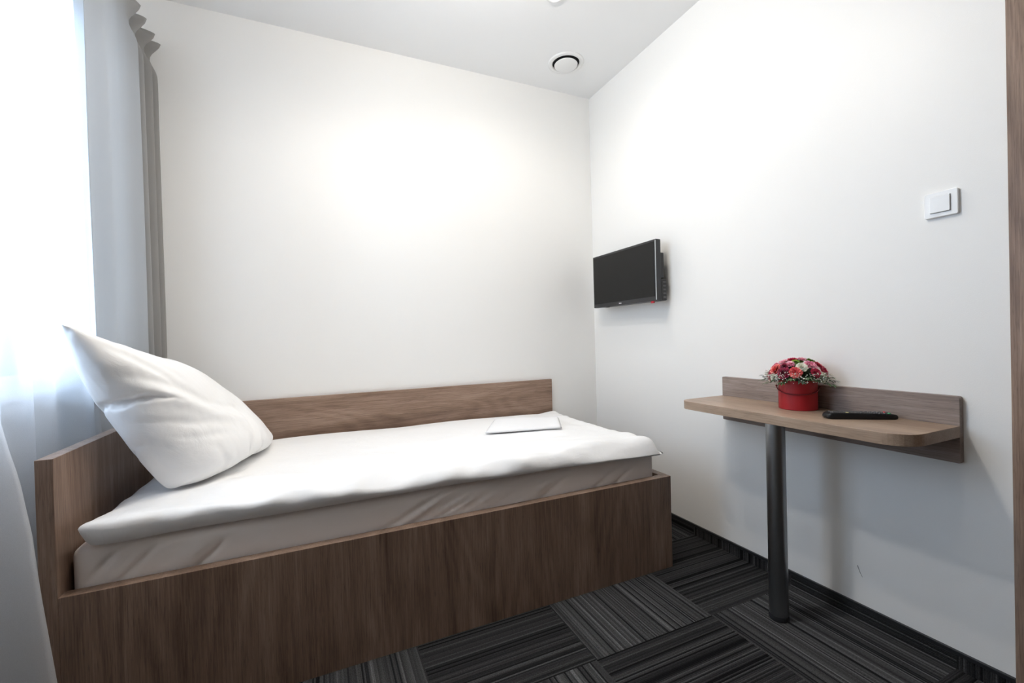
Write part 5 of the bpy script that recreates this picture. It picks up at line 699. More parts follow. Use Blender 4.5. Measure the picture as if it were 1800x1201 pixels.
-7,-10,53,-11,-10,-7,-5,-4,-3,-1,-2,-1,0,1,1,1,1,1,1,1,1,2,1,1,2,1,1,2,1,1,2,1,2,1,1,2,1,1,2,1,1,1,0,0,0,-2,-2,-4,-12,-1,-6,-8,-10,52,-10,-10,-7,-5,-4,-2,-3,-1,0,0,0,1,0,1,2,1,1,1,1,2,1,1,2,1,1,2,1,2,1,1,2,1,2,1,1,1,2,1,0,1,0,-1,-3,
-1,-10,-1,-4,-6,-9,-9,51,-11,-9,-7,-5,-3,-3,-2,-1,-1,0,0,1,0,1,1,2,1,1,1,2,1,1,2,1,1,2,1,1,2,1,2,1,1,2,1,1,1,1,1,0,-1,-2,1,-9,0,-3,-5,-6,-8,-10,51,-11,-9,-7,-4,-4,-3,-2,-1,-1,0,0,1,0,1,1,1,2,1,1,1,2,1,1,2,1,1,2,1,2,1,1,2,1,1,2,1,1,
1,0,0,-1,1,-6,0,-3,-4,-4,-7,-8,-9,49,-10,-9,-7,-4,-4,-3,-2,-1,-1,0,0,1,0,1,1,1,2,1,1,1,2,1,1,2,1,1,2,1,2,1,1,2,1,1,2,1,1,1,-1,0,1,-3,0,-3,-3,-3,-5,-6,-8,-9,48,-10,-9,-7,-4,-4,-2,-2,-2,0,-1,0,1,1,0,1,1,1,2,1,1,1,2,1,1,2,1,2,1,1,2,1,
2,1,1,1,1,1,1,1,0,0,-1,-3,-1,-3,-4,-5,-6,-8,-8,47,-10,-9,-7,-4,-4,-2,-2,-1,-1,0,0,0,1,0,1,1,1,2,1,1,1,2,1,1,2,1,1,2,1,2,1,1,2,1,1,1,1,1,1,0,-1,-2,0,-2,-3,-4,-4,-6,-8,-9,47,-10,-9,-7,-4,-4,-2,-2,-1,-1,0,0,0,1,0,1,1,1,1,2,1,1,2,1,1,2,
1,1,2,1,2,1,1,2,1,1,1,1,1,0,0,-1,0,-1,-2,-3,-3,-5,-6,-8,-9,47,-10,-9,-6,-5,-4,-2,-2,-1,-1,0,0,0,1,0,1,1,1,1,2,1,1,1,2,1,1,2,1,2,1,1,2,1,1,2,1,1,1,1,0,-1,1,-1,-2,-1,-3,-3,-5,-6,-8,-8,46,-10,-9,-6,-5,-3,-3,-2,-1,-1,0,0,0,1,0,1,1,1,1,
2,1,1,1,2,1,1,2,1,2,1,1,2,1,1,2,1,1,1,0,1,0,-1,0,-2,-1,-3,-3,-4,-6,-8,-9,47,-11,-9,-6,-5,-3,-3,-2,-1,-1,0,0,0,1,0,1,1,1,1,1,2,1,1,2,1,1,2,1,1,2,1,2,1,1,1,2,1,0,1,1,0,-1,-1,-1,-1,-3,-3,-4,-6,-8,-9,47,-11,-9,-6,-5,-3,-3,-1,-2,-1,0,0,
0,1,0,1,1,1,1,1,2,1,1,1,2,1,2,1,1,2,1,2,1,1,1,1,1,1,1,0,0,0,-1,-1,-1,-3,-3,-4,-6,-8,-9,48,-11,-9,-7,-5,-3,-3,-1,-2,0,-1,0,0,1,0,1,1,1,1,1,2,1,1,1,2,1,2,1,1,2,1,1,2,1,1,1,1,1,1,0,0,0,-1,-1,-1,-3,-3,-4,-6,-8,-8,48,-11,-10,-6,-5,-4,-2,
-2,-2,0,-1,0,0,1,0,1,1,1,1,1,1,2,1,1,2,1,1,2,1,2,1,1,2,1,1,1,1,1,1,0,0,0,-1,-1,-1,-3,-3,-4,-6,-8,-8,49,-11,-10,-7,-5,-4,-2,-2,-1,-1,-1,0,0,1,0,1,1,1,1,1,1,2,1,1,2,1,1,2,1,2,1,1,2,1,1,1,1,1,0,1,0,0,-1,-1,-2,-2,-3,-4,-6,-8,-8,50,-12,
-10,-7,-5,-3,-3,-2,-1,-1,-1,0,0,1,0,1,1,1,1,1,1,2,1,1,2,1,1,2,1,2,1,1,2,1,1,1,1,1,0,1,0,0,-1,-1,-2,-2,-3,-4,-6,-8,-7,50,-12,-10,-7,-6,-3,-3,-2,-1,-1,-1,0,0,1,0,1,1,1,1,1,1,2,1,1,2,1,1,2,1,1,2,1,1,2,1,1,1,1,0,1,0,-1,0,-1,-2,-2,-3,-4,
-6,-7,-8,51,-12,-10,-8,-5,-4,-3,-2,-1,-1,-1,0,0,1,0,1,1,1,1,1,1,2,1,1,2,1,1,2,1,1,2,1,1,2,1,1,1,0,1,0,1,-1,0,-1,-2,-2,-3,-4,-6,-7,-7,50,-12,-10,-8,-5,-4,-3,-2,-1,-1,-1,0,1,0,0,1,1,1,1,1,1,2,1,1,1,2,1,2,1,1,2,1,1,2,1,1,1,0,1,0,1,-1,
0,-1,-2,-2,-3,-4,-6,-7,-7,51,-12,-11,-7,-6,-4,-3,-2,-1,-1,-1,0,1,0,0,1,1,1,1,1,1,1,2,1,1,2,1,2,1,1,2,1,1,2,1,1,1,0,1,0,1,-1,0,-1,-2,-2,-3,-4,-5,-7,-7,50,-12,-10,-8,-6,-4,-3,-2,-1,-1,-1,0,1,0,0,1,1,1,1,1,1,1,2,1,1,2,1,2,1,1,2,1,1,2,
1,1,1,0,1,0,0,0,0,-1,-2,-2,-3,-4,-5,-7,-7,50,-12,-10,-8,-6,-4,-3,-2,-1,-1,0,-1,1,0,0,1,1,1,1,1,1,1,2,1,1,2,1,2,1,1,2,1,1,1,2,1,1,0,1,0,0,0,0,-1,-2,-2,-3,-3,-6,-7,-6,49,-12,-10,-8,-6,-4,-3,-2,-1,-1,0,-1,1,0,0,1,1,1,1,1,1,1,2,1,1,2,1,
2,1,1,2,1,1,1,2,1,1,0,1,0,0,0,0,-1,-2,-2,-2,-4,-5,-7,-7,49,-12,-10,-8,-6,-4,-3,-2,-1,-1,0,-1,1,0,0,1,1,1,1,1,1,1,2,1,1,2,1,2,1,1,2,1,1,1,2,1,1,0,1,0,0,0,0,-1,-1,-2,-3,-4,-5,-7,-6,48,-13,-10,-7,-6,-4,-3,-2,-1,-1,0,-1,1,0,0,1,1,1,1,1,
1,1,2,1,1,2,1,2,1,1,2,1,1,1,2,1,1,0,1,0,1,-1,0,-1,-1,-2,-3,-4,-5,-6,-7,47,-12,-10,-7,-6,-4,-3,-2,-1,-1,0,-1,1,0,0,1,1,1,1,1,1,1,2,1,1,2,1,2,1,1,2,1,1,1,2,1,1,0,1,0,1,-1,0,-1,-1,-2,-3,-3,-5,-7,-7,47,-12,-10,-7,-6,-4,-3,-2,-1,-1,0,0,
0,0,0,1,1,1,1,1,1,1,2,1,1,2,1,2,1,1,2,1,1,1,2,1,1,0,1,0,1,0,-1,-1,-1,-2,-2,-4,-5,-6,-7,45,-12,-10,-7,-5,-4,-3,-2,-1,-1,0,0,0,0,1,0,1,1,1,1,1,1,2,1,1,2,1,2,1,1,2,1,1,1,2,1,1,0,1,0,1,0,-1,-1,-1,-2,-2,-4,-4,-7,-7,45,-12,-10,-7,-5,-4,-3,
-2,-1,-1,0,0,0,0,1,0,1,1,1,1,1,1,2,1,1,2,1,2,1,1,2,1,1,1,2,1,1,0,1,1,0,0,-1,0,-2,-1,-3,-3,-5,-7,-7,44,-11,-10,-7,-5,-4,-3,-2,-1,-1,0,0,0,0,1,0,1,1,1,1,1,1,2,1,1,2,1,2,1,1,2,1,1,1,2,1,1,0,1,1,0,0,-1,0,-1,-2,-3,-3,-5,-7,-6,43,-12,-10,
-7,-5,-3,-3,-2,-1,-1,0,0,0,0,1,0,1,1,1,1,1,2,1,1,1,2,1,2,1,1,2,1,1,2,1,1,1,1,0,1,0,0,0,-1,-1,-2,-2,-4,-5,-6,-7,42,-11,-10,-7,-5,-3,-3,-2,-1,-1,0,0,0,0,1,0,1,1,1,1,1,2,1,1,1,2,1,2,1,1,2,1,1,2,1,1,1,1,0,1,0,0,0,-1,-1,-2,-2,-4,-4,-7,-7,
42,-12,-10,-6,-5,-4,-2,-2,-1,-1,0,-1,1,0,1,0,1,1,1,1,1,2,1,1,2,1,1,2,1,1,2,1,1,2,1,1,1,1,0,1,0,0,0,-1,-1,-1,-3,-3,-5,-6,-7,40,-12,-9,-7,-4,-4,-2,-2,-1,-1,0,-1,1,0,1,0,1,1,1,1,1,2,1,1,2,1,1,2,1,1,2,1,1,2,1,1,1,1,0,1,0,0,0,-1,-1,-1,-2,
-4,-4,-7,-7,40,-12,-10,-6,-5,-3,-3,-1,-1,-1,-1,0,1,0,1,0,1,1,1,1,1,2,1,1,2,1,1,2,1,1,2,1,1,2,1,1,1,1,0,1,0,0,0,0,-1,-2,-2,-3,-5,-6,-7,38,-12,-9,-7,-4,-3,-3,-1,-2,0,-1,0,1,0,1,0,1,1,1,1,1,2,1,1,2,1,1,2,1,2,1,1,1,2,1,1,1,1,1,0,0,1,-1,
0,-1,-2,-2,-3,-4,-6,-7,37,-12,-9,-7,-4,-4,-2,-2,-1,0,-1,0,1,0,0,1,1,1,1,1,1,2,1,1,2,1,1,2,1,2,1,1,2,1,1,1,1,1,1,0,1,0,0,-1,-1,-1,-2,-3,-5,-6,-6,36,-12,-10,-6,-5,-3,-2,-2,-1,0,-1,0,0,1,0,1,1,1,1,1,1,2,1,1,2,1,1,2,1,2,1,1,2,1,1,1,1,1,
1,0,1,0,0,-1,-1,-1,-2,-3,-4,-6,-7,35,-8,-10,-10,-4,-3,-2,-2,-1,-1,0,0,0,1,0,1,1,1,1,1,1,2,1,1,2,1,1,2,1,2,1,1,2,1,1,1,1,1,1,0,1,0,0,-1,0,-2,-2,-3,-4,-6,-6,35,-13,-9,-6,-5,-3,-2,-2,-1,-1,0,0,0,1,0,1,1,1,1,1,1,2,1,1,2,1,2,1,1,2,1,1,2,
1,1,1,1,1,1,1,0,0,0,0,-1,-1,-2,-3,-4,-6,-7,35,-13,-9,-7,-4,-3,-3,-1,-1,-1,0,0,0,1,0,1,1,1,1,1,2,1,1,1,2,1,2,1,1,2,1,1,2,1,1,1,1,1,1,1,0,0,0,0,-1,-1,-2,-3,-4,-6,-6,35,-14,-9,-7,-4,-3,-3,-1,-1,-1,0,0,0,1,0,1,1,1,1,1,2,1,1,1,2,1,2,1,1,
2,1,2,1,1,1,1,1,1,1,1,0,0,0,0,-1,-1,-2,-3,-4,-5,-7,35,-14,-9,-7,-4,-3,-3,-1,-1,-1,0,0,0,1,0,1,1,1,1,1,2,1,1,1,2,1,2,1,1,2,1,2,1,1,1,1,2,0,1,1,0,1,0,-1,-1,-1,-2,-2,-4,-6,-7,35,-13,-10,-7,-4,-3,-3,-1,-1,-1,0,0,0,1,0,1,1,1,1,1,2,1,1,2,
1,1,2,1,1,2,1,2,1,1,1,2,1,1,0,1,0,1,0,-1,0,-2,-1,-3,-4,-6,-6,35,-14,-10,-7,-4,-4,-2,-1,-1,-1,0,0,0,1,0,1,1,1,1,1,2,1,1,2,1,1,2,1,2,1,1,2,1,1,1,2,1,1,0,1,1,0,0,0,-1,-1,-2,-3,-4,-6,-6,35,-13,-10,-7,-5,-4,-2,-2,-1,0,0,0,0,1,0,1,1,1,1,
1,2,1,1,2,1,1,2,1,2,1,1,2,1,1,2,1,1,1,1,0,1,0,0,0,-1,-1,-2,-3,-4,-6,-6,35,-13,-10,-7,-5,-4,-2,-2,-1,0,0,0,0,1,0,1,1,1,1,1,2,1,1,2,1,1,2,1,2,1,1,2,1,1,2,1,1,1,1,0,1,0,0,0,-1,-1,-2,-3,-4,-6,-6,36,-14,-10,-8,-4,-4,-2,-2,-1,0,-1,1,0,1,
0,1,1,1,1,2,1,1,1,2,1,2,1,1,2,1,2,1,1,2,1,1,1,1,1,1,0,1,0,-1,0,-2,-2,-2,-5,-6,-6,36,-14,-10,-8,-5,-3,-3,-1,-1,-1,0,1,0,1,0,1,1,1,1,2,1,1,1,2,1,2,1,1,2,1,2,1,1,2,1,1,1,1,1,1,0,1,0,0,-1,-1,-2,-3,-4,-6,-7,35,-13,-11,-7,-5,-3,-3,-1,-1,
-1,0,0,1,0,1,1,1,1,1,2,1,1,2,1,1,2,1,1,2,1,2,1,1,2,1,1,1,1,1,1,1,0,0,0,-1,-1,-2,-3,-4,-6,-7,36,-15,-10,-7,-5,-4,-2,-1,-1,-1,0,0,1,0,1,1,1,1,1,2,1,1,2,1,1,2,1,2,1,1,2,1,2,1,1,1,1,2,0,1,1,0,0,0,-1,-1,-2,-3,-4,-6,-6,34,-14,-10,-8,-5,-3,
-2,-2,-1,0,0,0,1,0,1,1,1,1,2,1,1,1,2,1,1,2,1,2,1,1,2,1,2,1,1,1,2,1,1,0,1,1,0,-1,0,-1,-2,-3,-5,-6,-6,34,-14,-11,-7,-5,-3,-2,-2,-1,0,0,0,1,0,1,1,1,1,2,1,1,1,2,1,1,2,1,2,1,2,1,1,2,1,1,2,1,1,1,1,0,1,0,0,-1,-1,-2,-3,-4,-6,-7,34,-15,-11,
-7,-4,-4,-2,-1,-1,0,0,0,1,0,1,1,1,1,2,1,1,2,1,1,2,1,1,2,1,2,1,1,2,1,1,2,1,1,1,1,1,0,0,0,-1,-1,-2,-3,-4,-6,-7,34,-16,-10,-7,-5,-3,-2,-1,-1,-1,1,0,0,1,1,1,1,1,2,1,1,2,1,1,2,1,1,2,1,2,1,2,1,1,2,1,1,1,1,1,1,0,1,-1,0,-1,-2,-3,-4,-6,-7,32,
-15,-11,-7,-4,-3,-2,-2,0,-1,0,1,0,1,1,1,1,2,1,1,1,2,1,1,2,1,2,1,1,2,1,2,1,1,2,1,1,1,1,1,1,1,0,0,-1,-1,-2,-2,-5,-6,-7,31,-15,-11,-6,-5,-3,-2,-1,-1,0,0,1,0,1,1,1,1,2,1,1,2,1,1,2,1,1,2,1,1,2,1,2,1,2,1,1,1,2,1,1,0,1,0,0,0,-1,-2,-3,-4,-6,
-7,30,-16,-10,-7,-4,-3,-2,-1,-1,0,0,1,0,1,1,1,2,1,1,1,2,1,1,2,1,1,2,1,2,1,1,2,1,2,1,1,2,1,1,1,1,0,0,0,0,-1,-2,-2,-4,-7,-6,28,-16,-10,-7,-4,-3,-2,-1,0,0,0,0,1,1,1,1,2,1,1,2,1,1,2,1,1,2,1,1,2,1,2,1,1,2,1,1,2,1,1,1,1,0,1,0,-1,-1,-1,-3,
-4,-6,-7,27,-16,-10,-6,-4,-3,-2,-1,-1,0,1,0,1,1,1,1,2,1,1,2,1,1,2,1,1,2,1,1,2,1,2,1,1,2,1,2,1,1,1,1,1,1,0,0,0,-1,-2,-2,-4,-6,-7,25,-16,-10,-6,-4,-3,-2,-1,0,0,1,0,1,1,1,2,1,1,2,1,1,2,1,1,2,1,1,2,1,1,2,1,2,1,1,2,1,1,1,1,1,1,0,0,0,-1,
-1,-2,-4,-6,-7,24,-16,-10,-6,-5,-2,-2,-1,0,0,1,0,1,1,2,1,1,1,2,1,1,2,1,2,1,1,2,1,1,2,1,1,2,1,1,2,1,1,2,1,0,1,1,0,-1,0,-2,-2,-4,-5,-7,22,-16,-10,-6,-4,-3,-1,-1,0,0,0,1,1,2,1,1,1,2,1,1,2,1,2,1,1,2,1,1,1,2,1,1,2,1,1,2,1,1,2,1,1,0,1,0,
0,-1,-1,-2,-4,-6,-6,20,-16,-9,-7,-4,-2,-2,0,-1,1,1,0,2,1,1,1,2,1,1,2,1,1,2,1,2,1,1,1,2,1,1,1,2,1,1,2,1,1,2,1,1,0,1,0,0,-1,-1,-2,-3,-6,-6,18,-15,-10,-6,-4,-3,-1,-1,0,1,1,1,1,1,1,2,1,1,2,1,1,2,1,2,1,1,2,1,1,2,0,2,1,1,1,2,1,1,1,2,0,1,
1,0,0,0,-1,-2,-4,-5,-7,18,-16,-9,-7,-4,-2,-2,0,0,1,1,1,1,1,2,1,1,2,1,2,1,1,2,1,1,2,1,1,2,1,0,2,1,1,1,2,1,1,1,1,1,1,1,0,0,0,-1,-2,-3,-5,-7,16,-15,-10,-6,-4,-3,-1,0,0,1,1,1,2,1,1,2,1,1,2,1,1,2,1,1,2,1,1,2,1,1,0,2,1,1,1,2,1,1,0,1,1,1,
1,1,0,0,-1,-1,-3,-6,-6,15,-15,-10,-7,-4,-2,-1,0,1,1,1,1,1,2,1,1,2,1,1,2,1,1,1,2,1,1,2,1,1,2,0,1,1,1,2,1,1,2,-2,1,1,1,1,1,1,0,-1,-1,-3,-5,-6,14,-16,-10,-7,-4,-2,0,0,1,1,1,2,1,1,2,1,1,1,2,1,1,2,1,1,2,1,1,2,1,1,1,1,0,1,2,1,1,2,-1,0,0,
1,1,1,1,1,-1,-1,-3,-4,-6,12,-15,-11,-7,-3,-2,0,0,1,2,1,1,2,1,1,2,1,1,1,2,1,1,1,2,1,1,2,1,1,2,1,0,0,1,2,1,1,2,0,-1,-1,1,1,1,2,0,0,-1,-2,-4,-6,11,-16,-11,-7,-3,-1,0,1,1,1,2,1,1,2,1,1,1,2,1,1,2,1,1,1,2,1,1,2,1,1,2,-1,0,1,2,1,1,2,0,-2,
-1,1,1,1,2,0,0,-1,-1,-4,-5,10,-17,-11,-7,-2,-1,1,1,1,1,1,2,1,1,2,1,1,1,2,1,1,1,2,1,1,2,1,1,2,1,1,0,0,0,2,1,1,2,1,-4,1,-2,2,1,1,1,0,0,-1,-3,-5,8,-17,-12,-6,-2,1,1,1,1,1,1,2,1,1,2,1,1,1,1,2,1,1,1,2,1,1,1,2,1,1,2,-1,1,-1,2,1,1,2,1,-4,
2,-3,0,2,1,1,0,0,-1,-2,-5,9,-19,-12,-5,-1,1,1,1,1,1,1,1,2,1,1,2,1,1,1,1,1,2,1,1,1,2,1,1,2,1,1,0,1,-2,2,1,1,2,1,0,-3,-3,1,1,0,0,1,1,-1,-2,-3,7,-20,-12,-3,0,1,2,0,1,1,1,1,2,1,1,2,1,1,0,2,1,1,2,1,1,1,2,1,1,2,1,1,0,-2,1,1,1,2,1,0,-4,0,
-2,1,0,-1,1,1,-1,-1,-2,7,-21,-13,-1,2,1,1,0,0,2,1,1,1,2,1,1,2,0,1,1,2,1,1,2,1,1,1,1,2,1,1,1,0,-2,1,2,1,1,1,1,-5,1,-3,1,-2,1,-2,2,0,-3,1,6,-23,-10,1,2,0,1,1,-1,2,1,1,1,1,2,1,1,1,1,1,2,1,1,1,1,2,1,1,1,2,1,1,0,-2,1,1,1,1,0,2,-4,1,-3,-1,
0,1,-5,1,1,-4,1,12,-26,0,-7,1,1,0,1,-1,1,1,2,1,1,1,1,2,1,1,1,1,2,1,1,1,1,2,1,1,1,1,2,-1,-1,1,0,2,0,1,0,1,-4,1,-4,2,-2,-5,0,0,-4,1,14,-16,-17,2,0,1,1,1,-1,1,1,1,1,1,2,1,1,1,2,1,1,1,1,2,1,1,2,1,0,2,1,1,-1,0,0,1,1,1,2,-2,-1,1,-1,-4,1,
-4,-3,-2,1,-1,-2,30,-13,-33,1,0,1,2,1,-2,0,1,2,1,1,2,1,1,1,1,2,1,1,2,1,1,1,2,1,0,1,2,0,0,-1,1,1,1,0,-1,1,2,0,-3,-3,-5,0,1,-5,1,-8,-3,26,3,-35,1,0,1,1,1,1,-1,-1,1,1,2,1,1,2,1,1,2,1,1,1,2,1,1,2,1,0,1,1,1,-1,0,1,1,1,1,1,-2,-2,1,1,-5,0,
-6,1,-4,0,-14,-5,34,-27,-2,-1,1,1,1,1,-2,1,-1,2,1,1,2,1,1,2,1,1,2,1,1,2,1,1,2,1,1,1,0,1,0,-1,1,1,1,1,2,0,0,-4,-1,0,1,-14,-1,1,1,-24,-25,58,-23,2,-4,1,1,1,1,-3,0,2,1,2,1,1,2,1,1,2,1,2,1,1,2,1,2,1,1,2,0,-1,1,0,0,1,1,2,1,1,2,1,0,-10,1,
1,-12,-1,-1,1,-20,-6,64,-54,-1,1,1,1,-1,-1,1,1,1,2,1,2,1,1,2,1,2,1,1,2,1,2,1,2,1,1,2,1,-1,-1,1,1,2,1,1,1,1,2,1,1,-3,-10,-2,-2,-3,-2,-2,-6,-3,1086,-4,-5,-4,-4,-5,-6,-7,7,3,1,2,2,1,2,1,1,1,0,1,1,0,1,1,1,1,1,1,1,0,1,1,0,0,0,-1,3,2,2,0,
-1,-7,9,7,5,5,4,4,4,4,-10,-30,22,-2,-3,-3,-4,-7,4,-13,9,5,1,1,1,1,2,1,0,1,0,1,1,1,1,1,1,1,1,1,1,1,1,1,1,1,3,-2,-7,0,11,2,-5,9,7,4,3,2,-3,4,16,-40,-37,28,14,-1,-1,-1,-8,5,-8,-6,13,1,1,1,1,1,1,0,1,1,0,1,2,1,1,1,1,1,1,2,1,1,2,1,1,-2,-6,
-6,11,9,5,-1,9,2,2,1,-1,-3,16,-18,-39,-41,31,20,9,1,0,1,-3,-14,7,8,1,0,1,1,0,1,1,0,1,1,1,1,1,2,1,1,1,2,1,1,2,2,1,-2,-4,-11,11,9,8,8,4,-4,3,1,1,-6,13,-13,-28,-35,-41,33,23,14,7,3,2,-1,-13,6,7,1,0,-1,3,0,1,1,0,1,1,1,1,2,1,1,2,1,1,2,1,
2,-3,5,-2,-11,1,13,7,7,5,2,0,-1,3,-5,10,-11,-22,-34,-29,-40,34,25,18,11,6,4,3,-5,-7,11,1,0,-2,3,1,1,0,1,1,1,1,2,1,1,2,1,1,2,1,2,-1,-3,8,-5,-8,11,7,5,5,3,2,0,2,-4,7,-8,-17,-27,-33,-27,-40,35,27,20,14,9,6,5,1,-7,8,-4,4,-1,2,-1,3,0,2,
1,1,1,1,1,2,1,2,1,2,2,0,-7,7,6,-11,7,7,4,3,3,2,1,2,-2,4,-6,-13,-21,-31,-24,-32,-40,36,29,22,16,11,8,6,6,1,0,-6,5,1,0,-1,3,1,1,1,2,1,1,1,2,1,2,1,2,2,-3,-4,9,5,-8,9,5,1,3,1,1,2,1,1,-5,-10,-15,-27,-22,-28,-33,-43,39,31,24,17,13,9,7,6,
4,1,-5,4,2,0,-1,3,1,2,1,1,2,1,1,2,1,1,3,1,1,-7,3,10,4,-4,8,-1,3,1,0,1,1,0,-3,-8,-12,-17,-22,-25,-29,-35,-48,41,37,23,22,12,11,8,7,5,3,-2,2,1,1,-1,3,1,2,1,2,1,1,2,1,2,1,3,0,1,-7,8,7,6,2,-4,3,1,0,0,0,0,-2,-6,-10,-14,-18,-22,-24,-30,-36,
-39,29,36,36,17,14,11,9,8,5,5,2,1,1,1,-1,3,1,2,2,1,1,2,1,2,1,2,2,-1,3,-5,8,6,4,1,-2,2,0,0,0,-1,-2,-4,-8,-12,-16,-20,-18,-25,-31,-37,-35,34,33,31,20,15,12,10,8,6,5,4,2,1,2,0,2,2,1,2,1,2,2,1,2,1,2,2,-2,5,-4,9,4,2,0,1,0,-1,-1,-1,-1,-4,
-6,-9,-14,-18,-16,-21,-24,-38,-34,-29,26,35,30,25,17,13,11,8,7,6,4,3,2,2,2,1,2,2,1,2,2,1,2,1,2,2,1,-2,7,-2,7,2,2,0,0,-1,-1,-1,-1,-3,-5,-8,-10,-15,-15,-18,-21,-30,-39,-35,-21,30,22,34,27,20,15,11,9,7,7,5,4,2,3,2,1,2,2,2,2,1,2,2,1,2,
3,0,-1,7,3,1,2,0,0,0,-1,-1,-2,-2,-5,-6,-8,-12,-13,-16,-18,-24,-38,-22,-33,-30,31,27,20,33,22,16,13,9,8,7,6,4,4,2,3,2,2,2,2,2,1,2,2,2,2,2,1,0,6,2,1,1,0,0,-1,-1,-2,-2,-4,-5,-7,-10,-11,-13,-16,-19,-35,-19,-32,-30,-30,31,28,25,18,30,16,
15,10,9,7,6,5,4,3,3,2,3,2,2,2,2,2,2,1,2,3,1,2,4,1,1,0,0,-1,-1,-1,-2,-3,-5,-5,-8,-10,-11,-16,-12,-32,-18,-28,-30,-30,-30,31,28,26,23,18,26,13,11,9,7,6,6,4,4,3,3,3,2,2,2,2,2,2,2,2,2,2,3,2,1,0,0,0,-1,-1,-2,-3,-3,-5,-7,-7,-10,-13,-9,-27,
-18,-25,-28,-29,-30,-30,32,28,25,24,22,20,15,11,10,8,7,5,5,5,3,3,3,3,2,2,2,2,2,3,2,2,2,2,1,1,0,0,-1,-1,-2,-2,-3,-4,-5,-7,-8,-10,-9,-16,-20,-24,-25,-28,-28,-29,-30,31,28,26,21,23,17,18,14,10,8,7,7,5,4,4,4,3,3,2,2,3,2,2,2,2,2,2,1,1,1,
0,0,-1,-1,-2,-3,-3,-5,-5,-7,-9,-8,-16,-19,-16,-23,-25,-28,-30,-24,-30,31,28,25,23,18,22,14,16,11,9,8,6,6,5,4,4,3,3,3,2,2,3,2,2,2,2,1,2,1,0,0,-1,-1,-1,-2,-3,-4,-5,-6,-7,-8,-14,-16,-13,-21,-22,-26,-31,-19,-29,-30,31,28,25,23,21,16,19,
14,12,10,8,7,6,5,4,4,4,3,3,2,3,2,2,2,2,2,1,2,0,0,0,-1,-1,-1,-3,-3,-4,-5,-7,-7,-11,-13,-13,-18,-20,-23,-30,-17,-25,-29,-30,31,28,25,22,21,18,15,16,12,11,8,8,6,5,5,4,4,3,3,3,3,2,2,2,2,2,1,1,0,1,-1,-1,-1,-2,-3,-3,-4,-6,-7,-9,-11,-12,-15,
-17,-21,-29,-14,-23,-26,-29,-30,31,28,25,22,20,18,17,14,13,10,9,8,7,6,5,4,4,3,3,3,3,2,3,2,1,2,1,1,0,0,0,-1,-2,-2,-3,-3,-5,-6,-8,-9,-11,-14,-17,-14,-29,-12,-20,-24,-26,-29,-30,31,28,24,22,20,18,16,15,13,11,9,8,7,6,6,4,4,4,3,3,3,2,3,
2,1,2,1,1,0,0,-1,-1,-2,-2,-3,-4,-5,-6,-8,-10,-13,-16,-10,-26,-12,-18,-21,-24,-26,-29,-30,31,27,25,22,19,18,16,15,13,11,10,8,8,6,6,4,5,3,4,3,3,2,2,2,2,2,1,0,0,0,-1,-1,-2,-2,-3,-5,-5,-6,-9,-12,-14,-7,-23,-11,-17,-20,-21,-24,-26,-29,-30,
31,27,25,21,20,18,16,14,13,11,11,8,8,6,6,5,5,4,3,3,3,3,2,2,2,1,1,1,0,-1,-1,-1,-2,-3,-3,-4,-6,-6,-12,-11,-5,-19,-11,-18,-17,-20,-21,-24,-26,-29,-30,31,27,24,22,19,18,16,14,13,12,10,9,8,7,6,5,4,5,3,3,3,3,2,2,2,1,1,1,0,-1,-1,-1,-2,-3,
-4,-4,-6,-8,-7,-8,-12,-14,-17,-16,-18,-19,-21,-24,-26,-29,-31,32,27,24,21,20,17,16,14,13,12,10,10,8,7,6,5,5,4,4,3,3,3,2,2,2,1,1,0,0,0,-1,-2,-2,-3,-4,-4,-6,-7,-7,-11,-12,-16,-13,-16,-18,-19,-22,-23,-26,-29,-31,31,27,24,22,19,18,15,15,
13,11,11,9,8,7,7,5,5,5,4,3,3,3,2,2,2,1,1,0,0,-1,-1,-2,-2,-3,-4,-5,-6,-6,-9,-11,-15,-11,-14,-16,-18,-19,-21,-23,-26,-29,-32,32,27,24,21,19,18,16,14,13,12,10,10,8,7,7,6,5,4,4,4,3,3,2,2,1,2,0,1,-1,0,-2,-2,-2,-3,-4,-5,-6,-8,-9,-12,-10,
-13,-15,-16,-17,-19,-21,-23,-26,-29,-33,32,27,24,21,20,17,16,14,13,12,10,10,8,8,7,6,5,4,5,3,3,3,2,2,2,1,1,0,0,-1,-2,-2,-2,-4,-4,-5,-6,-8,-10,-10,-11,-14,-14,-16,-17,-19,-21,-23,-26,-29,-33,32,27,24,22,19,17,16,14,13,12,11,9,9,8,6,6,
6,5,4,3,4,2,3,2,1,1,1,0,0,-1,-2,-2,-3,-3,-5,-5,-7,-8,-9,-10,-12,-13,-14,-16,-17,-19,-20,-23,-26,-30,-34,33,27,24,22,19,17,16,14,14,11,11,10,8,8,7,6,6,5,4,4,3,3,2,2,2,1,0,0,0,-1,-2,-2,-3,-4,-5,-5,-7,-8,-9,-11,-11,-13,-14,-16,-17,-18,
-21,-23,-26,-29,-36,33,28,24,21,20,17,16,15,13,12,10,10,9,8,7,6,6,5,4,4,3,3,2,2,2,1,0,0,0,-2,-1,-3,-3,-4,-5,-5,-7,-8,-10,-10,-11,-13,-14,-15,-17,-19,-21,-23,-26,-29,-37,33,28,24,22,20,17,16,15,13,12,11,9,9,8,7,7,5,5,5,4,3,3,2,2,2,1,
0,0,-1,-1,-2,-2,-4,-4,-5,-6,-7,-8,-9,-10,-12,-12,-14,-15,-17,-19,-21,-23,-26,-29,-39,33,29,25,22,19,18,16,15,13,12,11,10,9,8,7,6,6,5,5,4,3,3,2,2,2,1,0,0,-1,-1,-2,-3,-3,-5,-5,-6,-7,-8,-9,-10,-12,-12,-14,-15,-17,-19,-21,-23,-26,-29,-40,
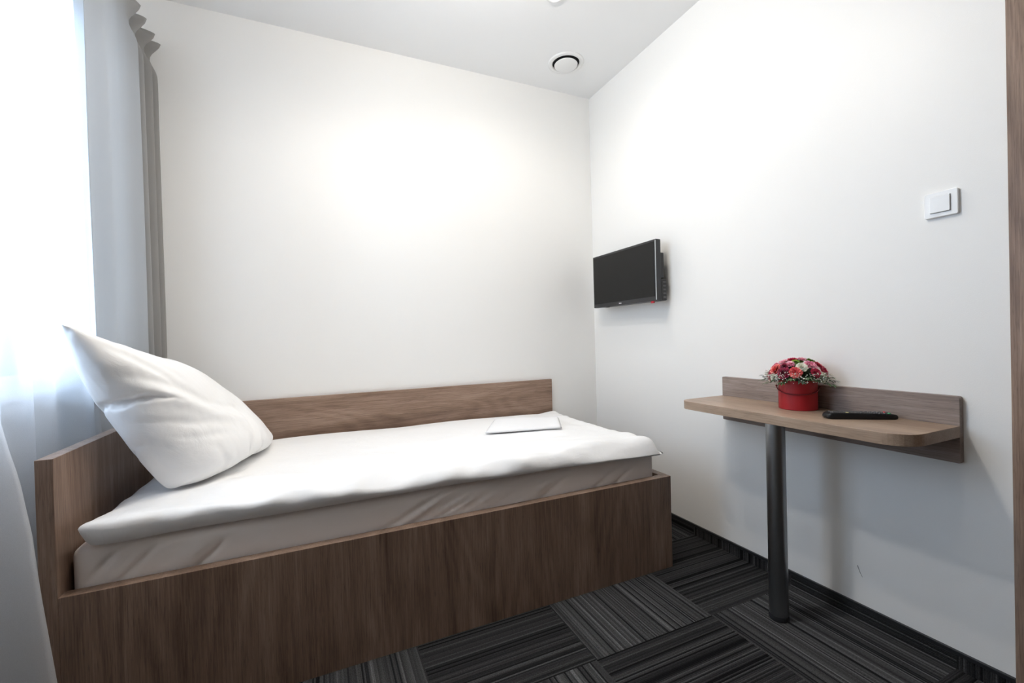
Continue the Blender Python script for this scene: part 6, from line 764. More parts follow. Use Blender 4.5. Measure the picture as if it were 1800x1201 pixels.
33,29,25,22,20,18,16,15,13,12,11,10,9,8,8,6,6,5,5,4,3,3,2,2,1,1,1,-1,0,-2,-2,-3,-3,-4,-6,-6,-7,-8,-9,-10,-12,-12,-14,-15,-17,-19,-21,-23,-26,-28,-42,33,29,25,23,20,18,16,15,13,12,11,10,10,8,7,7,5,6,4,4,4,3,2,2,1,1,0,0,-1,-1,-3,-2,-4,
-4,-6,-6,-7,-8,-9,-10,-12,-12,-14,-15,-17,-19,-21,-23,-25,-28,-44,33,29,26,22,21,18,16,15,13,13,11,10,9,8,8,6,6,5,5,4,3,3,3,1,2,1,0,-1,0,-2,-2,-3,-4,-4,-6,-6,-7,-8,-9,-11,-11,-12,-14,-15,-17,-19,-20,-23,-26,-28,-45,33,29,26,23,20,19,
16,15,14,12,11,10,9,9,7,7,6,5,4,5,3,3,2,2,1,1,0,0,-1,-2,-2,-3,-4,-4,-6,-6,-7,-8,-9,-11,-11,-12,-14,-15,-17,-18,-21,-23,-25,-28,-46,33,29,26,23,20,19,16,15,14,12,11,10,10,8,7,7,6,5,5,4,3,3,3,2,1,0,1,-1,-1,-2,-2,-3,-4,-4,-6,-6,-7,-8,
-9,-11,-11,-12,-14,-15,-17,-18,-20,-23,-25,-28,-48,34,29,25,24,20,19,16,15,14,12,12,10,9,8,8,6,6,6,4,4,4,3,2,2,1,1,0,-1,-1,-1,-3,-3,-4,-4,-6,-6,-7,-8,-9,-10,-12,-12,-14,-15,-16,-19,-20,-22,-25,-28,-49,34,28,26,23,21,19,16,16,13,12,
12,10,9,8,8,7,6,5,5,4,3,3,2,2,1,1,0,0,-2,-1,-3,-3,-4,-4,-6,-6,-7,-8,-9,-10,-12,-12,-13,-15,-17,-18,-20,-23,-24,-28,-49,33,29,25,23,21,19,17,15,13,13,11,10,9,9,7,7,6,5,5,4,3,3,3,1,2,0,0,0,-1,-2,-3,-3,-4,-5,-5,-6,-7,-8,-9,-10,-11,-13,
-13,-15,-17,-18,-20,-22,-24,-28,-50,33,29,26,23,20,19,17,15,13,13,11,10,9,9,7,7,6,5,5,4,4,3,2,2,1,0,0,0,-1,-2,-3,-3,-4,-5,-5,-6,-7,-8,-9,-10,-11,-13,-13,-15,-16,-18,-20,-22,-24,-28,-50,33,29,25,23,20,19,17,15,13,13,11,10,9,9,7,7,6,
5,5,4,4,3,2,2,1,0,0,0,-1,-2,-3,-3,-4,-5,-5,-6,-7,-8,-9,-10,-11,-12,-14,-14,-17,-17,-20,-22,-24,-28,-50,33,28,26,22,21,18,17,15,13,13,11,10,9,9,7,7,6,5,5,4,4,3,2,2,1,0,0,0,-1,-2,-3,-3,-4,-5,-5,-6,-7,-8,-9,-10,-11,-12,-13,-15,-16,-18,
-19,-22,-24,-28,-50,33,28,25,23,20,18,17,15,13,13,11,10,9,9,7,7,6,5,5,4,4,3,2,2,1,0,0,0,-2,-1,-3,-3,-4,-5,-5,-7,-7,-7,-9,-10,-11,-12,-13,-15,-15,-18,-19,-22,-25,-28,-49,33,28,25,22,20,19,16,15,13,13,11,10,9,8,8,7,6,5,5,4,4,3,2,2,1,
0,0,0,-2,-2,-2,-3,-4,-5,-5,-7,-7,-8,-8,-10,-11,-12,-13,-14,-16,-17,-20,-21,-25,-28,-49,33,28,25,22,20,18,16,15,13,13,11,10,9,8,8,7,6,5,5,4,4,2,3,1,2,0,0,-1,-1,-2,-2,-4,-4,-4,-6,-6,-7,-8,-8,-10,-11,-11,-13,-15,-15,-18,-19,-22,-24,-28,
-49,32,28,25,22,20,18,16,15,13,12,12,10,9,8,8,6,7,5,5,4,3,3,3,1,1,1,0,-1,-1,-2,-3,-3,-4,-5,-5,-6,-7,-8,-8,-10,-11,-11,-13,-14,-16,-17,-20,-21,-25,-28,-49,33,28,25,22,20,17,16,15,13,12,11,10,10,8,7,7,6,6,4,5,3,3,2,2,1,1,-1,0,-2,-1,-3,
-3,-4,-5,-5,-6,-7,-8,-8,-10,-10,-12,-13,-14,-16,-17,-19,-22,-24,-29,-48,33,28,25,22,19,18,16,14,13,12,11,10,9,9,7,7,6,5,5,4,4,3,2,2,1,0,0,-1,-1,-2,-2,-4,-4,-4,-5,-6,-7,-8,-8,-10,-10,-12,-13,-14,-15,-17,-19,-22,-25,-28,-47,32,28,25,
21,20,17,16,14,13,12,11,10,9,8,8,7,6,5,5,4,3,3,2,2,1,1,0,-1,-1,-2,-3,-3,-4,-4,-6,-6,-7,-7,-9,-9,-10,-12,-12,-14,-16,-17,-19,-21,-25,-28,-47,33,27,25,21,19,17,16,14,13,12,11,10,9,8,8,6,6,6,4,4,4,3,2,2,1,0,0,-1,-1,-2,-2,-3,-4,-5,-5,-6,
-7,-7,-9,-9,-10,-11,-13,-14,-15,-17,-19,-21,-24,-28,-48,33,27,24,22,19,17,15,15,12,12,11,10,9,8,7,7,6,5,5,4,3,3,2,2,1,1,0,-1,-1,-2,-3,-3,-4,-4,-5,-6,-7,-7,-9,-9,-10,-11,-13,-13,-15,-17,-19,-21,-24,-28,-48,33,27,24,21,19,17,16,14,12,
12,11,10,9,8,7,7,5,6,4,4,4,3,2,2,1,0,0,-1,-1,-2,-2,-3,-4,-5,-5,-6,-6,-8,-8,-9,-10,-11,-12,-14,-15,-16,-19,-21,-24,-28,-49,33,28,24,21,19,16,16,14,12,12,11,9,9,8,8,6,6,5,5,4,3,3,2,2,1,0,0,0,-2,-1,-3,-3,-4,-4,-5,-6,-7,-7,-8,-9,-10,-11,
-12,-14,-14,-17,-18,-21,-24,-27,-51,33,28,24,21,19,17,15,14,12,12,10,10,9,8,7,7,5,6,4,4,4,2,3,1,1,1,0,-1,-1,-2,-2,-4,-3,-5,-5,-5,-7,-7,-8,-9,-10,-11,-12,-13,-15,-16,-18,-21,-24,-27,-52,30,28,28,21,18,17,15,14,12,12,10,10,8,8,8,6,6,
5,4,4,4,3,2,1,1,1,0,-1,-1,-2,-2,-3,-4,-4,-5,-6,-6,-7,-8,-9,-10,-11,-12,-13,-15,-16,-18,-20,-24,-27,-53,33,28,24,21,19,17,15,13,13,11,11,9,9,8,7,6,6,5,5,4,3,3,2,2,1,0,0,0,-2,-1,-3,-3,-3,-5,-4,-6,-6,-8,-8,-8,-10,-11,-12,-13,-14,-16,-18,
-21,-23,-28,-54,34,28,24,21,19,16,15,14,13,11,10,10,8,8,7,7,5,5,5,4,3,3,2,2,1,0,0,0,-1,-2,-2,-3,-4,-4,-5,-6,-6,-7,-8,-9,-9,-11,-12,-13,-14,-16,-18,-20,-24,-27,-56,34,28,24,21,19,17,15,14,12,12,10,9,9,8,7,6,6,5,4,4,3,3,2,2,1,0,0,0,-1,
-2,-2,-3,-4,-4,-4,-6,-6,-7,-8,-9,-9,-11,-12,-13,-14,-16,-18,-20,-24,-27,-57,35,28,24,21,19,17,15,14,12,11,11,9,8,8,7,6,6,5,4,4,3,3,2,2,1,0,0,0,-1,-2,-2,-3,-3,-4,-5,-5,-7,-7,-7,-9,-10,-10,-12,-13,-14,-16,-18,-20,-24,-27,-58,34,29,24,
21,19,17,15,14,13,11,10,9,9,7,7,6,6,5,4,4,3,3,2,1,2,0,0,0,-1,-2,-2,-3,-3,-4,-5,-5,-6,-7,-8,-8,-10,-10,-12,-13,-14,-16,-18,-20,-24,-27,-59,34,29,24,22,19,17,15,14,12,11,10,10,8,8,6,6,6,5,4,4,3,2,3,1,1,1,0,0,-1,-2,-2,-2,-4,-4,-4,-5,-6,
-7,-8,-8,-10,-10,-12,-13,-14,-16,-18,-21,-23,-27,-60,34,29,24,22,19,17,15,14,13,11,10,9,8,8,6,6,6,5,4,3,3,3,2,2,1,1,0,-1,0,-2,-2,-2,-3,-4,-5,-5,-6,-7,-7,-9,-9,-11,-11,-13,-15,-16,-18,-20,-23,-27,-61,34,29,25,21,20,17,15,14,12,11,10,
9,9,7,7,5,6,4,4,4,3,3,2,1,2,0,0,0,-1,-1,-2,-2,-3,-4,-4,-6,-5,-7,-7,-9,-9,-11,-11,-13,-15,-16,-18,-20,-24,-27,-61,34,29,25,22,19,17,16,13,13,11,10,9,8,7,6,6,5,5,4,4,3,2,2,2,1,1,0,0,-1,-1,-2,-2,-3,-4,-4,-5,-6,-6,-8,-8,-9,-11,-11,-13,
-15,-16,-18,-21,-23,-27,-62,35,28,25,22,20,17,15,14,12,11,10,9,8,7,6,6,5,5,4,3,3,2,3,1,1,1,1,-1,0,-1,-2,-2,-3,-4,-4,-5,-5,-7,-7,-8,-10,-10,-12,-13,-14,-16,-19,-20,-24,-27,-61,34,29,25,22,19,18,15,13,13,10,10,9,8,7,6,6,5,4,4,3,3,3,2,
1,2,0,1,0,-1,-1,-1,-3,-2,-4,-4,-4,-6,-6,-8,-8,-9,-10,-12,-13,-14,-16,-19,-21,-23,-27,-61,34,29,25,22,19,17,15,14,12,11,9,9,8,7,6,5,5,4,4,3,3,3,2,2,1,1,0,0,0,-1,-2,-2,-2,-4,-4,-4,-6,-6,-7,-8,-9,-10,-12,-13,-14,-17,-18,-21,-24,-27,-60,
34,29,25,22,19,17,15,13,12,11,10,8,8,7,6,5,5,4,3,4,2,3,2,1,2,1,0,0,0,-1,-1,-2,-3,-3,-3,-5,-5,-6,-7,-8,-9,-11,-11,-13,-14,-17,-18,-21,-24,-27,-61,35,29,25,22,19,17,15,13,12,10,10,8,8,6,6,5,5,4,3,3,3,3,2,1,2,1,0,0,0,-1,-1,-1,-3,-3,-3,
-5,-5,-6,-7,-8,-9,-10,-11,-13,-14,-17,-18,-21,-24,-27,-60,34,29,25,22,19,17,14,14,11,11,9,8,7,7,5,5,5,4,3,3,3,2,2,2,1,1,1,0,0,0,-1,-2,-2,-3,-3,-5,-5,-6,-6,-8,-9,-10,-11,-13,-14,-16,-19,-21,-23,-28,-61,36,29,25,21,19,16,15,13,12,10,
9,8,7,6,6,4,5,3,4,3,2,3,2,1,2,1,1,0,0,0,-1,-2,-2,-2,-4,-4,-5,-5,-7,-8,-8,-10,-11,-13,-14,-16,-18,-21,-24,-27,-61,35,29,25,21,19,16,15,13,11,10,9,8,7,6,5,4,4,4,3,3,2,3,2,1,2,1,1,1,0,0,-1,-1,-2,-3,-3,-4,-4,-6,-7,-7,-9,-9,-11,-13,-14,
-16,-18,-21,-23,-27,-62,35,29,25,21,19,16,14,13,11,10,9,7,7,6,5,4,4,3,3,3,2,3,2,1,2,1,1,1,0,0,0,-1,-2,-2,-3,-4,-4,-6,-6,-8,-8,-10,-10,-13,-13,-16,-18,-21,-24,-27,-62,36,29,24,21,18,17,14,13,11,9,8,8,6,6,4,4,4,3,3,3,2,2,2,2,2,1,1,1,
1,0,-1,-1,-1,-2,-3,-3,-4,-6,-6,-7,-8,-10,-10,-12,-14,-16,-18,-20,-24,-27,-62,35,29,24,21,18,16,15,12,11,9,8,7,6,5,5,3,4,3,3,2,2,2,2,2,2,1,2,1,1,0,0,-1,-1,-2,-2,-3,-4,-5,-7,-7,-8,-9,-11,-11,-14,-15,-18,-20,-24,-26,-64,35,29,24,21,18,
16,14,12,11,9,7,7,6,4,5,3,3,3,3,2,2,2,2,2,2,1,2,1,1,1,-1,0,-1,-1,-2,-3,-4,-4,-6,-7,-8,-9,-11,-11,-14,-15,-17,-20,-24,-26,-65,35,29,24,21,18,16,13,12,10,9,7,7,5,4,4,3,3,3,2,3,2,2,2,1,2,2,2,1,2,0,0,-1,0,-1,-2,-2,-3,-4,-6,-7,-8,-9,-10,
-11,-13,-15,-18,-19,-24,-26,-66,35,29,24,20,18,16,14,11,10,8,7,6,5,4,3,3,3,3,2,2,2,2,1,2,2,2,2,1,2,2,-1,-1,-1,0,-1,-1,-2,-5,-5,-7,-7,-9,-10,-12,-12,-15,-17,-20,-23,-26,-67,35,28,24,21,18,15,14,11,9,8,6,6,4,4,3,3,2,3,2,1,2,2,2,1,2,2,
2,1,1,4,0,-2,-1,1,-1,-1,0,-4,-5,-7,-7,-9,-10,-11,-13,-14,-17,-19,-23,-26,-69,35,29,24,20,18,16,12,11,9,7,6,5,4,3,3,3,2,2,2,2,1,2,2,1,2,2,2,1,0,6,0,-2,-2,2,-1,-1,2,-3,-5,-7,-7,-8,-9,-11,-13,-14,-16,-20,-22,-26,-71,35,29,24,21,17,15,
13,10,8,7,5,4,4,3,3,2,2,2,2,1,2,1,2,1,2,2,2,1,-2,8,1,-1,-4,3,0,-2,4,-3,-3,-7,-7,-8,-9,-10,-12,-14,-16,-19,-23,-26,-71,34,29,24,21,17,15,12,9,8,6,4,4,3,3,2,2,2,2,2,1,2,1,2,1,2,1,2,1,-2,9,1,-1,-4,3,0,-1,3,-9,4,-4,-7,-7,-8,-10,-12,-14,
-15,-19,-22,-26,-73,34,29,24,21,17,14,11,9,7,5,4,3,3,3,2,1,2,2,1,0,3,1,2,1,2,1,2,1,-3,10,2,0,-6,3,1,-1,2,-12,5,0,-5,-6,-8,-9,-11,-13,-16,-18,-22,-26,-75,35,29,24,21,17,13,10,8,6,5,3,3,2,2,2,2,2,1,1,-1,4,1,2,1,1,2,1,1,-3,9,-3,7,-5,1,
2,0,0,-14,4,5,-3,-6,-6,-8,-11,-12,-15,-18,-21,-26,-77,35,29,24,21,16,12,10,7,5,3,3,3,1,2,1,3,1,1,1,-2,5,1,2,1,1,1,2,1,-3,7,-6,10,-1,-1,2,0,0,-13,-6,12,0,-4,-4,-7,-10,-12,-14,-17,-21,-25,-79,35,29,25,20,15,11,9,5,4,3,2,2,2,1,0,4,1,0,
1,-2,5,1,2,1,1,1,2,1,-2,4,-8,11,2,0,1,0,0,-9,-13,13,3,-2,-3,-5,-8,-12,-13,-17,-20,-25,-80,35,30,24,19,14,10,7,4,2,3,3,1,1,2,-1,4,0,1,1,-3,5,2,1,1,1,1,1,2,0,1,-10,11,5,0,1,0,0,-7,-17,13,6,0,-3,-1,-7,-11,-13,-16,-19,-24,-81,35,30,24,
18,12,8,5,0,4,4,2,0,1,1,-2,4,-2,3,1,-3,5,2,2,1,0,2,1,1,0,0,-11,10,7,1,1,1,0,-6,-19,5,13,3,-3,2,-4,-11,-12,-14,-19,-23,-82,36,30,23,16,10,7,1,-2,7,3,1,0,1,0,-1,2,-4,5,1,-2,5,2,0,3,0,1,1,1,0,0,-12,5,12,2,1,1,1,-4,-18,-4,16,6,0,4,-2,-10,
-11,-14,-17,-22,-82,36,30,22,13,7,4,-5,5,5,3,0,0,0,1,-2,2,-6,6,2,-1,4,1,-2,5,0,1,2,0,1,-1,-10,-1,14,3,2,2,1,-3,-11,-16,16,9,5,-8,7,-4,-10,-13,-15,-20,-82,36,31,19,9,4,1,-7,8,5,1,-1,0,0,1,-1,0,-6,6,2,1,2,0,-2,5,2,1,1,1,0,-1,-6,-7,15,
3,2,3,2,-1,-10,-19,10,13,5,-11,11,2,-6,-13,-13,-18,-81,37,30,14,4,3,-1,-8,10,4,0,-3,2,0,-2,1,-1,-6,7,2,1,1,0,-3,6,2,1,1,1,0,-1,-5,-9,16,2,2,2,-3,6,-5,-20,1,16,7,-13,5,13,-1,-10,-19,-8,-80,38,28,4,3,-6,5,-7,12,2,-4,-2,2,-1,-3,3,-1,-5,
6,1,2,0,1,-3,6,0,2,2,-3,3,1,-4,-11,15,-2,6,0,-5,9,2,-18,-8,15,11,-11,-4,17,6,-5,-20,-3,-79,40,3,17,-5,-6,8,-2,11,-6,-3,2,-1,0,-3,3,-1,-4,6,-2,3,-1,3,-3,5,-2,4,2,-5,4,2,-1,-11,13,-5,6,1,-6,5,9,-5,-19,8,16,-3,-15,17,9,5,-20,2,-70,-2,
27,5,-8,7,1,3,-4,2,0,-1,0,0,1,0,1,0,1,0,1,0,1,1,0,0,2,2,-3,1,1,6,-9,9,-7,6,0,-2,-3,12,-11,7,-10,16,1,-18,13,13,-4,9,-17,-81,-2,28,-1,5,-3,3,0,-8,4,2,0,-1,2,0,-2,3,1,-1,2,0,2,0,2,1,1,1,-2,6,1,0,-3,7,-6,5,-2,4,-8,11,0,1,-7,11,-11,13,
-11,3,17,-6,17,-20,-94,3,30,0,-6,4,-1,-1,-2,-5,6,0,1,0,0,-1,3,1,0,1,1,1,1,1,1,1,1,-2,5,4,-2,-4,7,-5,4,3,-1,4,1,-6,6,3,4,-12,8,12,-7,15,-7,24,-22,-110,26,6,0,0,0,-1,-1,-4,-3,5,0,1,1,0,1,1,1,1,1,0,1,1,1,1,1,1,2,1,1,2,0,-1,2,-1,4,2,2,
2,-2,-3,6,7,-4,-3,16,7,6,-5,29,-27,-112,26,-4,-2,0,0,1,-2,-4,1,0,1,1,0,1,1,1,1,0,1,1,1,1,1,1,1,1,1,1,1,3,0,-1,2,2,2,2,2,2,1,1,-2,8,-2,-2,15,10,9,-1,27,1,-87,-33,-8,-4,1,3,8,-12,-5,0,1,1,0,1,1,1,0,1,1,1,1,1,1,0,1,1,1,1,1,1,10,-6,-2,
2,2,2,2,2,2,2,2,2,11,-10,7,8,10,10,10,20,5,]

# duvet
co = unpack(DUVET, 104, 50, -2.295, -1.005, 2.01, .975)
co = two_sided(co, 104, 50, lambda p: np.array((p[0], p[1], min(p[2] - .003, .5045))))
def duvet_top(h): return .5045 + .063 * math.tanh(h / .046)
for p in co:
    h = p[2] - .503
    if h > 0: p[2] = duvet_top(h)
    x, y = p[0], p[1]
    # folds lying across the quilt, stronger towards the front edge
    fr_ = min(1, max(0, (-.45 - y) / .5)); k = .5 + .5 * fr_
    a = noise.noise(Vector((x * 3.2 + y * 2.0, y * 7.5 - x * 1.2, 3.1)))
    b2 = 1 - abs(noise.noise(Vector((x * 5.5 + y * 4.5, y * 9 - x * 3.5, 9.7)))) * 2
    dz = .009 * a * k + .007 * b2 * b2 * k * fr_
    # lengthwise and slanting folds along the front roll
    if y < -.72:
        e_ = min(1, (-.72 - y) / .16); ph = x * 4.2 + (y + 1) * 7 + .8 * noise.noise(Vector((x * 1.7, 0, 6)))
        rd = 1 - abs(noise.noise(Vector((ph, (y * 9 - x * 1.1), 1.7)))) * 2.2
        if h > .008: p[2] += (.010 * rd) * e_; p[1] -= .010 * max(0, rd) * e_
        p[1] += .012 * noise.noise(Vector((x * 3.3, 5, 5))) * e_
    if h > .02: p[2] += dz * 1.4
    if x > -.48 and h > .004: p[2] += .024 * min(1, max(0, (-.288 - x) / .06)) ** .5 * min(1, (x + .48) / .1) * min(1, max(0, (y + 1.01) / .05))
    if x > -.32: p[0] = -.32 + (x + .32) * .5
    dc = math.hypot(x + 2.325, y + 1.02); p[0] += .008 * math.exp(-(dc / .06) ** 2); p[1] += .018 * math.exp(-(dc / .06) ** 2)
    dc = math.hypot(x + .275, y + 1.02); p[0] -= .045 * math.exp(-(dc / .05) ** 2); p[1] += .040 * math.exp(-(dc / .05) ** 2)
    if x > -.37: p[2] = max(p[2], .497)
    elif h <= .004: p[2] = max(p[2], .47) if y < -.975 else max(p[2], .5045)
    # the right end slopes down a little
    if h > .01 and x > -.75: p[2] += (.012 - .034 * min(1, max(0, y + .95) / .5)) * ((x + .75) / .47) ** 1.5 * (h / .066 if h < .066 else 1)
    p[1] = min(p[1], -.0235)
    if y < -.985 and p[2] < .43: p[1] = p[1]
duv = cloth_obj('duvet', co, 104, 50, duvet_m, (-1.3, -.5, .5), (2.0, 1.0))
tag(duv, 'white striped cotton duvet spread over the mattress', 'duvet')

# pillow standing against the headboard
co = two_sided(unpack(PILLOW, 60, 52, -.42, -.36, .84, .72), 60, 52, lambda p: np.array((p[0], p[1], -p[2])))
BLc, BRc, TLc, TRc = [np.array(v) for v in ((-2.175, -.79, .580), (-1.965, -.095, .570), (-2.335, -.985, 1.100), (-2.330, -.26, .985))]
EN = np.cross(BRc - BLc, TLc - BLc); EN = EN / np.linalg.norm(EN); EN = EN if EN[0] > 0 else -EN
CR_P = [([(.02, .70), (.20, .60), (.34, .47), (.58, .40)], -.012, .035), ([(.10, .55), (.30, .40), (.52, .33)], .010, .04),
        ([(.58, .40), (.56, .22), (.45, .03)], -.012, .028), ([(.50, .36), (.46, .20), (.34, .04)], .009, .03),
        ([(.05, .86), (.16, .74), (.22, .62)], -.008, .022), ([(.12, .90), (.24, .78), (.30, .66)], -.005, .02),
        ([(.03, .42), (.16, .36), (.30, .34)], -.007, .018), ([(.05, .30), (.20, .27), (.34, .26)], -.005, .016),
        ([(.60, .30), (.64, .15), (.72, .02)], -.006, .022), ([(.75, .35), (.84, .20), (.95, .06)], -.006, .025),
        ([(.40, .90), (.52, .80), (.62, .74)], -.004, .03), ([(.20, .20), (.24, .10), (.26, .02)], -.006, .018)]
def crease(s, t):
    v = 0
    for pl, am, wd in CR_P:
        best = 9; tt = 0
        for q in range(len(pl) - 1):
            ax_, ay_ = pl[q]; bx_, by_ = pl[q + 1]; dx, dy = bx_ - ax_, by_ - ay_
            h = min(1, max(0, ((s - ax_) * dx + (t - ay_) * dy) / (dx * dx + dy * dy)))
            dd = math.hypot(s - ax_ - h * dx, t - ay_ - h * dy)
            if dd < best: best = dd; tt = (q + h) / (len(pl) - 1)
        v += am * math.exp(-(best / wd) ** 2) * (.35 + .65 * math.sin(PI * min(1, tt * .8 + .15)))
    v += .0035 * noise.noise(Vector((s * 7 + t * 3, t * 9 - s * 4, 2.2))) + .002 * noise.noise(Vector((s * 16, t * 18, 5.2)))
    return v * 1.3
out = np.zeros_like(co)
for k, p in enumerate(co):
    s, t, n = (p[0] + .398) / .796, (p[1] + .337) / .674, p[2]
    s -= .10 * math.sin(PI * min(1, max(0, t))) ** .8 * max(0, 1 - s) ** 2.5      # the near side and the foot sag outwards
    t -= .09 * math.sin(PI * min(1, max(0, s))) ** .7 * max(0, 1 - t) ** 2.5
    s += .07 * math.sin(PI * min(1, max(0, t))) ** .6 * min(1, max(0, s)) ** 2.5; t += .03 * math.sin(PI * min(1, max(0, s))) * min(1, max(0, t)) ** 2.5
    if n > 0:
        n *= 1 + .40 * max(0, .5 - t)
        n += crease(s, t)
    out[k] = (BLc * (1 - s) + BRc * s) * (1 - t) + (TLc * (1 - s) + TRc * s) * t + EN * (n * (.72 if n > 0 else .55))
    out[k] += np.array((.060, -.100, -.016)) * (math.sin(PI * min(1, max(0, s))) ** .7 * math.exp(-(t / .28) ** 2))
    q = out[k]
    # rests on the duvet, leans on the headboard
    zb = .578
    if q[2] < zb: q[2] = zb - (zb - q[2]) * .12
    if q[2] < .80:
        lim = -2.338
    else: lim = -2.338 - min(.05, (q[2] - .80) * .5)
    if q[0] < lim: q[0] = lim - (lim - q[0]) * .03
    if q[1] > -.03: q[1] = -.03
pil = cloth_obj('pillow', out, 60, 52, pillow_m, (-2.15, -.5, .58), (.8, .7))
tag(pil, 'large plump white striped pillow leaning on the headboard', 'pillow')

# folded towel
def towel():
    bm = bmesh.new()
    c = [Vector((-1.02, -.556)), Vector((-.655, -.65)), Vector((-.53, -.40)), Vector((-.86, -.27))]
    n = 26; G = {}
    for lay in (0, 1):
        for i in range(n + 1):
            for j in range(n + 1):
                s, t = i / n, j / n
                p = (c[0] * (1 - s) + c[1] * s) * (1 - t) + (c[3] * (1 - s) + c[2] * s) * t
                e = min(s, 1 - s, t, 1 - t); r = min(1, e / .05); edge = (1 - (1 - r) ** 2) ** .5
                z = .5765 + .004 * noise.noise(Vector((p.x * 6, p.y * 6, 1)))
                z += (.003 + .011 * edge) if lay else 0
                if not lay and e < 1e-9: z += .003
                G[lay, i, j] = bm.verts.new((p.x, p.y, z)) if not (lay == 1 and e < 1e-9) else G[0, i, j]
    for i in range(n):
        for j in range(n):
            for lay in (0, 1):
                q = [G[lay, i, j], G[lay, i + 1, j], G[lay, i + 1, j + 1], G[lay, i, j + 1]]
                bm.faces.new(q if lay else q[::-1])
    return bm
tw = obj('folded_towel', off(towel(), (-.77, -.47, .575)), towel_m, None, True); tw.location = (-.77, -.47, .575)
tag(tw, 'thin folded white towel lying on the duvet near the foot end', 'towel')

# ------------------------------------------------------------------ curtains
def sheet_surface(P, nu, nv, closed_thick=None):
    bm = bmesh.new()
    G = [[bm.verts.new(P(i / nu, j / nv)) for j in range(nv + 1)] for i in range(nu + 1)]
    for i in range(nu):
        for j in range(nv): bm.faces.new([G[i][j], G[i + 1][j], G[i + 1][j + 1], G[i][j + 1]])
    return bm
def smooth(a, b_, x):
    t = min(1, max(0, (x - a) / (b_ - a))); return t * t * (3 - 2 * t)
def drape_pt(s, t):
    z = 2.407 - t * (2.407 - .90)
    # plan outline: three pleats next to the back wall, then one broad flat panel
    y = -.022 - s * .585
    ph = float(np.interp(-y, (.022, .095, .195, .272), (0, 1, 2, 3)))
    if s < .43:
        wv = .5 + .5 * math.cos(2 * PI * ph)
        sharp = wv ** .7
        x = -2.435 + .075 * sharp
    else:
        u = (s - .43) / .57
        x = -2.360 - .028 * math.sin(PI * min(1, u * 1.05)) ** 1 * .6 - .035 * smooth(.82, 1.0, u) + .006 * math.sin(u * 9 + z)
    # pleats are pinched under the heading and flare above it
    pinch = math.exp(-((z - 2.330) / .045) ** 2); flare = smooth(2.345, 2.407, z)
    xm = -2.395
    if s < .43 or True:
        loc = .5 + .5 * math.cos(2 * PI * ph) if s < .43 else max(0, 1 - (s - .43) / .12)
        x += (-.028 * pinch + .016 * flare) * loc
    x += .004 * noise.noise(Vector((s * 9, z * .9, 4)))
    x -= .012 * smooth(1.02, .80, z)
    y += .004 * noise.noise(Vector((s * 5, z * 1.2, 8)))
    zt = z + (.012 * noise.noise(Vector((s * 14, 2, 2))) if t == 0 else 0)
    return Vector((x, min(y, -.012), zt))
dr = obj('drape', sheet_surface(drape_pt, 150, 90), drape_m, None, True)
so = dr.modifiers.new('thick', 'SOLIDIFY'); so.thickness = .0016; so.offset = 0
dr.location = (0, 0, 0)
tag(dr, 'grey opaque drape with pleated heading hanging beside the back wall', 'curtain')
def sheer_pt(s, t):
    z = 2.45 - t * (2.45 - .012)
    y = -.08 - s * 2.25
    L_ = 1 - z / 2.45
    w1 = math.sin(2 * PI * (y / .155) + 1.1 + .5 * math.sin(y * 5)); w2 = math.sin(2 * PI * y / .41 + 2.0)
    x = -2.515 + (.014 + .012 * L_) * w1 + (.008 + .02 * L_) * w2
    # a fold spreads into the room in front of the headboard's corner near the floor
    g = math.exp(-((y + 1.060) / .023) ** 2) * smooth(1.6, .8, z)
    xp = np.interp(z, (0, .2, .44, .58, .72, .81, 1.2), (-2.318, -2.333, -2.358, -2.369, -2.388, -2.408, -2.46))
    x = x * (1 - g) + float(xp) * g
    if y > -1.03: x = min(x, -2.392)
    else: x = max(x, -2.59)
    return Vector((x, y, z))
sh = obj('sheer_curtain', sheet_surface(sheer_pt, 420, 60), sheer_m, None, True)
tag(sh, 'long white sheer curtain glowing in front of the window', 'curtain')
cr_ = thing('curtain_rail', 'white curtain rail fixed to the wall above the window', 'curtain rail', (-2.47, -1.2, 2.40))
b = box_bm((-2.462, -2.38, 2.375), (-2.451, -.10, 2.395), .002); box_bm((-2.515, -2.38, 2.452), (-2.495, -.06, 2.468), .002, bm=b)
obj('rail', off(b, (-2.47, -1.2, 2.40)), frame_m, cr_)
for y in (-.7, -1.5, -2.3):
    b = box_bm((-2.599, y - .01, 2.42), (-2.59, y + .01, 2.50), .001); box_bm((-2.592, y - .008, 2.468), (-2.452, y + .008, 2.474), bm=b); box_bm((-2.459, y - .006, 2.394), (-2.453, y + .006, 2.47), bm=b)
    obj('bracket', off(b, (-2.47, -1.2, 2.40)), frame_m, cr_)

# ------------------------------------------------------------------ television on the right wall
tv = thing('television', 'small black flat television mounted on the right wall', 'television', (-.1, -.43, 1.36))
o1 = (-.1, -.43, 1.36)
ty0, ty1, tz0, tz1 = -.7165, -.1475, 1.200, 1.524
obj('casing', off(box_bm((-.104, ty0, tz0), (-.070, ty1, tz1), .004), o1), black_pl, tv)
obj('rear_housing', off(box_bm((-.0702, ty0 + .004, tz0 + .002), (-.030, ty1 - .02, tz0 + .118), .006), o1), black_pl, tv)
b = bmesh.new()
for k in range(5): box_bm((-.056, ty0 + .0025, tz0 + .016 + k * .02), (-.038, ty0 + .006, tz0 + .024 + k * .02), bm=b)
obj('port', off(b, o1), flat('grey_socket', (.10, .10, .10), .5), tv)
obj('screen', off(box_bm((-.1055, ty0 + .014, tz0 + .024), (-.1035, ty1 - .012, tz1 - .012), .0005), o1), black_gl, tv)
obj('edge_strip', off(box_bm((-.1062, ty0 + .0005, tz0 + .006), (-.1035, ty0 + .0045, tz1 - .006), .0006), o1), silver, tv)
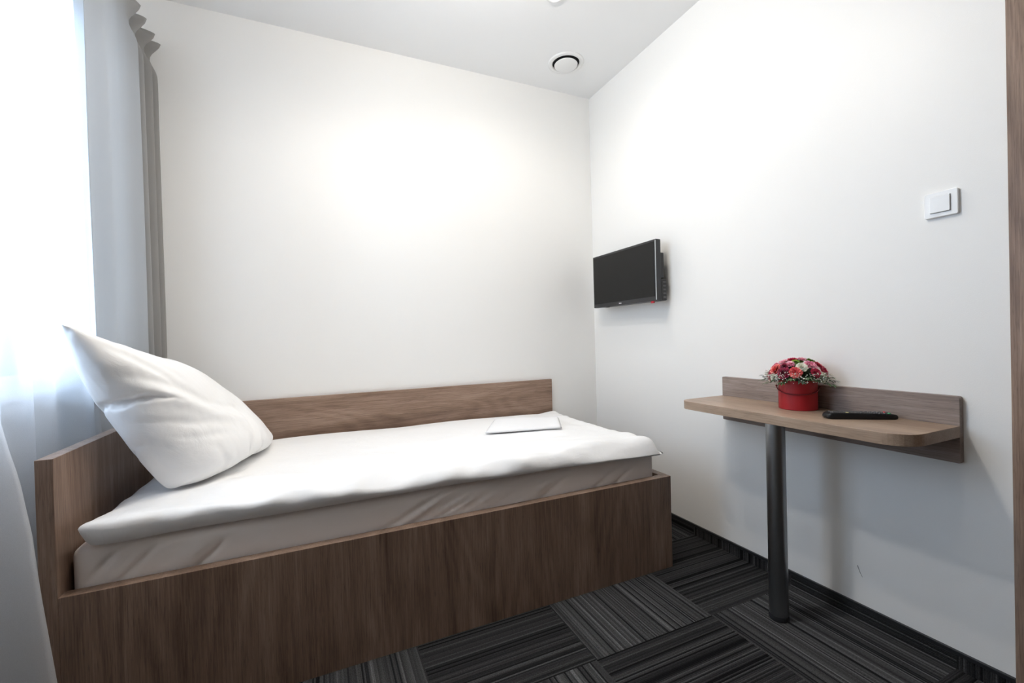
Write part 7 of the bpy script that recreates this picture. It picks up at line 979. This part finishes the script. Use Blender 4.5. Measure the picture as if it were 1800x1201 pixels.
b = bmesh.new(); yy = -.403                     # small pale lettering in the middle of the lower bezel
for k, wd in enumerate((.0034, .0034, .0034, .0034, .0034)):
    box_bm((-.1046, yy - wd, tz0 + .0085), (-.1038, yy, tz0 + (.0135 if k else .0145)), bm=b); yy -= wd + .0012
obj('lettering', off(b, o1), white_pl, tv)
obj('badge', off(box_bm((-.102, -.690, tz0 - .010), (-.094, -.668, tz0 + .002), .001), o1), flat('red_badge', (.35, .004, .02), .4), tv)
obj('foot_peg', off(box_bm((-.098, -.292, tz0 - .004), (-.088, -.268, tz0 + .002), .001), o1), black_pl, tv)
br = thing('wall_bracket', 'black metal wall bracket behind the small television', 'bracket', (-.04, -.43, 1.36))
b = box_bm((-.005, -.50, 1.30), (-.0005, -.36, 1.44), .001); box_bm((-.0695, -.55, 1.335), (-.0605, -.31, 1.445), .001, bm=b)
box_bm((-.062, -.45, 1.35), (-.004, -.41, 1.41), .002, bm=b)
obj('plate', off(b, (-.04, -.43, 1.36)), black_pl, br)
obj('arm', off(box_bm((-.0695, ty0 + .006, 1.322), (-.045, ty0 + .019, 1.455), .003), (-.04, -.43, 1.36)), black_pl, br)

# ------------------------------------------------------------------ light switch
sw = thing('light_switch', 'white square light switch on the right wall', 'switch', (0, -1.8185, 1.3935))
def plate_ring(y0, y1, z0, z1, r, x0, x1, bev):
    pts = []
    for (cy, cz, a0) in ((y1 - r, z1 - r, 0), (y0 + r, z1 - r, 90), (y0 + r, z0 + r, 180), (y1 - r, z0 + r, 270)):
        for k in range(7):
            a = math.radians(a0 + 15 * k); pts.append((cy + r * math.cos(a), cz + r * math.sin(a)))
    return extrude_poly(pts, 0, x0, x1, bev)
obj('cover_plate', off(plate_ring(-1.858, -1.779, 1.3565, 1.4325, .006, -.010, -.0003, .002), (0, -1.8185, 1.3935)), white_pl, sw)
obj('recess', off(plate_ring(-1.8425, -1.7935, 1.369, 1.4195, .002, -.0104, -.0095, 0), (0, -1.8185, 1.3935)), flat('grey_gap', (.35, .33, .33), .7), sw)  # grey slab painted in for the shaded gap round the rocker
for y0, y1 in ((-1.8412, -1.7948),):
    obj('rocker', off(plate_ring(y0, y1, 1.370, 1.4185, .002, -.0150, -.0098, .0012), (0, -1.8185, 1.3935)), white_pl, sw)

# ------------------------------------------------------------------ wall shelf table
SY0, SY1, SX = -1.858, -1.039, -.292
sh_t = thing('wall_table', 'narrow grey-brown oak wall table with rounded corners on one round steel leg', 'table', (-.15, -1.45, 0))
o2 = (-.15, -1.45, 0)
def rnd(pts_c, r, n=10):
    out_ = []
    for k, (p, rr) in enumerate(pts_c):
        if rr == 0: out_.append(p); continue
        a = Vector(pts_c[k - 1][0]); c = Vector(pts_c[(k + 1) % len(pts_c)][0]); b_ = Vector(p)
        d1 = (a - b_).normalized(); d2 = (c - b_).normalized(); cc = b_ + (d1 + d2) * rr
        for q in range(n + 1):
            th = q / n * PI / 2
            out_.append(tuple(cc - d2 * rr * math.cos(th) - d1 * rr * math.sin(th)))
    return out_
top_pts = rnd([((-.0222, SY1), 0), ((SX, SY1), .055), ((SX, SY0), .075), ((-.0222, SY0), 0)], 0)
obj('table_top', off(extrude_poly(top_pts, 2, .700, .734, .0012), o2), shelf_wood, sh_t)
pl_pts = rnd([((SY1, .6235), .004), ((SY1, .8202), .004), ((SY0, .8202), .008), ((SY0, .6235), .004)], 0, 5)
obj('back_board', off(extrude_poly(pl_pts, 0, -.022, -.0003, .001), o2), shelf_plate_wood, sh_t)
leg = obj('leg', off(lathe_bm([(0, .012), (.0305, .012), (.0305, .6995), (0, .6995)], 48, (-.25, -1.452, 0)), o2), steel, sh_t, 'auto')
obj('leg_cap', off(lathe_bm([(0, .0003), (.031, .0003), (.0318, .004), (.0318, .014), (.0308, .018), (0, .018)], 48, (-.25, -1.452, 0)), o2), black_pl, leg, 'auto')

# ------------------------------------------------------------------ remote control
rc0 = Vector((-.207, -1.592, .7342)); ax = Vector((.168, -.119, 0)).normalized(); cx_ = Vector((.119, .168, 0)).normalized()
RL, RW, RH = .203, .046, .021
rem = thing('remote_control', 'long black remote control lying on the wall table', 'remote control', tuple(rc0))
def rpt(u, v, z): return ax * u + cx_ * v + Vector((0, 0, z))
b = bmesh.new(); rings = []
for u, hh, ww, zb in ((0, .009, .020, .005), (.002, .012, .032, .003), (.005, .015, .040, .002), (.014, .020, .044, 0), (.03, RH, RW, 0), (.10, .0195, .045, 0), (.17, .018, .043, 0), (.192, .0165, .041, 0), (.200, .014, .038, .001), (RL, .011, .034, .003)):
    ring = []
    for v, z in ((-.5, .25), (-.47, .0), (.47, 0), (.5, .25), (.5, .78), (.44, 1.0), (-.44, 1.0), (-.5, .78)):
        ring.append(b.verts.new(rpt(u, v * ww, zb + z * (hh - zb))))
    rings.append(ring)
for A, B in zip(rings, rings[1:]):
    for k in range(8): b.faces.new([A[k], A[(k + 1) % 8], B[(k + 1) % 8], B[k]])
b.faces.new(rings[0][::-1]); b.faces.new(rings[-1])
obj('body', b, flat('black_remote', (.012, .012, .013), .48, spec=.3), rem, 'auto')
grey_btn = flat('grey_button', (.07, .07, .075), .5); red_btn = flat('red_button', (.5, .02, .02), .5); grn_btn = flat('green_button', (.03, .30, .12), .5); yel_btn = flat('yellow_button', (.6, .55, .25), .5)
for r_ in range(13):
    for c_ in range(3):
        u = .022 + r_ * .0132; v = (c_ - 1) * .0125
        m_ = grey_btn
        if r_ == 12 and c_ == 2: m_ = red_btn
        if r_ == 3 and c_ == 0: m_ = yel_btn
        if r_ == 12 and c_ == 0: m_ = grn_btn
        bb = bmesh.new(); n_ = 10; hh = .0205 - .0022 * u / RL
        A = [bb.verts.new(rpt(u + .0042 * math.cos(2 * PI * k / n_), v + .0042 * math.sin(2 * PI * k / n_), hh - .002)) for k in range(n_)]
        B = [bb.verts.new(rpt(u + .0038 * math.cos(2 * PI * k / n_), v + .0038 * math.sin(2 * PI * k / n_), hh + .0018)) for k in range(n_)]
        bb.faces.new(B)
        for k in range(n_): bb.faces.new([A[k], A[(k + 1) % n_], B[(k + 1) % n_], B[k]])
        o = obj('button', bb, m_, rem, True)
        if m_ is not grey_btn: o['label'] = {red_btn.name: 'red button', grn_btn.name: 'green button', yel_btn.name: 'pale yellow button'}[m_.name]

# ------------------------------------------------------------------ flower box
FC = Vector((-.096, -1.435, .7342)); FR, FH = .062, .108
fb = thing('flower_box', 'round red hat box filled with pink, red and white carnations on the wall table', 'flower arrangement', tuple(FC))
obj('box_body', lathe_bm([(0, 0), (FR - .002, 0), (FR, .002), (FR, FH), (FR - .0025, FH), (FR - .0025, FH - .02), (0, FH - .02)], 64), red_m, fb, 'auto')
# cord: hangs from two side holes in a shallow swag round the front
ang_c = math.atan2(-2.492 + 1.435, -1.7284 + .096)
pts = []
for k in range(33):
    t_ = k / 32; a = ang_c - 1.62 + 3.24 * t_; z = .083 - .024 * (1 - (2 * t_ - 1) ** 2) ** .8
    rr = FR + .0028 + .003 * (abs(2 * t_ - 1) ** 8); pts.append((rr * math.cos(a), rr * math.sin(a), z))
cd = obj('cord_handle', tube_bm(pts, .0021, 8), red_rope, fb, True)
for s_ in (0, -1):
    p = Vector(pts[s_]); q = p.normalized()
    obj('cord_knot', lathe_bm([(0, -.004), (.0032, -.002), (.0042, 0), (.0032, .002), (0, .004)], 12, (p.x, p.y, p.z)), red_rope, cd, True)

def petal_mat(name, c0, c1):
    m, t, N, L, P = nt(name)
    at = N.new('ShaderNodeTexCoord'); nz = N.new('ShaderNodeTexNoise'); nz.inputs['Scale'].default_value = 60; nz.inputs['Detail'].default_value = 3
    L.new(at.outputs['Object'], nz.inputs['Vector'])
    cr = N.new('ShaderNodeValToRGB'); e = cr.color_ramp.elements; e[0].position = .38; e[0].color = srgb(c0); e[1].position = .62; e[1].color = srgb(c1)
    L.new(nz.outputs['Fac'], cr.inputs['Fac']); L.new(cr.outputs[0], P.inputs['Base Color'])
    P.inputs['Roughness'].default_value = .65; P.inputs['Subsurface Weight'].default_value = .15; P.inputs['Subsurface Radius'].default_value = (.004, .002, .002)
    P.inputs['Sheen Weight'].default_value = .2
    return m
PM = {'coral': petal_mat('coral_petals', '#e0474f', '#f38a80'), 'crimson': petal_mat('crimson_petals', '#b8103f', '#e02f66'),
      'dark_crimson': petal_mat('dark_crimson_petals', '#6e0a2c', '#a81546'), 'pink': petal_mat('pink_petals', '#f28fae', '#fccad8'),
      'pale_pink': petal_mat('pale_pink_petals', '#f4a9bd', '#fbdde2'), 'cream': petal_mat('cream_petals', '#e4e6cf', '#f6f4ea'),
      'green': petal_mat('green_petals', '#6f9a22', '#a6c93c')}
def carnation_bm(R, seed, tight=False):
    """ruffled head: rings of crinkled petals"""
    rg = random.Random(seed); bm = bmesh.new()
    for ring, (tilt, n, ln) in enumerate(((1.30, 7, 1.0), (.95, 7, .95), (.60, 6, .85), (.28, 5, .75), (.06, 3, .62))):
        for k in range(n):
            a = 2 * PI * (k + rg.random() * .5) / n + ring * .5; tl = tilt + rg.uniform(-.12, .12); wd = R * rg.uniform(.85, 1.1) * (1.0 if ring < 3 else .8)
            ca, sa = math.cos(a), math.sin(a); V = []
            for i in range(5):
                s = i / 4; row = []
                for j in range(7):
                    t_ = j / 6 - .5; r0 = R * ln * s
                    ruf = .13 * R * s * s * math.sin(j * 2.6 + k * 1.7 + ring) + rg.uniform(-.04, .04) * R * s
                    d_ = math.sin(tl) * r0; h_ = math.cos(tl) * r0 + .25 * R * s * (1 - s) + ruf
                    w_ = t_ * wd * (.25 + .95 * s ** .7)
                    tip = -.08 * R * (abs(t_) * 2) ** 2 * s + (.05 * R * ((j % 2) * 2 - 1) if i == 4 else 0)
                    row.append(bm.verts.new(((d_ + tip) * ca - w_ * sa, (d_ + tip) * sa + w_ * ca, h_ * .8 - .3 * R)))
                V.append(row)
            for i in range(4):
                for j in range(6): bm.faces.new([V[i][j], V[i + 1][j], V[i + 1][j + 1], V[i][j + 1]])
    return bm
# heads on a dome; azimuth measured from the side facing into the room, t from crown (0) to rim (1)
heads = [('coral', -62, .80, .019), ('crimson', -72, 1.12, .017), ('dark_crimson', -30, .92, .019), ('coral', -4, .88, .018), ('pale_pink', -62, .42, .016),
         ('crimson', -40, .22, .015), ('pale_pink', 55, .15, .015), ('pink', 42, .55, .018), ('cream', 12, .64, .016), ('crimson', 42, .90, .015),
         ('crimson', 78, .86, .020), ('coral', 100, .60, .015), ('cream', 60, 1.10, .016), ('green', 178, .42, .016), ('green', 118, .40, .016),
         ('cream', -58, 1.14, .013), ('crimson', 80, .58, .014), ('pink', 132, .62, .014), ('pink', -100, .70, .015), ('green', -8, .38, .012),
         ('dark_crimson', -36, .62, .014), ('crimson', 150, .85, .017), ('pink', 180, .85, .017), ('coral', -135, .88, .017), ('crimson', -105, 1.05, .016),
         ('pale_pink', 105, 1.05, .014), ('pink', -22, .50, .013)]
base_a = ang_c
RXY, RZ_ = .094, .074
zc = FH + .008
def dome(azd, t_):
    a = base_a + math.radians(azd); th = t_ * PI / 2 * .86
    return Vector((RXY * math.sin(th) * math.cos(a), RXY * math.sin(th) * math.sin(a), zc + RZ_ * math.cos(th)))
for i, (cl, az, t_, R_) in enumerate(heads):
    p = dome(az, t_); n_ = Vector((p.x / RXY ** 2, p.y / RXY ** 2, (p.z - zc) / RZ_ ** 2)).normalized()
    b = carnation_bm(R_ * 1.22, 100 + i)
    rot = Vector((0, 0, 1)).rotation_difference(n_).to_matrix().to_4x4()
    bmesh.ops.transform(b, matrix=Matrix.Translation(p - n_ * .004) @ rot, verts=b.verts[:])
    o = obj('carnation', b, PM[cl], fb, True); o['label'] = cl.replace('_', ' ') + ' carnation'
green_m = petal_mat('dark_green_leaves', '#16301a', '#2c4f2a'); leaf2_m = petal_mat('mid_green_leaves', '#27461f', '#4a6c34')
# core of foam and moss under the heads
b = lathe_bm([(0, zc + RZ_ * .78), (.030, zc + RZ_ * .70), (.052, zc + RZ_ * .42), (.062, zc + RZ_ * .12), (.060, zc - .002), (.0585, FH - .010), (0, FH - .010)], 24)
for v in b.verts: v.co += v.co.normalized() * .004 * noise.noise(v.co * 90)
obj('moss_core', b, green_m, fb, True)
def leaf(bm, base, d, L_, W_, up):
    d = d.normalized(); side = d.cross(up).normalized(); nn = side.cross(d)
    V = []
    for i in range(6):
        s = i / 5; w_ = W_ * math.sin(PI * min(1, s * .92 + .06)) ** .8; c = base + d * L_ * s - Vector((0, 0, 1)) * L_ * .25 * s * s
        V.append([bm.verts.new(c - side * w_ + nn * w_ * .3), bm.verts.new(c), bm.verts.new(c + side * w_ + nn * w_ * .3)])
    for A, B in zip(V, V[1:]):
        bm.faces.new([A[0], B[0], B[1], A[1]]); bm.faces.new([A[1], B[1], B[2], A[2]])
rg = random.Random(11)
sprays = [-88, -78, -66, -45, -30, -10, 8, 25, 40, 55, 66, 78, 88, 96, 115, 140, 165, 190, 215, 240, 258]
for i, az in enumerate(sprays):
    a = base_a + math.radians(az + rg.uniform(-4, 4)); L_ = rg.uniform(.045, .062) * (1.12 if 55 < az < 100 or az < -60 else .8)
    dirv = Vector((math.cos(a), math.sin(a), rg.uniform(-.25, .12))); st = Vector((math.cos(a), math.sin(a), 0)) * .052 + Vector((0, 0, FH + rg.uniform(.0, .016)))
    if 90 < az < 200: L_ *= .45
    b = bmesh.new(); tube_bm([st, st + dirv * L_ * .5, st + dirv * L_ - Vector((0, 0, L_ * .1))], .0007, 5, b)
    for k in range(7):
        s = .15 + k * .13; sd = 1 if k % 2 else -1
        dl = (dirv + Vector((-math.sin(a), math.cos(a), 0)) * sd * rg.uniform(.5, .9) + Vector((0, 0, rg.uniform(-.3, .3)))).normalized()
        leaf(b, st + dirv * L_ * s, dl, rg.uniform(.016, .024), rg.uniform(.0028, .0042), Vector((0, 0, 1)))
    leaf(b, st + dirv * L_ * .9, dirv, .02, .0035, Vector((0, 0, 1)))
    o = obj('leaf_spray', b, leaf2_m if i % 3 else green_m, fb, True)
# gypsophila: fine white dots between leaves and heads
b = bmesh.new(); bs = bmesh.new()
for k in range(330):
    a = base_a + math.radians(rg.uniform(-125, 125)); t_ = rg.uniform(.98, 1.24); th = t_ * PI / 2 * .93
    rr = (RXY + rg.uniform(-.002, .018)) * min(1, math.sin(min(th, PI / 2)))
    p = Vector((rr * math.cos(a), rr * math.sin(a), zc - .010 + (1.24 - t_) * .13 + rg.uniform(-.004, .004)))
    if p.x > .066: continue
    r_ = rg.uniform(.0013, .0025)
    mt_ = Matrix.Translation(p) @ Matrix.Rotation(rg.random() * 3, 4, 'X') @ Matrix.Diagonal((1, 1, .7, 1))
    bmesh.ops.create_icosphere(b, subdivisions=1, radius=r_, matrix=mt_)
    q = p * .8 + Vector((0, 0, zc * .2 - .003)); tube_bm([q, p], .0003, 3, bs, False)
o = obj('baby_breath', b, flat('baby_breath_white', (.8, .8, .74), .7), fb, True); o['kind'] = 'stuff'
o2_ = obj('baby_breath_stems', bs, leaf2_m, o); o2_['kind'] = 'stuff'
